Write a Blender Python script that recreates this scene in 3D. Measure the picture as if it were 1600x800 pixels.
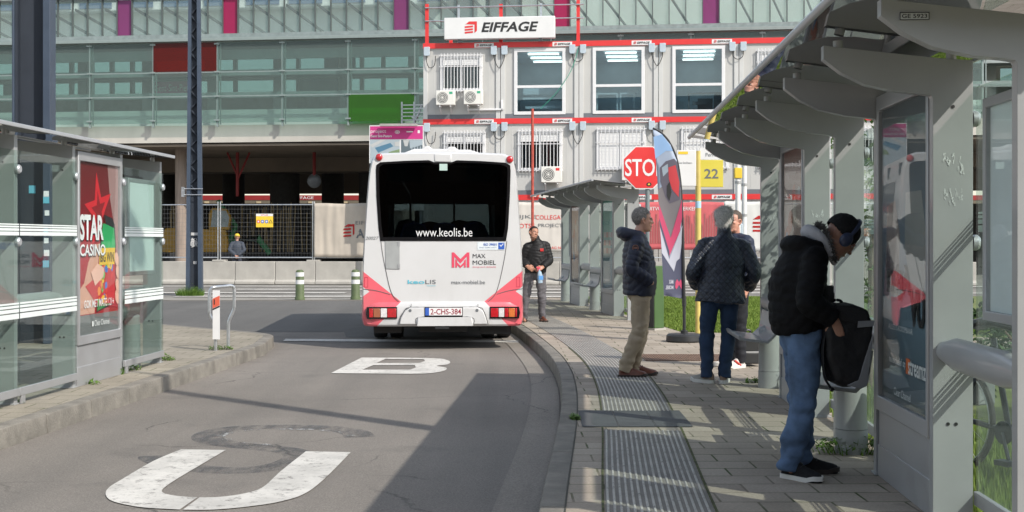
import bpy, bmesh, math, random
import numpy as np
from mathutils import Vector, Matrix, Euler, noise
from mathutils.geometry import tessellate_polygon
rnd = random.Random(7)
S = bpy.context.scene
for o in list(bpy.data.objects): bpy.data.objects.remove(o)
COL = S.collection
R = math.radians
# ------------------------------------------------------------------ camera
F, HZ, CZ = 2100.0, 376.0, 1.42          # focal length (px), horizon row, eye height over the pavement
cam = bpy.data.cameras.new('camera'); camo = bpy.data.objects.new('camera', cam); COL.objects.link(camo)
camo.location = (0, 0, CZ); camo.rotation_euler = (R(90), 0, 0)
cam.sensor_width = 36; cam.lens = 36 * F / 1600; cam.shift_y = (HZ - 400) / 1600
cam.clip_end = 800; cam.clip_start = .05
S.camera = camo
# ------------------------------------------------------------------ sky, sun, exposure
SUN_TO = Vector((.84, -.80, 1.0)).normalized()
w = bpy.data.worlds.new('World'); S.world = w; w.use_nodes = True
nt = w.node_tree; bg = nt.nodes['Background']
sk = nt.nodes.new('ShaderNodeTexSky'); sk.sky_type = 'NISHITA'; sk.sun_disc = False
sk.sun_elevation = math.asin(SUN_TO.z); sk.sun_rotation = math.atan2(SUN_TO.x, SUN_TO.y)
sk.air_density = 1.3; sk.dust_density = 1.2; sk.ozone_density = 1.0
hs = nt.nodes.new('ShaderNodeHueSaturation'); hs.inputs['Saturation'].default_value = .55; nt.links.new(sk.outputs[0], hs.inputs['Color']); nt.links.new(hs.outputs[0], bg.inputs[0]); bg.inputs[1].default_value = .15
sl = bpy.data.lights.new('sun', 'SUN'); so = bpy.data.objects.new('sun', sl); COL.objects.link(so)
sl.energy = 3.15; sl.angle = R(.5); sl.color = (1, .94, .85)
so.rotation_euler = (-SUN_TO).to_track_quat('-Z', 'Y').to_euler(); so.location = (20, -20, 30)
S.view_settings.view_transform = 'Standard'; S.view_settings.look = 'None'
S.view_settings.exposure = 0.56; S.view_settings.gamma = 1.0
S.render.engine = 'CYCLES'
S.cycles.transparent_max_bounces = 24; S.cycles.max_bounces = 10

# ------------------------------------------------------------------ geometry helpers
def P(px, py, Y): return Vector(((px - 800) * Y / F, Y, CZ - (py - HZ) * Y / F))
def G(px, py, z=0.0):
    Y = F * (CZ - z) / (py - HZ); return Vector(((px - 800) * Y / F, Y, z))
def hit(px, py, o, ang):
    """pixel ray against a vertical plane through o whose right direction is turned by ang: (s, z)"""
    ux, uy = math.cos(ang), -math.sin(ang); k = (px - 800) / F
    s = (k * o.y - o.x) / (ux - k * uy); Y = o.y + s * uy
    return s, CZ - (py - HZ) * Y / F
def frame(o, right, up):
    r = Vector(right).normalized(); u = Vector(up).normalized(); n = r.cross(u)
    m = Matrix.Identity(4)
    for i in range(3): m[i][0] = r[i]; m[i][1] = u[i]; m[i][2] = n[i]; m[i][3] = o[i]
    return m
def catmull(pts, n=8):
    pts = [Vector(p) for p in pts]; out = []
    for i in range(len(pts) - 1):
        p0 = pts[max(i - 1, 0)]; p1 = pts[i]; p2 = pts[i + 1]; p3 = pts[min(i + 2, len(pts) - 1)]
        for k in range(n):
            t = k / n
            out.append(.5 * ((2 * p1) + (p2 - p0) * t + (2 * p0 - 5 * p1 + 4 * p2 - p3) * t * t + (3 * p1 - p0 - 3 * p2 + p3) * t ** 3))
    out.append(pts[-1]); return out

class MB:
    def __init__(s): s.v = []; s.f = []; s.m = []
    def add(s, vs, fs, m=0):
        b = len(s.v); s.v += [tuple(v) for v in vs]
        for f in fs: s.f.append(tuple(b + i for i in f)); s.m.append(m)
        return s
    def box(s, x0, x1, y0, y1, z0, z1, m=0, mat=None):
        vs = [Vector((x, y, z)) for z in (z0, z1) for y in (y0, y1) for x in (x0, x1)]
        if mat is not None: vs = [mat @ v for v in vs]
        return s.add(vs, [(0, 2, 3, 1), (4, 5, 7, 6), (0, 1, 5, 4), (2, 6, 7, 3), (0, 4, 6, 2), (1, 3, 7, 5)], m)
    def loft(s, rings, m=0, cap=True, closed=True):
        n = len(rings[0]); vs = [p for r in rings for p in r]; fs = []
        for i in range(len(rings) - 1):
            for j in range(n if closed else n - 1):
                k = (j + 1) % n; fs.append((i * n + j, i * n + k, (i + 1) * n + k, (i + 1) * n + j))
        if cap: fs.append(tuple(range(n - 1, -1, -1))); fs.append(tuple(range((len(rings) - 1) * n, len(rings) * n)))
        return s.add(vs, fs, m)
    def tube(s, pts, rad, n=12, m=0, hint=(1, 0, 0), cap=True, round_=False):
        pts = [Vector(p) for p in pts]; N = len(pts)
        if not isinstance(rad, (list, tuple)): rad = [rad] * N
        rad = [r if isinstance(r, (list, tuple)) else (r, r) for r in rad]
        tan = []
        for i in range(N):
            t = (pts[min(i + 1, N - 1)] - pts[max(i - 1, 0)]); tan.append(t.normalized())
        if round_:
            a, b = pts[0], pts[-1]; ta, tb = tan[0], tan[-1]
            P_, R_, T_ = [], [], []
            for q in (1.3, .9, .45):
                c, sn = math.cos(q), math.sin(q); rr = min(rad[0])
                P_.append(a - ta * rr * sn); R_.append((rad[0][0] * c, rad[0][1] * c)); T_.append(ta)
            P_ += pts; R_ += rad; T_ += tan
            for q in (.45, .9, 1.3):
                c, sn = math.cos(q), math.sin(q); rr = min(rad[-1])
                P_.append(b + tb * rr * sn); R_.append((rad[-1][0] * c, rad[-1][1] * c)); T_.append(tb)
            pts, rad, tan = P_, R_, T_
        h = Vector(hint); rings = []
        for p, r, t in zip(pts, rad, tan):
            a = h - t * h.dot(t)
            if a.length < 1e-3:
                h2 = Vector((0, 1, 0)) if abs(t.y) < .9 else Vector((0, 0, 1)); a = h2 - t * h2.dot(t)
            a.normalize(); b = t.cross(a)
            rings.append([p + a * (r[0] * math.cos(2 * math.pi * k / n)) + b * (r[1] * math.sin(2 * math.pi * k / n)) for k in range(n)])
        return s.loft(rings, m, cap)
    def cyl(s, p0, p1, r0, r1=None, n=16, m=0): return s.tube([p0, p1], [r0, r0 if r1 is None else r1], n, m)
    def ell(s, c, r, mat=None, nu=16, nv=10, m=0):
        c = Vector(c); r = (r, r, r) if not isinstance(r, (tuple, list)) else r
        vs, fs = [], []
        for i in range(1, nv):
            th = math.pi * i / nv
            for j in range(nu):
                ph = 2 * math.pi * j / nu
                vs.append(Vector((r[0] * math.sin(th) * math.cos(ph), r[1] * math.sin(th) * math.sin(ph), r[2] * math.cos(th))))
        for i in range(nv - 2):
            for j in range(nu):
                k = (j + 1) % nu; fs.append((i * nu + j, i * nu + k, (i + 1) * nu + k, (i + 1) * nu + j))
        vs += [Vector((0, 0, r[2])), Vector((0, 0, -r[2]))]; t = len(vs) - 2
        for j in range(nu):
            k = (j + 1) % nu; fs.append((t, k, j)); fs.append((t + 1, (nv - 2) * nu + j, (nv - 2) * nu + k))
        vs = [(mat @ (v + c)) if mat is not None else v + c for v in vs]
        return s.add(vs, fs, m)
    def prism(s, poly, fn, d0, d1, m=0, holes=(), back=True):
        """poly in 2D extruded between depths d0 and d1; fn(a, b, d) places a point"""
        loops = [list(poly)] + [list(h) for h in holes]
        tris = tessellate_polygon([[Vector((a, b, 0)) for a, b in l] for l in loops])
        flat = [p for l in loops for p in l]; n = len(flat)
        vs = [fn(a, b, d0) for a, b in flat]
        fs = [tuple(t) for t in tris]
        if d1 is not None:
            vs += [fn(a, b, d1) for a, b in flat]
            fs += [tuple(n + i for i in reversed(t)) for t in tris]
            st = 0
            for l in loops:
                k = len(l)
                for i in range(k):
                    a, b = st + i, st + (i + 1) % k; fs.append((a, b, n + b, n + a))
                st += k
        return s.add(vs, fs, m)
    def build(s, name, mats, parent=None, ang=35, bevel=0, loc=None, rot=None, recalc=True):
        me = bpy.data.meshes.new(name); me.from_pydata(s.v, [], s.f)
        if not isinstance(mats, (list, tuple)): mats = [mats]
        for m in mats: me.materials.append(m)
        if len(mats) > 1: me.polygons.foreach_set('material_index', s.m)
        if recalc:
            bm = bmesh.new(); bm.from_mesh(me); bmesh.ops.recalc_face_normals(bm, faces=bm.faces); bm.to_mesh(me); bm.free()
        if ang:
            me.polygons.foreach_set('use_smooth', [True] * len(me.polygons)); me.set_sharp_from_angle(angle=R(ang))
        o = bpy.data.objects.new(name, me); COL.objects.link(o)
        if parent is not None: o.parent = parent
        if loc is not None: o.location = loc
        if rot is not None: o.rotation_euler = (0, 0, rot)
        if bevel:
            b = o.modifiers.new('bevel', 'BEVEL'); b.width = bevel; b.segments = 2; b.limit_method = 'ANGLE'; b.angle_limit = R(40); b.harden_normals = False
        return o

def tag(o, label=None, cat=None, group=None, kind=None):
    if label: o['label'] = label
    if cat: o['category'] = cat
    if group: o['group'] = group
    if kind: o['kind'] = kind
    return o
def thing(name, label, cat, loc=(0, 0, 0), rot=0, group=None):
    o = bpy.data.objects.new(name, None); COL.objects.link(o); o.empty_display_size = .2
    o.location = loc; o.rotation_euler = (0, 0, rot); return tag(o, label, cat, group)
def dup(root, loc, rot=None, label=None):
    KID = {}
    def cp(o, par):
        c = o.copy(); COL.objects.link(c)
        if par is not None: c.parent = par
        for ch in o.children: cp(ch, c)
        return c
    r = cp(root, None); r.location = loc
    if rot is not None: r.rotation_euler = (0, 0, rot)
    if label: r['label'] = label
    return r
def text(name, body, mat, parent, o, right, up, w, h=None, shear=0, bold=0, off=.003, raw=False):
    cu = bpy.data.curves.new('t', 'FONT'); cu.body = body; cu.size = 1; cu.shear = shear; cu.offset = bold; cu.resolution_u = 3
    ob = bpy.data.objects.new('t', cu); COL.objects.link(ob)
    bpy.context.view_layer.update()
    me = bpy.data.meshes.new_from_object(ob.evaluated_get(bpy.context.evaluated_depsgraph_get()))
    bpy.data.objects.remove(ob); bpy.data.curves.remove(cu)
    n = len(me.vertices); co = np.empty(n * 3, np.float32); me.vertices.foreach_get('co', co); co = co.reshape(-1, 3)
    mn, mx = co.min(0), co.max(0); sx = w / (mx[0] - mn[0]); sy = sx if h is None else h / (mx[1] - mn[1])
    M_ = frame(o, right, up)
    for v in me.vertices: v.co = M_ @ Vector(((v.co.x - mn[0]) * sx, (v.co.y - mn[1]) * sy, off))
    me.materials.clear(); me.materials.append(mat); me.name = name
    if raw: return me
    ob = bpy.data.objects.new(name, me); COL.objects.link(ob); ob.parent = parent
    return ob

# ------------------------------------------------------------------ materials
def lin(r, g, b):
    f = lambda c: (c / 255 / 12.92) if c / 255 <= .04045 else ((c / 255 + .055) / 1.055) ** 2.4
    return (f(r), f(g), f(b))
def newmat(name):
    m = bpy.data.materials.new(name); m.use_nodes = True; nt = m.node_tree
    return m, nt, nt.nodes['Principled BSDF'], nt.nodes['Material Output']
def N(nt, typ, **kw):
    n = nt.nodes.new(typ)
    for k, v in kw.items():
        if hasattr(n, k) and not k.startswith('i_'): setattr(n, k, v)
        else: n.inputs[k[2:] if k.startswith('i_') else k].default_value = v
    return n
def mixc(nt, fac, a, b, mode='MIX'):
    n = nt.nodes.new('ShaderNodeMix'); n.data_type = 'RGBA'; n.blend_type = mode
    for sock, val in ((n.inputs[0], fac), (n.inputs[6], a), (n.inputs[7], b)):
        if isinstance(val, bpy.types.NodeSocket): nt.links.new(val, sock)
        elif isinstance(val, (int, float)): sock.default_value = val
        else: sock.default_value = (*val[:3], 1)
    return n.outputs[2]
def ramp(nt, fac, lo, hi, a=(0, 0, 0), b=(1, 1, 1)):
    n = nt.nodes.new('ShaderNodeMapRange'); n.inputs[1].default_value = lo; n.inputs[2].default_value = hi
    nt.links.new(fac, n.inputs[0]); return n.outputs[0]
def noise_(nt, scale, detail=4, vec=None, rough=.55):
    n = nt.nodes.new('ShaderNodeTexNoise'); n.inputs['Scale'].default_value = scale; n.inputs['Detail'].default_value = detail; n.inputs['Roughness'].default_value = rough
    if vec is not None: nt.links.new(vec, n.inputs['Vector'])
    return n.outputs[0]
def objvec(nt, rot=0, scale=(1, 1, 1)):
    t = nt.nodes.new('ShaderNodeTexCoord'); m = nt.nodes.new('ShaderNodeMapping'); m.inputs['Rotation'].default_value = (0, 0, rot); m.inputs['Scale'].default_value = scale
    nt.links.new(t.outputs['Object'], m.inputs[0]); return m.outputs[0]
def bump(nt, bs, h, strength=.3, dist=.01):
    b = nt.nodes.new('ShaderNodeBump'); b.inputs['Strength'].default_value = strength; b.inputs['Distance'].default_value = dist
    nt.links.new(h, b.inputs['Height']); nt.links.new(b.outputs[0], bs.inputs['Normal'])
def M(name, col, rough=.55, metal=0, var=.08, scale=5, bmp=0, bscale=60, spec=.5, coat=0, stretch=(1, 1, 1), grime=0):
    m, nt, bs, out = newmat(name); v = objvec(nt, 0, stretch)
    f = noise_(nt, scale, 5, v)
    f = ramp(nt, f, .3, .7)
    c = mixc(nt, f, [x * (1 - var) for x in col], [min(1, x * (1 + var)) for x in col])
    if grime:
        g = ramp(nt, noise_(nt, scale * .6, 8, v, .7), .52, .75); mm = N(nt, 'ShaderNodeMath', operation='MULTIPLY'); nt.links.new(g, mm.inputs[0]); mm.inputs[1].default_value = grime
        c = mixc(nt, mm.outputs[0], c, [x * .45 for x in col])
    nt.links.new(c, bs.inputs['Base Color'])
    rr = nt.nodes.new('ShaderNodeMapRange'); rr.inputs[3].default_value = max(.02, rough - .06); rr.inputs[4].default_value = min(1, rough + .06); nt.links.new(f, rr.inputs[0]); nt.links.new(rr.outputs[0], bs.inputs['Roughness'])
    bs.inputs['Metallic'].default_value = metal; bs.inputs['Specular IOR Level'].default_value = spec
    if coat: bs.inputs['Coat Weight'].default_value = coat; bs.inputs['Coat Roughness'].default_value = .06
    if bmp: bump(nt, bs, noise_(nt, bscale, 4, v), bmp, .01)
    return m
def Mglass(name, tint=(.9, .95, .93), refl=1.0, ior=1.5, rough=.0, dirt=0, dvar=1, dirtcol=(.5, .52, .5), gcol=(1, 1, 1)):
    m, nt, bs, out = newmat(name); nt.nodes.remove(bs)
    tr = nt.nodes.new('ShaderNodeBsdfTransparent'); tr.inputs[0].default_value = (*tint, 1)
    gl = nt.nodes.new('ShaderNodeBsdfGlossy'); gl.inputs['Roughness'].default_value = rough; gl.inputs[0].default_value = (*gcol, 1)
    lw = nt.nodes.new('ShaderNodeLayerWeight'); lw.inputs[0].default_value = .5
    pw = N(nt, 'ShaderNodeMath', operation='POWER'); pw.inputs[1].default_value = 5; nt.links.new(lw.outputs['Facing'], pw.inputs[0])
    f0 = ((ior - 1) / (ior + 1)) ** 2
    mu = N(nt, 'ShaderNodeMath', operation='MULTIPLY_ADD', use_clamp=True); mu.inputs[1].default_value = (1 - f0) * refl; mu.inputs[2].default_value = f0 * refl; nt.links.new(pw.outputs[0], mu.inputs[0])
    a = tr.outputs[0]
    if dirt:
        di = nt.nodes.new('ShaderNodeBsdfDiffuse'); di.inputs[0].default_value = (*dirtcol, 1)
        f = ramp(nt, noise_(nt, 3, 6, objvec(nt, 0, (1, 1, .35))), .35, .8); m2 = N(nt, 'ShaderNodeMath', operation='MULTIPLY'); m2.inputs[1].default_value = dirt * dvar; nt.links.new(f, m2.inputs[0])
        a2 = N(nt, 'ShaderNodeMath', operation='ADD'); a2.inputs[1].default_value = dirt * (1 - .5 * dvar); nt.links.new(m2.outputs[0], a2.inputs[0])
        mx = nt.nodes.new('ShaderNodeMixShader'); nt.links.new(a2.outputs[0], mx.inputs[0]); nt.links.new(a, mx.inputs[1]); nt.links.new(di.outputs[0], mx.inputs[2]); a = mx.outputs[0]
    mx = nt.nodes.new('ShaderNodeMixShader'); nt.links.new(mu.outputs[0], mx.inputs[0]); nt.links.new(a, mx.inputs[1]); nt.links.new(gl.outputs[0], mx.inputs[2])
    nt.links.new(mx.outputs[0], out.inputs[0]); return m
def Memit(name, col, s):
    m, nt, bs, out = newmat(name); bs.inputs['Emission Color'].default_value = (*col, 1); bs.inputs['Emission Strength'].default_value = s; bs.inputs['Base Color'].default_value = (*col, 1); return m

def m_asphalt(name, base, warm=1.0, patch=.18):
    m, nt, bs, out = newmat(name); v = objvec(nt)
    a = ramp(nt, noise_(nt, .35, 6, v, .6), .3, .7); b = ramp(nt, noise_(nt, 90, 3, v), .25, .75)
    sv = objvec(nt, R(3), (1.1, .06, 1)); stk = ramp(nt, noise_(nt, 1.0, 4, sv, .6), .3, .7); stn = ramp(nt, noise_(nt, 1.3, 3, v, .5), .62, .72)
    vo = N(nt, 'ShaderNodeTexVoronoi', i_Scale=46.0); nt.links.new(v, vo.inputs['Vector'])
    sp = ramp(nt, vo.outputs['Distance'], .16, .08)
    c = mixc(nt, a, [x * (1 - patch) for x in base], [x * (1 + patch) for x in base])
    c = mixc(nt, 1.0, c, mixc(nt, stk, (.80, .80, .80), (1.16, 1.14, 1.12)), 'MULTIPLY'); qs = N(nt, 'ShaderNodeMath', operation='MULTIPLY'); qs.inputs[1].default_value = .26; nt.links.new(stn, qs.inputs[0]); c = mixc(nt, qs.outputs[0], c, (.04, .04, .04))
    nv = nt.nodes.new('ShaderNodeTexNoise'); nv.inputs['Scale'].default_value = 1.4; nv.inputs['Detail'].default_value = 5; nt.links.new(v, nv.inputs['Vector']); ad = nt.nodes.new('ShaderNodeVectorMath'); ad.operation = 'MULTIPLY_ADD'; ad.inputs[1].default_value = (.7, .7, 0); nt.links.new(nv.outputs['Color'], ad.inputs[0]); nt.links.new(v, ad.inputs[2])
    ve = N(nt, 'ShaderNodeTexVoronoi', i_Scale=.42); ve.feature = 'DISTANCE_TO_EDGE'; nt.links.new(ad.outputs[0], ve.inputs['Vector']); cr = ramp(nt, ve.outputs['Distance'], .0045, .0015); cm = ramp(nt, noise_(nt, .5, 2, v), .46, .54); qc = N(nt, 'ShaderNodeMath', operation='MULTIPLY'); nt.links.new(cr, qc.inputs[0]); nt.links.new(cm, qc.inputs[1]); q3 = N(nt, 'ShaderNodeMath', operation='MULTIPLY'); q3.inputs[1].default_value = .75; nt.links.new(qc.outputs[0], q3.inputs[0])
    c = mixc(nt, q3.outputs[0], c, (.035, .033, .03))
    c = mixc(nt, b, mixc(nt, .42, c, (0, 0, 0)), mixc(nt, .16, c, (.5, .48, .44)))
    q = N(nt, 'ShaderNodeMath', operation='MULTIPLY'); q.inputs[1].default_value = .75; nt.links.new(sp, q.inputs[0])
    wn = ramp(nt, noise_(nt, 23, 2, v), .48, .56); q2 = N(nt, 'ShaderNodeMath', operation='MULTIPLY'); nt.links.new(q.outputs[0], q2.inputs[0]); nt.links.new(wn, q2.inputs[1])
    c = mixc(nt, q2.outputs[0], c, (.36, .34, .31))
    nt.links.new(c, bs.inputs['Base Color']); bs.inputs['Roughness'].default_value = .82; bs.inputs['Specular IOR Level'].default_value = .3
    bump(nt, bs, noise_(nt, 140, 3, v), .5, .006); return m
def m_paver(name, c1, c2, mortar, bw=.40, rh=.27, rot=0.0, ms=.008):
    m, nt, bs, out = newmat(name); v = objvec(nt, rot)
    br = nt.nodes.new('ShaderNodeTexBrick'); nt.links.new(v, br.inputs['Vector'])
    br.inputs['Scale'].default_value = 1; br.inputs['Brick Width'].default_value = bw; br.inputs['Row Height'].default_value = rh
    br.inputs['Mortar Size'].default_value = ms; br.inputs['Mortar Smooth'].default_value = .3; br.inputs['Bias'].default_value = -.1
    br.inputs['Color1'].default_value = (*c1, 1); br.inputs['Color2'].default_value = (*c2, 1); br.inputs['Mortar'].default_value = (*mortar, 1)
    nt.links.new(mixc(nt, ramp(nt, noise_(nt, 1.7, 4, v, .6), .46, .62), mortar, (.065, .085, .03)), br.inputs['Mortar'])
    a = ramp(nt, noise_(nt, .9, 6, v, .65), .3, .72); b = noise_(nt, 55, 4, v)
    c = mixc(nt, .55, br.outputs[0], mixc(nt, a, (.55, .53, .5), (1.2, 1.18, 1.15)), 'MULTIPLY')
    c = mixc(nt, .35, c, mixc(nt, ramp(nt, b, .3, .7), (.6, .6, .6), (1.35, 1.35, 1.35)), 'MULTIPLY')
    st = ramp(nt, noise_(nt, 2.6, 3, v), .66, .74); q = N(nt, 'ShaderNodeMath', operation='MULTIPLY'); q.inputs[1].default_value = .3; nt.links.new(st, q.inputs[0])
    c = mixc(nt, q.outputs[0], c, (.07, .065, .06))
    nt.links.new(c, bs.inputs['Base Color']); bs.inputs['Roughness'].default_value = .85; bs.inputs['Specular IOR Level'].default_value = .25
    hh = N(nt, 'ShaderNodeMath', operation='SUBTRACT'); nt.links.new(b, hh.inputs[0]); nt.links.new(br.outputs['Fac'], hh.inputs[1])
    bump(nt, bs, hh.outputs[0], .5, .006); return m
def m_paint(name, col, wear=.35, under=(.12, .11, .10), alpha=None):
    m, nt, bs, out = newmat(name); v = objvec(nt)
    f = ramp(nt, noise_(nt, 38, 6, v, .75), .60 - wear * .12, .70); g = ramp(nt, noise_(nt, 1.6, 4, v), .35, .7)
    q = N(nt, 'ShaderNodeMath', operation='MULTIPLY'); nt.links.new(f, q.inputs[0]); nt.links.new(g, q.inputs[1])
    ch = ramp(nt, noise_(nt, 11, 8, v, .8), .54, .62); mx_ = N(nt, 'ShaderNodeMath', operation='MAXIMUM'); nt.links.new(q.outputs[0], mx_.inputs[0]); c2 = N(nt, 'ShaderNodeMath', operation='MULTIPLY'); c2.inputs[1].default_value = .8; nt.links.new(ch, c2.inputs[0]); nt.links.new(c2.outputs[0], mx_.inputs[1]); q = mx_
    d = mixc(nt, ramp(nt, noise_(nt, 2.2, 6, v, .7), .4, .75), col, [x * .62 for x in col])
    nt.links.new(mixc(nt, q.outputs[0], d, under), bs.inputs['Base Color']); bs.inputs['Roughness'].default_value = .7
    if alpha:
        tp = nt.nodes.new('ShaderNodeBsdfTransparent'); mx = nt.nodes.new('ShaderNodeMixShader'); af = ramp(nt, noise_(nt, alpha[0], 7, objvec(nt, 0, (1, .45, 1)), .7), alpha[1], alpha[2])
        nt.links.new(af, mx.inputs[0]); nt.links.new(tp.outputs[0], mx.inputs[1]); nt.links.new(bs.outputs[0], mx.inputs[2]); nt.links.new(mx.outputs[0], out.inputs[0])
    bump(nt, bs, noise_(nt, 140, 3, v), .3, .005); return m
def m_leaf(name, a, b):
    m, nt, bs, out = newmat(name)
    oi = nt.nodes.new('ShaderNodeNewGeometry')
    c = mixc(nt, oi.outputs['Random Per Island'], a, b); nt.links.new(c, bs.inputs['Base Color']); bs.inputs['Roughness'].default_value = .6
    bs.inputs['Specular IOR Level'].default_value = .3
    tl = nt.nodes.new('ShaderNodeBsdfTranslucent'); nt.links.new(c, tl.inputs[0]); mx = nt.nodes.new('ShaderNodeMixShader'); mx.inputs[0].default_value = .25
    nt.links.new(bs.outputs[0], mx.inputs[1]); nt.links.new(tl.outputs[0], mx.inputs[2]); nt.links.new(mx.outputs[0], out.inputs[0]); return m

m_road = m_asphalt('asphalt warm worn', (.20, .181, .162))
m_dark = m_asphalt('asphalt dark', (.105, .104, .102), patch=.1)
m_street = m_asphalt('asphalt pale', (.21, .20, .185))
m_gutter = m_asphalt('concrete gutter', (.26, .235, .205))
m_pave = m_paver('concrete pavers', (.31, .27, .225), (.39, .343, .29), (.215, .185, .148), rot=R(-.5))
m_pave2 = m_paver('concrete pavers pale', (.275, .25, .205), (.315, .288, .24), (.19, .17, .13), bw=.36, rh=.30)
m_kerb = M('kerb concrete', (.185, .171, .148), .88, var=.3, scale=4, bmp=.8, bscale=45, grime=.6)
m_white = m_paint('road paint white', (.60, .58, .54))
m_old = m_paint('blacked out paint', (.105, .107, .113), .3, (.2, .19, .18), alpha=(6, .38, .78))
m_rib = m_paint('tactile rib paint', (.44, .42, .385), .35, (.15, .14, .125))
m_tact = M('tactile base', (.185, .172, .153), .85, var=.2, bmp=.4)
m_rubber = M('dark rubber tile', (.075, .077, .08), .8, var=.2, bmp=.4, bscale=40)
m_conc = M('grey concrete', (.36, .345, .315), .85, var=.12, scale=2, bmp=.3, bscale=30, grime=.3)
m_conc2 = M('bridge concrete', (.50, .475, .43), .85, var=.12, scale=.5, bmp=.2, bscale=8, stretch=(1, 1, .35), grime=.3)
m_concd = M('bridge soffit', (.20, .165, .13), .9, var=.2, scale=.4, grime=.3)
m_fin = M('shelter grey paint', (.305, .314, .318), .42, var=.05, scale=3, metal=.0, coat=.2, grime=.10)
m_alu = M('brushed aluminium', (.47, .485, .51), .36, metal=.45, var=.05, scale=4)
m_case = M('poster case grey', (.36, .365, .375), .4, metal=.35, var=.05)
m_galv = M('galvanised steel', (.52, .54, .56), .32, metal=.8, var=.12, scale=14)
m_black = M('black rubber', (.018, .018, .019), .7, var=.2)
m_blackp = M('black plastic', (.022, .023, .025), .45, var=.1)
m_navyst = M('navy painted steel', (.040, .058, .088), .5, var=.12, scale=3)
m_navydk = M('navy steel painted recess shade', (.02, .027, .04), .6, var=.1)  # darker copy of the navy paint, recess shade put into the colour
m_glass = Mglass('shelter glass', (.84, .90, .875), .6, 1.5, dirt=.013)
m_glassedge = M('glass edge green', (.10, .22, .18), .2)
m_roof = Mglass('smoked roof glass', (.09, .09, .088), 1.3, 1.55, dirt=.10, dirtcol=(.10, .095, .09))
m_band = M('white frosted stripe', (.70, .74, .73), .6, var=.05)
m_wht = M('white lacquer', (.66, .66, .66), .45, var=.03)
m_red = M('red lacquer', (.62, .035, .035), .45, var=.05)
m_ink = M('black ink', (.02, .02, .022), .6)
m_inkg = M('grey ink', (.12, .13, .14), .6)
m_gold = M('yellow lacquer', (.72, .50, .04), .5, var=.05)
m_mag = M('magenta print', (.50, .035, .20), .5, var=.04)
def flat(name, col, rough=.5): return M(name, col, rough, var=.03)
# ================================================================== GROUND
AX = .0538                                   # shelter axis: dX/dY
def kx(y, off=0):                            # kerb front edge as a function of Y
    return float(np.interp(y, KY, KX)) + off
_k = catmull([(-.95, -13, 0), (-.1, 3, 0), (.143, 7.17, 0), (.336, 10.07, 0), (.434, 11.83, 0), (.487, 13.3, 0), (.508, 14.8, 0), (.475, 16.5, 0), (.345, 18.8, 0), (.13, 21.6, 0), (-.20, 25, 0), (-.75, 30, 0), (-1.05, 32.6, 0)], 10)
KX = [p.x for p in _k]; KY = [p.y for p in _k]
def offs(d):                                 # kerb line offset by d to the right, measured along its normal
    out = []
    for i, p in enumerate(_k):
        t = (_k[min(i + 1, len(_k) - 1)] - _k[max(i - 1, 0)]).normalized(); out.append(Vector((p.x + t.y * d, p.y - t.x * d, 0)))
    return out
flatz = lambda z: (lambda a, b, d: Vector((a, b, z)))
def sheet(name, poly, z, mat, kind='structure', holes=()):
    mb = MB(); mb.prism(poly, flatz(z), 0, None, holes=holes); o = mb.build(name, mat, ang=0, recalc=False)
    for p in o.data.polygons:
        if p.normal.z < 0: p.flip()
    o.data.update(); return tag(o, kind=kind)
mb = MB(); mb.add([(-400, -60, -.163), (400, -60, -.163), (400, 600, -.163), (-400, 600, -.163)], [(0, 1, 2, 3)]); tag(mb.build('ground', m_street, ang=0), kind='structure')
# bus lane
sheet('road', [(-9, -20), (2.0, -20), (2.0, 33.5), (-1.2, 36.0), (-9, 36.0)], -.158, m_road)
sheet('side_road', [(-40, 25.2), (-12, 24.6), (-5, 23.2), (-2.9, 23.2), (-2.7, 21.9), (-.2, 21.9), (2, 24), (2, 33), (-2, 35.2), (-8, 35.0), (-40, 35.6)], -.154, m_dark)
g = [(p.x, p.y) for p in offs(-.02)]; g2 = [(p.x, p.y) for p in offs(-.30)]
sheet('gutter', g[4:] + g2[4:][::-1], -.150, m_gutter)
# right platform: paving + kerb
back = [(-.6, 33.3), (.4, 33.6), (1.5, 33.4), (1.95, 28.0), (2.62, 20.9), (4.0, 20.4), (7.5, 19.6), (7.5, 15.2), (3.2, 15.0), (2.95, 14.4), (2.55, 9), (2.36, 5.4), (2.1, -2), (1.5, -13)]
f = [(p.x, p.y) for p in offs(.145)]
mb = MB(); mb.prism(f + back, lambda a, b, d: Vector((a, b, d)), 0, -.3); tag(mb.build('pavement', m_pave, ang=0), kind='structure')
def kerb(name, line0, line1, mat, ztop=.002):
    mb = MB(); rings = []; rk = random.Random(len(line0))
    for a, b in zip(line0, line1):
        n = (b - a).normalized(); r = .018
        rings.append([Vector((a.x - n.x * .012, a.y - n.y * .012, -.25)), Vector((a.x, a.y, ztop - r)), Vector((a.x + n.x * r * .3, a.y + n.y * r * .3, ztop - r * .3)), Vector((a.x + n.x * r, a.y + n.y * r, ztop)), Vector((b.x, b.y, ztop)), Vector((b.x, b.y, -.25))])
    n = len(rings); i = 0
    while i < n - 1:                            # separate kerb stones with narrow joints
        L = 0; j = i
        while j < n - 1 and L < .85: L += (rings[j + 1][3] - rings[j][3]).length; j += 1
        sg = [list(r_) for r_ in rings[i:j + 1]]; e = min(.2, .006 / max((rings[i + 1][3] - rings[i][3]).length, .01)); dz = rk.uniform(-.003, .0)
        sg[0] = [p.lerp(q_, e) for p, q_ in zip(sg[0], sg[1])]; sg[-1] = [p.lerp(q_, e) for p, q_ in zip(sg[-1], sg[-2])]
        mb.loft([[p + Vector((0, 0, dz)) for p in r_] for r_ in sg], closed=True); i = j
    return tag(mb.build(name, mat, ang=30, bevel=.004), kind='structure')
kerb('kerb', offs(0), offs(.139), m_kerb)
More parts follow.
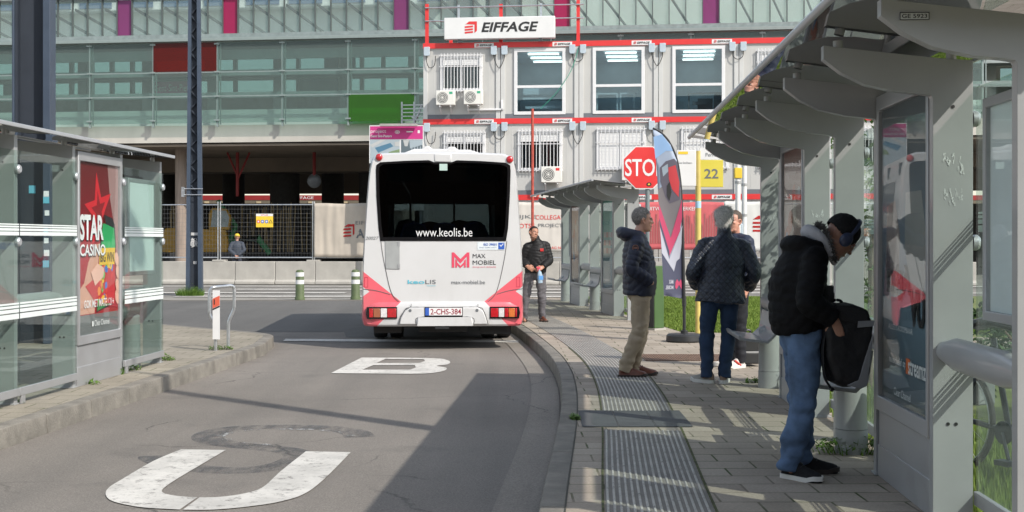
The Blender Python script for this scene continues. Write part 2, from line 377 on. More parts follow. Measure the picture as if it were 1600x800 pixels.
sheet('kerb_joint', [(p.x, p.y) for p in offs(.139)] + [(p.x, p.y) for p in offs(.147)][::-1], .0045, M('joint dirt', (.05, .05, .04), .9))
mb = MB(); L0, L1 = offs(-.004), offs(.12)
# left island: paving and kerb
CL = lambda c, y: (c + AX * y, y)
lk = [Vector((*CL(-4.40 if y > 9 else -4.36, y), 0)) for y in np.arange(-8, 18.6, 1.0)]
lk += [Vector(p) for p in catmull([lk[-1] + Vector((.02, .5, 0)), (-3.50, 19.4, 0), (-3.62, 20.3, 0), (-4.1, 21.0, 0), (-5.0, 21.9, 0), (-6.2, 23.1, 0), (-8, 24.3, 0), (-12, 25.4, 0), (-20, 26, 0)], 6)]
lk2 = []
for i, p in enumerate(lk):
    t = (lk[min(i + 1, len(lk) - 1)] - lk[max(i - 1, 0)]).normalized(); lk2.append(Vector((p.x - t.y * .15, p.y + t.x * .15, 0)))
kerb('kerb', lk, lk2, m_kerb)
mb = MB(); mb.prism([(p.x, p.y) for p in lk2] + [(-20, -8)], lambda a, b, d: Vector((a, b, d)), 0, -.3); tag(mb.build('pavement', m_pave2, ang=0), kind='structure')
# narrow pale far pavement with the crossing in front of the barrier
sheet('far_pavement', [(-60, 35.9), (-7.8, 35.4), (-2, 35.6), (60, 31), (60, 36), (-2, 37.0), (-60, 37.2)], -.150, M('pale asphalt', (.24, .225, .2), .85, var=.15, scale=1, bmp=.3))
for i, (y0, y1) in enumerate([(37.6, 38.3), (40.2, 40.9), (43.0, 43.7), (46.0, 46.6)]):
    x0 = -14.5 + i * .3
    for a, b in [(x0, -5.2 + i * .2), (-4.0, 14 + i)] if i % 2 else [(x0 + 5, 14)]:
        sheet('road_marking', [(a, y0), (b, y0 - (b - a) * .02), (b, y1 - (b - a) * .02), (a, y1)], -.146, m_white)
# lane line, letters U and B, the old blacked-out S
sheet('road_marking', [(-3.58, 21.0), (.10, 20.72), (.10, 21.16), (-3.62, 21.5)], -.1485, m_white)
gp = lambda *pp: [tuple(G(x, y, -.1515)[:2]) for x, y in pp]
Uo = gp((283, 702), (240, 720), (190, 749)) + [tuple(p[:2]) for p in catmull([G(190, 749, 0), G(170, 762, 0), G(165, 772, 0), G(172, 781, 0), G(195, 788, 0), G(225, 793, 0), G(283, 796, 0)], 5)][1:]
def Gm(x, y): return G(x, y, -.1515)
def curve2(*pp, n=6): return [tuple(p[:2]) for p in catmull([Gm(*p) for p in pp], n)]
Uo = curve2((283, 702), (240, 720), (190, 749), (171, 761), (165, 771), (172, 781), (195, 788), (228, 793), (281, 796))
Ui = curve2((308, 777), (278, 775), (258, 771), (253, 766), (263, 757), (290, 740), (353, 703))
sheet('road_marking', Uo + Ui, -.1515, m_white)
Uo2 = curve2((286, 796.2), (335, 796), (390, 791), (440, 783), (478, 770), (510, 745), (548, 706.5)); Ui2 = curve2((478, 705), (440, 735), (415, 758), (397, 767), (370, 773), (340, 776.5), (312, 777))
sheet('road_marking', Uo2 + Ui2, -.1515, m_white)
Bo = curve2((517, 583), (565, 558.6), n=2) + curve2((640, 559), (685, 560), (702, 564), (700, 569), (682, 571.5), (697, 574.5), (694, 579), (672, 583), (640, 584), n=5)
B1 = gp((602, 560.8), (662, 561.2), (664, 564), (655, 567), (588, 567.2))[::-1]
B2 = gp((583, 570.5), (648, 570.5), (650, 574), (641, 577.5), (566, 577.6))[::-1]
sheet('road_marking', Bo, -.1515, m_white, holes=[B1, B2])
def stroke(name, pts, wd, z, mat):
    pts = catmull([G(x, y, z) for x, y in pts], 8); a, b = [], []
    for i, p in enumerate(pts):
        t = (pts[min(i + 1, len(pts) - 1)] - pts[max(i - 1, 0)]).normalized(); n = Vector((-t.y, t.x, 0)) * wd / 2
        a.append((p.x + n.x)); a[-1] = p + n; b.append(p - n)
    mb = MB(); mb.loft([[p, q] for p, q in zip(a, b)], cap=False, closed=False); o = mb.build(name, mat, ang=0)
    for pl in o.data.polygons:
        if pl.normal.z < 0: pl.flip()
    return tag(o, kind='structure')
stroke('road_marking', [(562, 683), (553, 675), (520, 669.5), (470, 667), (410, 667), (360, 670), (328, 678), (327, 687), (360, 694), (410, 699), (450, 704), (470, 712), (455, 722), (420, 731), (370, 735), (320, 733), (275, 727), (246, 717), (244, 712)], .25, -.1555, m_old)
stroke('road_marking', [(550, 681), (520, 674), (470, 670.5), (410, 671), (365, 675), (345, 682), (372, 690), (420, 695)], .07, -.1535, m_paint('scuffed white paint', (.42, .42, .41), 1.2, (.12, .12, .12), alpha=(16, .50, .62)))
# tactile guide strip with raised ribs
def strip(name, d0, d1, y0, y1, z, mat):
    a = [p for p in offs(d0) if y0 <= p.y <= y1]; b = [p for p in offs(d1) if y0 <= p.y <= y1 + .0]
    n = min(len(a), len(b)); mb = MB(); mb.loft([[Vector((p.x, p.y, z)), Vector((q.x, q.y, z))] for p, q in zip(a[:n], b[:n])], cap=False, closed=False)
    o = mb.build(name, mat, ang=0)
    for pl in o.data.polygons:
        if pl.normal.z < 0: pl.flip()
    return tag(o, kind='structure')
def idx(y0, y1): return [i for i, p in enumerate(_k) if y0 <= p.y <= y1]
for (y0, y1) in ((3.0, 10.15), (11.2, 26.5)):
    ii = idx(y0, y1)
    base = MB(); A_, B_ = offs(.355), offs(.925); base.loft([[Vector((A_[i].x, A_[i].y, .0045)), Vector((B_[i].x, B_[i].y, .0045))] for i in ii], cap=False, closed=False)
    tag(base.build('tactile_paving', m_tact, ang=0), kind='structure')
    rb = MB()
    for k in range(16):
        a, b = offs(.362 + k * .0352), offs(.362 + k * .0352 + .015)
        rr_ = [[Vector((a[i].x, a[i].y, .0045)), Vector((a[i].x + .003, a[i].y, .0095)), Vector((b[i].x - .003, b[i].y, .0095)), Vector((b[i].x, b[i].y, .0045))] for i in ii]
        for u_, w2 in zip(rr_[:-1], rr_[1:]): e_ = .004 / max((u_[0] - w2[0]).length, .05); rb.loft([[p.lerp(q_, e_) for p, q_ in zip(u_, w2)], [q_.lerp(p, e_) for p, q_ in zip(u_, w2)]])
    tag(rb.build('tactile_paving', m_rib, ang=0), kind='structure')
m_moss = M('mossy joint', (.07, .075, .03), .95, var=.6, scale=14, bmp=.6)
for d0, d1 in ((.928, .944), (.335, .349)):
    pa_, pb_ = offs(d0), offs(d1); ii = idx(3.0, 18.0); sheet('joint', [(pa_[i].x, pa_[i].y) for i in ii] + [(pb_[i].x, pb_[i].y) for i in reversed(ii)], .0042, m_moss)
for k in range(3):
    x0 = .555 + k * .283
    sheet('tactile_paving', [(x0 - .02, 10.22), (x0 + .258, 10.22), (x0 + .272, 11.2), (x0 - .006, 11.2)], .006, m_rubber)
# steel drain grate in the paving
mb = MB(); gx0, gx1, gy0, gy1 = 1.58, 3.0, 15.85, 16.7
for k in range(46): x = gx0 + (gx1 - gx0) * k / 46; mb.box(x, x + .014, gy0, gy1, -.01, .008)
for k in range(9): y = gy0 + (gy1 - gy0) * k / 8; mb.box(gx0, gx1, y, y + .014, -.01, .0095)
o = mb.build('drain_grate', M('rusty grate steel', (.20, .13, .095), .6, metal=.3, var=.3, scale=9), ang=0); tag(o, 'rusty steel drain grate set flush in the paving behind the man in beige trousers', 'drain grate')
sheet('grate_pit_shade', [(gx0, gy0), (gx1, gy0), (gx1, gy1), (gx0, gy1)], .003, m_black)  # flat black sheet, painted shade of the hollow under the bars
# ------------------------------------------------------------------ grass and weeds
m_soil = M('grass soil', (.115, .14, .04), .95, var=.35, scale=3, bmp=.6, bscale=40)
m_grass = m_leaf('grass blades', (.11, .185, .025), (.20, .27, .055))
m_weed = m_leaf('weed leaves', (.07, .15, .02), (.15, .24, .05))
sheet('verge', [(2.62, 20.95), (7.5, 19.65), (40, 17), (40, 34.5), (1.5, 35.0), (1.52, 33.4), (1.97, 28.0)], -.02, m_soil)
sheet('verge', [(1.5, -13), (2.1, -2), (2.36, 5.4), (2.55, 9), (2.95, 14.4), (3.2, 15.0), (7.5, 15.2), (20, 14), (20, -13)], -.02, m_soil)
def blades(name, regions, seed):
    r = random.Random(seed); vs, fs = [], []
    for (poly, n, h0, h1) in regions:
        k = 0
        while k < n:
            x, y = poly(r); k += 1
            for _ in range(3):
                h = r.uniform(h0, h1); a = r.uniform(0, 6.28); ln = r.uniform(0, .5) * h; wd = r.uniform(.006, .014) * (1 + (y > 18) * 1.2)
                px, py = x + r.uniform(-.03, .03), y + r.uniform(-.03, .03); c, s_ = math.cos(a), math.sin(a); b = len(vs)
                vs += [(px - s_ * wd, py + c * wd, -.03), (px + s_ * wd, py - c * wd, -.03), (px + c * ln, py + s_ * ln, h)]; fs.append((b, b + 1, b + 2))
    me = bpy.data.meshes.new(name); me.from_pydata(vs, [], fs); me.materials.append(m_grass); o = bpy.data.objects.new(name, me); COL.objects.link(o); return tag(o, kind='stuff')
def reg(x0f, x1f, y0, y1):
    def fn(r):
        y = y0 + (y1 - y0) * r.random() ** 1.35; return x0f(y) + (x1f(y) - x0f(y)) * r.random(), y
    return fn
blades('grass', [(reg(lambda y: 2.7 - .085 * (y - 20.9) + (.0), lambda y: 8.5, 20.9, 34), 30000, .012, .038),
                 (reg(lambda y: 2.12 + AX * (y - 2.0), lambda y: 3.0 + AX * y, 4.6, 14.2), 8500, .03, .12)], 3)
def tuft(r, n, rad, h, leafy=.5):
    vs, fs = [], []
    for _ in range(n):
        a = r.uniform(0, 6.28); d = rad * math.sqrt(r.random()); x, y = d * math.cos(a), d * math.sin(a) * .6
        hh = h * r.uniform(.3, 1) * (1.1 - d / rad * .6); b = len(vs)
        if r.random() < leafy:
            s_ = r.uniform(.012, .028); t = r.uniform(0, 6.28); ti = r.uniform(-.8, .8); c, q = math.cos(t) * s_, math.sin(t) * s_
            vs += [(x - c, y - q, hh - s_ * ti), (x - q * .5, y + c * .5, hh), (x + c, y + q, hh + s_ * ti), (x + q * .5, y - c * .5, hh)]; fs.append((b, b + 1, b + 2, b + 3))
        else:
            wd = .006; t = r.uniform(0, 6.28); lx, ly = math.cos(a) * hh * .5, math.sin(a) * hh * .5
            vs += [(x - math.sin(t) * wd, y + math.cos(t) * wd, 0), (x + math.sin(t) * wd, y - math.cos(t) * wd, 0), (x + lx, y + ly, hh)]; fs.append((b, b + 1, b + 2))
    return vs, fs
def weed(label, loc, n, rad, h, leafy, seed, cat='weeds', group='weeds growing in the paving joints'):
    me = bpy.data.meshes.new('weed_tuft'); v, f_ = tuft(random.Random(seed), n, rad, h, leafy); me.from_pydata(v, [], f_); me.materials.append(m_weed)
    o = bpy.data.objects.new('weed_tuft', me); COL.objects.link(o); o.location = loc; return tag(o, label, cat, group)
weed('leafy green weed tuft at the foot of the casino poster case', G(168, 585), 260, .17, .12, .8, 1)
weed('low weed tuft between the casino poster case and the last left shelter pane', G(203, 578), 150, .13, .08, .7, 2)
weed('flat weed patch under the glass beside the casino poster, nearest the road', G(128, 600), 160, .2, .05, .6, 3)
weed('small weed tuft at the far corner of the left shelter', G(256, 563), 120, .14, .08, .6, 4)
weed('small weed tuft under the lower rail at the near left corner of the photo', G(14, 630), 140, .13, .06, .6, 5)
weed('weed tuft around the feet of the bent metal hoop', G(345, 546), 150, .16, .07, .6, 6)
weed('weeds in the kerb joint beside the dark rubber tiles', Vector((.50, 10.75, 0)), 110, .035, .025, .7, 7).scale = (1, 5, 1)
weed('weeds sprouting around the pedestal foot behind the black backpack', Vector((2.28, 9.0, 0)), 420, .26, .14, .75, 8)
weed('tiny weed tuft at the pedestal foot near the white sneakers', G(1178, 598), 90, .1, .06, .6, 9)
weed('bright grass tuft at the foot of the dark lattice mast', Vector((-9.15, 38.2, -.15)), 1300, .38, .36, .12, 10, 'grass tuft')
# ================================================================== BUS SHELTERS
PITCH = 1.33
def arc(cx, cz, r, a0, a1, n=6): return [(cx + r * math.cos(R(a0 + (a1 - a0) * i / n)), cz + r * math.sin(R(a0 + (a1 - a0) * i / n))) for i in range(n + 1)]
FIN = [(0, 0), (.2, 0), (.2, 2.335), (.05, 2.345), (-.30, 2.385), (-.55, 2.415), (-.55, 2.345), (-.46, 2.275), (-.34, 2.215), (-.18, 2.178), (-.05, 2.165), (-.008, 2.158), (0, 2.145)]
xz = lambda y0: (lambda a, b, d: Vector((a, y0 + d, b)))
def shelter(label, loc, rot, posters, sign=True, tail=.34):
    t = thing('bus_shelter', label, 'bus shelter', loc, rot, 'grey glass bus shelters')
    L = 6 * PITCH
    for i in range(7):
        mb = MB(); mb.prism(FIN, xz(i * PITCH - .035), 0, .07)
        mb.box(-.012, .212, i * PITCH - .06, i * PITCH + .06, 0, .012)
        fo = mb.build('frame_rib', m_fin, t, ang=40, bevel=.006)
        if sign and i in (1, 4, 6):                # glue and paper left by torn-off stickers
            r = random.Random(i); zs = {1: [(1.755, 1.865), (1.59, 1.685)], 4: [(1.60, 1.67)], 6: [(1.62, 1.70)]}[i]
            for z0, z1 in zs:
                mb = MB()
                for k in range(13):
                    xx = .045 + .105 * r.random(); za = r.uniform(z0, z1 - .02); zb_ = min(z1, za + r.uniform(.015, .06)); ww = r.uniform(.003, .013); n = 6; L_ = [(xx + r.uniform(-.004, .004), za + (zb_ - za) * q / n) for q in range(n + 1)]; Rr = [(a + ww * r.uniform(.3, 1), b) for a, b in L_]
                    yk = i * PITCH - .0356 - .0002 * k; mb.prism(L_ + Rr[::-1], lambda a, b, d: Vector((a, yk, b)), 0, None)
                mb.build('sticker_residue', M('paper residue', (.52, .54, .54), .8, var=.3, scale=60), fo, ang=0)
        for x, z in ((-.47, 2.39), (.10, 2.335)):
            kn = MB(); kn.cyl((x, i * PITCH, z - .02), (x, i * PITCH, z + .052), .026, n=14); kn.build('roof_stud', m_case, fo)
        for z in (2.04, 1.41):
            dk = MB(); dk.tube([(.205, i * PITCH, z), (.228, i * PITCH, z), (.242, i * PITCH, z)], [.040, .041, .03], 18)
            dk.build('glass_clamp', m_alu, fo)
        bo = MB()
        for x, z in ((.10, 2.10), (.075, .49), (.115, .49)): bo.cyl((x, i * PITCH - .0365, z), (x, i * PITCH - .039, z), .009, n=10)
        bo.build('bolt', m_black, fo)
    # roof: two panels of smoked glass, front edge high
    for (y0, y1) in ((-.30, 2 * PITCH + .6), (2 * PITCH + .612, L + tail)):
        mb = MB(); pr = [(-.67, 2.482), (-.30, 2.435), (.05, 2.398), (.315, 2.390)]
        ring = pr + [(x, z + .012) for x, z in reversed(pr)]
        mb.loft([[Vector((x, y0, z)) for x, z in ring], [Vector((x, y1, z)) for x, z in ring]]); mb.build('roof_panel', m_roof, t, ang=20)
    mb = MB(); mb.tube([(-.685, -.31, 2.487), (-.685, L + tail + .01, 2.487)], [.021, .021], 12); mb.build('roof_edge', m_alu, t)
    mb = MB(); mb.box(.318, .336, -.31, L + tail + .01, 2.380, 2.415); mb.build('roof_edge', m_alu, t, bevel=.004)
    # glass bays
    for i in range(6):
        y0, y1 = i * PITCH + .04, (i + 1) * PITCH - .04
        if i in (1, 4):
            cz0, cz1 = .40, 2.29
            mb = MB(); y0, y1 = i * PITCH + .055, (i + 1) * PITCH - .055
            mb.prism([(y0, cz0), (y1, cz0), (y1, cz1), (y0, cz1)], lambda a, b, d: Vector((d, a, b)), -.005, .225, holes=[[(y0 + .045, .49), (y0 + .045, 2.2), (y1 - .045, 2.2), (y1 - .045, .49)]])
            fr = mb.build('poster_frame', m_case, t, ang=30, bevel=.006)
            mb = MB(); mb.box(.012, .206, y0 + .004, y1 - .004, .05, cz0 - .004); mb.box(.006, .212, y0, y1, .0, .19); mb.build('base_panel', m_case, t, bevel=.004)
            mb = MB(); mb.box(.03, .19, y0 + .04, y1 - .04, .48, 2.21); mb.build('poster_core', m_black, t)
            k = 0 if i == 1 else 1
            for side in ('front', 'rear'):
                fn = posters.get((k, side)) or poster_plain
                x = .0245 if side == 'front' else .1955
                o_ = Vector((x, (y1 if side == 'front' else y0), 0)); d_ = Vector((0, -1 if side == 'front' else 1, 0))
                fn(t, o_ + d_ * .03 + Vector((0, 0, .485)), d_, (y1 - y0) - .06, 1.72)
                mb = MB(); gx = .010 if side == 'front' else .210
                mb.box(min(gx, gx + .004), gx + .004, y0 + .043, y1 - .043, .488, 2.202); mb.build('poster_glass', Mg_poster, t)
        else:
            mb = MB(); mb.box(.222, .232, y0 - .03, y1 + .03, .14, 2.20); gp_ = mb.build('glass_pane', [m_glass], t)
            mb = MB()
            for z0 in (.745, 1.465):
                hs = [(.0, .045), (.055, .085), (.095, .115), (.125, .14)]
                for a, b in hs:
                    if z0 < 1: mb.box(.2325, .2332, y0 - .03, y1 + .03, z0 + a, z0 + b)
                    else: mb.box(.2325, .2332, y0 - .03, y1 + .03, z0 + a * .72, z0 + b * .72)
            mb.build('frosted_stripes', m_band, gp_)
            mb = MB(); mb.box(.210, .240, y0 - .035, y1 + .035, .075, .145); mb.box(.214, .236, y0 + .0, y0 + .08, 0, .08); mb.build('bottom_rail', m_case, t, bevel=.004)
        if i in (2, 5):                     # bench with its round pedestal and back tube
            mb = MB(); pr = [(-.34, .555), (-.33, .53), (-.10, .50), (-.035, .56), (.0, .74), (.02, .74), (-.01, .55), (-.085, .475), (-.345, .505), (-.36, .545)]
            mb.prism(pr, xz(i * PITCH + .13), 0, PITCH - .26); be = mb.build('bench_seat', m_fin, t, ang=40, bevel=.004)
            mb = MB(); mb.tube([(.05, i * PITCH + .03, .81), (.05, (i + 1) * PITCH - .03, .81)], [(.055, .075)] * 2, 18, hint=(1, 0, 0)); mb.build('back_tube', m_fin, t)
            mb = MB(); yc = i * PITCH + PITCH * .62; mb.cyl((.02, yc, 0), (.02, yc, .16), .108, n=28); mb.cyl((.02, yc, .163), (.02, yc, .56), .105, .10, n=28); mb.ell((.02, yc, .56), (.10, .10, .05), nu=28)
            pd = mb.build('pedestal', m_fin, t, ang=40)
        if i in (0, 3):
            mb = MB(); mb.tube([(.06, i * PITCH + .03, .86), (.06, i * PITCH + .30, .86), (.06, (i + 1) * PITCH - .25, .86), (.06, (i + 1) * PITCH - .03, .86)], [(.045, .05), (.05, .082), (.05, .082), (.045, .05)], 20, hint=(1, 0, 0)); mb.build('leaning_rail', m_fin, t)
        if i in (0, 5):                     # timetable case on the glass
            mb = MB(); a, b, z0, z1 = i * PITCH + .17, i * PITCH + (.93 if i == 0 else 1.08), 1.04, 2.10
            mb.prism([(a, z0), (b, z0), (b, z1), (a, z1)], lambda p, q, d: Vector((d, p, q)), .14, .218, holes=[[(a + .045, z0 + .045), (a + .045, z1 - .045), (b - .045, z1 - .045), (b - .045, z0 + .045)]])
            tc = mb.build('timetable_case', m_case, t, bevel=.004)
            mb = MB(); mb.box(.165, .212, a + .04, b - .04, z0 + .04, z1 - .04); mb.build('timetable_sheet', flat('frosted case panel', (.70, .76, .77)), tc)
            mb = MB(); mb.box(.146, .150, a + .042, b - .042, z0 + .042, z1 - .042); mb.build('case_glass', Mg_poster, tc)
    if sign:
        me_o = (-.44, -.0385, 2.305)
        mb = MB(); mb.box(-.475, -.355, -.040, -.037, 2.325, 2.357); p = mb.build('number_plate', flat('plate grey', (.42, .44, .44)), t)
        mb = MB(); mb.prism([(-.475, 2.325), (-.355, 2.325), (-.355, 2.357), (-.475, 2.357)], lambda a, b, d: Vector((a, -.0405 - d, b)), 0, .0006, holes=[[(-.472, 2.328), (-.472, 2.354), (-.358, 2.354), (-.358, 2.328)]]); mb.build('plate_border', m_ink, p)
        text('plate_number', 'GE 5923', m_ink, p, (-.466, -.0405, 2.333), (1, 0, 0), (0, 0, 1), .102, .017, off=.0006, bold=.012)
    return t
Mg_poster = Mglass('poster cover glass', (.95, .965, .96), .36, 1.5)
# ------------------------------------------------------------------ poster artwork (flat prints)
def pm(o, d):                                   # poster plane: a along d, b up, k = layer
    n = d.cross(Vector((0, 0, 1)))
    return lambda a, b, k: o + d * a + Vector((0, 0, b)) + n * (.0012 * k)
def poster_base(t, o, d, w_, h_, mat):
    f_ = pm(o, d); mb = MB(); mb.prism([(0, 0), (w_, 0), (w_, h_), (0, h_)], f_, 0, 1); return mb.build('poster', mat, t, ang=0), f_
def shape(parent, f_, poly, mat, k, name='print'):
    mb = MB(); mb.prism(poly, lambda a, b, d_: f_(a, b, k + d_), 0, .6); return mb.build(name, mat, parent, ang=0)
def ptext(parent, o, d, k, body, mat, a, b, w_, h_=None, shear=0, bold=0):
    n = d.cross(Vector((0, 0, 1))); return text('lettering', body, mat, parent, o + d * a + Vector((0, 0, b)) + n * .0012 * k, d, (0, 0, 1), w_, h_, shear, bold, off=.0004)
def blob(cx, cy, rx, ry, n=14, rot=0, jit=0, seed=0):
    r = random.Random(seed); out = []
    for i in range(n):
        a = 2 * math.pi * i / n; k = 1 + r.uniform(-jit, jit); x, y = rx * math.cos(a) * k, ry * math.sin(a) * k
        out.append((cx + x * math.cos(rot) - y * math.sin(rot), cy + x * math.sin(rot) + y * math.cos(rot)))
    return out
def poster_plain(t, o, d, w_, h_): poster_base(t, o, d, w_, h_, m_plainposter)
m_plainposter = flat('plain poster paper', (.30, .33, .36))
def gradmat(name, stops, vertical=True, rot=0):
    """a printed colour blend: the poster's own ink, in object space"""
    m, nt, bs, out = newmat(name); t = nt.nodes.new('ShaderNodeTexCoord'); sp = nt.nodes.new('ShaderNodeSeparateXYZ'); nt.links.new(t.outputs['Generated'], sp.inputs[0])
    cr = nt.nodes.new('ShaderNodeValToRGB'); nt.links.new(sp.outputs[2], cr.inputs[0])
    e = cr.color_ramp.elements; e[0].position = stops[0][0]; e[0].color = (*stops[0][1], 1); e[1].position = stops[-1][0]; e[1].color = (*stops[-1][1], 1)
    for p, c in stops[1:-1]: x = e.new(p); x.color = (*c, 1)
    nt.links.new(cr.outputs[0], bs.inputs['Base Color']); bs.inputs['Roughness'].default_value = .5; return m
def poster_casino(t, o, d, w_, h_):
    red = gradmat('casino poster print', [(0, (.30, .012, .015)), (.5, (.38, .01, .02)), (.75, (.17, .008, .012)), (1, (.12, .01, .01))])
    p, f_ = poster_base(t, o, d, w_, h_, red)
    X = lambda u: u * w_; Z = lambda v: v * h_
    shape(p, f_, [(X(0), Z(0)), (X(1), Z(0)), (X(1), Z(.115)), (X(0), Z(.115))], flat('poster footer grey', (.16, .17, .17)), 1)
    skin = flat('printed skin', (.58, .31, .22)); skin2 = flat('printed skin light', (.72, .43, .33))
    shape(p, f_, [(X(.72), Z(1)), (X(1), Z(1)), (X(1), Z(.36)), (X(.95), Z(.45)), (X(.90), Z(.62)), (X(.78), Z(.8))], flat('printed sleeve', (.33, .20, .19)), 1)
    shape(p, f_, [(X(.02), Z(.12)), (X(.40), Z(.12)), (X(.46), Z(.3)), (X(.5), Z(.44)), (X(.62), Z(.46)), (X(.56), Z(.53)), (X(.42), Z(.52)), (X(.26), Z(.42)), (X(.16), Z(.3)), (X(.02), Z(.25))], skin, 1)
    # star
    st = []; cx, cy = .5, .72
    for i in range(10):
        a = R(100 + i * 36); r_ = (.34 if i % 2 == 0 else .13) * (1.0); st.append((X(cx + r_ * math.cos(a)), Z(cy) + r_ * w_ * math.sin(a)))
    shape(p, f_, st, flat('bright red ink', (.62, .02, .03)), 2)
    st2 = [(X(cx) + (a - X(cx)) * .52, Z(cy) + (b - Z(cy)) * .52) for a, b in st]; shape(p, f_, st2, flat('dark red ink', (.26, .01, .015)), 3)
    # telephone with green table
    g = gradmat('green table print', [(0, (.01, .22, .06)), (.5, (.03, .45, .14)), (1, (.02, .33, .10))])
    shape(p, f_, [(X(.44), Z(.12)), (X(.87), Z(.16)), (X(.93), Z(.52)), (X(.90), Z(.64)), (X(.84), Z(.68)), (X(.62), Z(.70)), (X(.56), Z(.63)), (X(.50), Z(.36))], m_ink, 2)
    shape(p, f_, [(X(.46), Z(.13)), (X(.85), Z(.17)), (X(.91), Z(.52)), (X(.88), Z(.62)), (X(.60), Z(.65)), (X(.58), Z(.6)), (X(.53), Z(.36))], g, 3)
    r = random.Random(4)
    cols = [flat('chip yellow', (.75, .48, .03)), flat('chip orange', (.75, .22, .02)), flat('chip red', (.6, .03, .03)), flat('chip blue', (.05, .16, .5)), flat('chip green', (.1, .45, .08))]
    for i in range(26):
        u, v = r.uniform(.5, .84), r.uniform(.17, .43); shape(p, f_, blob(X(u), Z(v), r.uniform(.02, .05), r.uniform(.02, .055), 10, r.uniform(0, 3), .2, i), cols[i % 5], 4 + .3 * (i % 3))
    shape(p, f_, [(X(.50), Z(.40)), (X(.88), Z(.40)), (X(.90), Z(.50)), (X(.52), Z(.50))], cols[0], 6); ptext(p, o, d, 7.2, 'BIG WIN', m_ink, X(.525), Z(.415), X(.34), Z(.06), 0, .02)
    for i, (u, v) in enumerate([(.94, .43), (.97, .35), (.96, .27), (.95, .20)]): shape(p, f_, blob(X(u), Z(v), .055, .08, 14, .5, .05, i), skin2, 7)
    shape(p, f_, [(X(.46), Z(.41)), (X(.62), Z(.38)), (X(.6), Z(.33)), (X(.4), Z(.28)), (X(.30), Z(.36))], skin2, 7)
    shape(p, f_, [(X(.18), Z(.28)), (X(.9), Z(.42)), (X(.9), Z(.16)), (X(.42), Z(.18))], flat('red arrow ink', (.50, .015, .02)), 3.4)
    for dz, m_, k in ((-.012, m_ink, 8), (0, flat('white ink', (.8, .8, .8)), 9)):
        ptext(p, o, d, k, 'STAR', m_, X(.04) - dz * .5, Z(.545) + dz, X(.56), Z(.15), 0, .035); ptext(p, o, d, k, 'CASINO', m_, X(.045) - dz * .4, Z(.455) + dz * .8, X(.60), Z(.068), 0, .02)
    wi = flat('white ink', (.8, .8, .8))
    ptext(p, o, d, 9, 'GOK MET MATE ! 21+', wi, X(.14), Z(.155), X(.72), Z(.046), 0, .01)
    ptext(p, o, d, 9, 'Clear Channel', wi, X(.38), Z(.045), X(.36), Z(.034)); shape(p, f_, [(X(.32), Z(.045)), (X(.36), Z(.045)), (X(.36), Z(.075)), (X(.32), Z(.075))], wi, 9)
def poster_series(t, o, d, w_, h_):
    bgm = gradmat('blue drama poster print', [(0, (.06, .09, .11)), (.3, (.13, .20, .25)), (.6, (.12, .15, .18)), (1, (.05, .06, .07))])
    p, f_ = poster_base(t, o, d, w_, h_, bgm); X = lambda u: u * w_; Z = lambda v: v * h_
    wi_ = flat('print pearl', (.6, .58, .52))
    sk = [flat('painted reflection skin', (.21, .17, .155)), flat('print skin b', (.58, .36, .27)), flat('painted reflection cloth', (.24, .24, .23)), flat('painted reflection pink', (.30, .20, .24))]
    def hand(cx, cz, s, m_, rot, k):
        pal = blob(cx, cz, .16 * s, .2 * s, 16, rot, .04, 3); shape(p, f_, pal, m_, k)
        for i in range(4):
            a = rot + R(-24 + i * 15); L = [.24, .29, .27, .2][i] * s; x0, z0 = cx + math.sin(-a) * .1 * s, cz + math.cos(a) * .1 * s
            shape(p, f_, blob(x0 + math.sin(-a) * L * .6, z0 + math.cos(a) * L * .6, .036 * s, L * .62, 12, a, 0, i), m_, k + .7)
    shape(p, f_, [(X(.1), Z(.45)), (X(.22), Z(.36)), (X(.36), Z(.36)), (X(.40), Z(.56)), (X(.3), Z(.68)), (X(.12), Z(.66))], sk[0], 1)  # soft shapes put the mirrored men into the poster colours
    shape(p, f_, [(X(.52), Z(.70)), (X(.82), Z(.70)), (X(.95), Z(.5)), (X(.86), Z(.38)), (X(.66), Z(.27)), (X(.6), Z(.42)), (X(.5), Z(.52))], sk[2], 1)
    shape(p, f_, [(X(.04), Z(.36)), (X(.12), Z(.52)), (X(.2), Z(.48)), (X(.17), Z(.34))], sk[3], 1)
    wi = flat('pale ink', (.75, .78, .8)); dk = flat('near black ink', (.008, .009, .011))
    ptext(p, o, d, 7, 'DÉJÀ', dk, X(.14), Z(.345), X(.50), Z(.12), 0, .045); ptext(p, o, d, 7, 'VU', dk, X(.62), Z(.27), X(.28), Z(.12), 0, .045)
    ptext(p, o, d, 7, 'ALLES IS KOOPBAAR', wi, X(.18), Z(.245), X(.5), Z(.018)); ptext(p, o, d, 7, 'nu exclusief op', wi, X(.2), Z(.125), X(.34), Z(.032))
    shape(p, f_, [(X(.55), Z(.115)), (X(.63), Z(.115)), (X(.63), Z(.165)), (X(.55), Z(.165))], flat('orange ink', (.75, .16, .03)), 7)
    ptext(p, o, d, 8.2, 'streamz', flat('white ink', (.8, .8, .8)), X(.60), Z(.115), X(.33), Z(.05), 0, .02); ptext(p, o, d, 7, 'Clear Channel', wi, X(.3), Z(.028), X(.34), Z(.026))
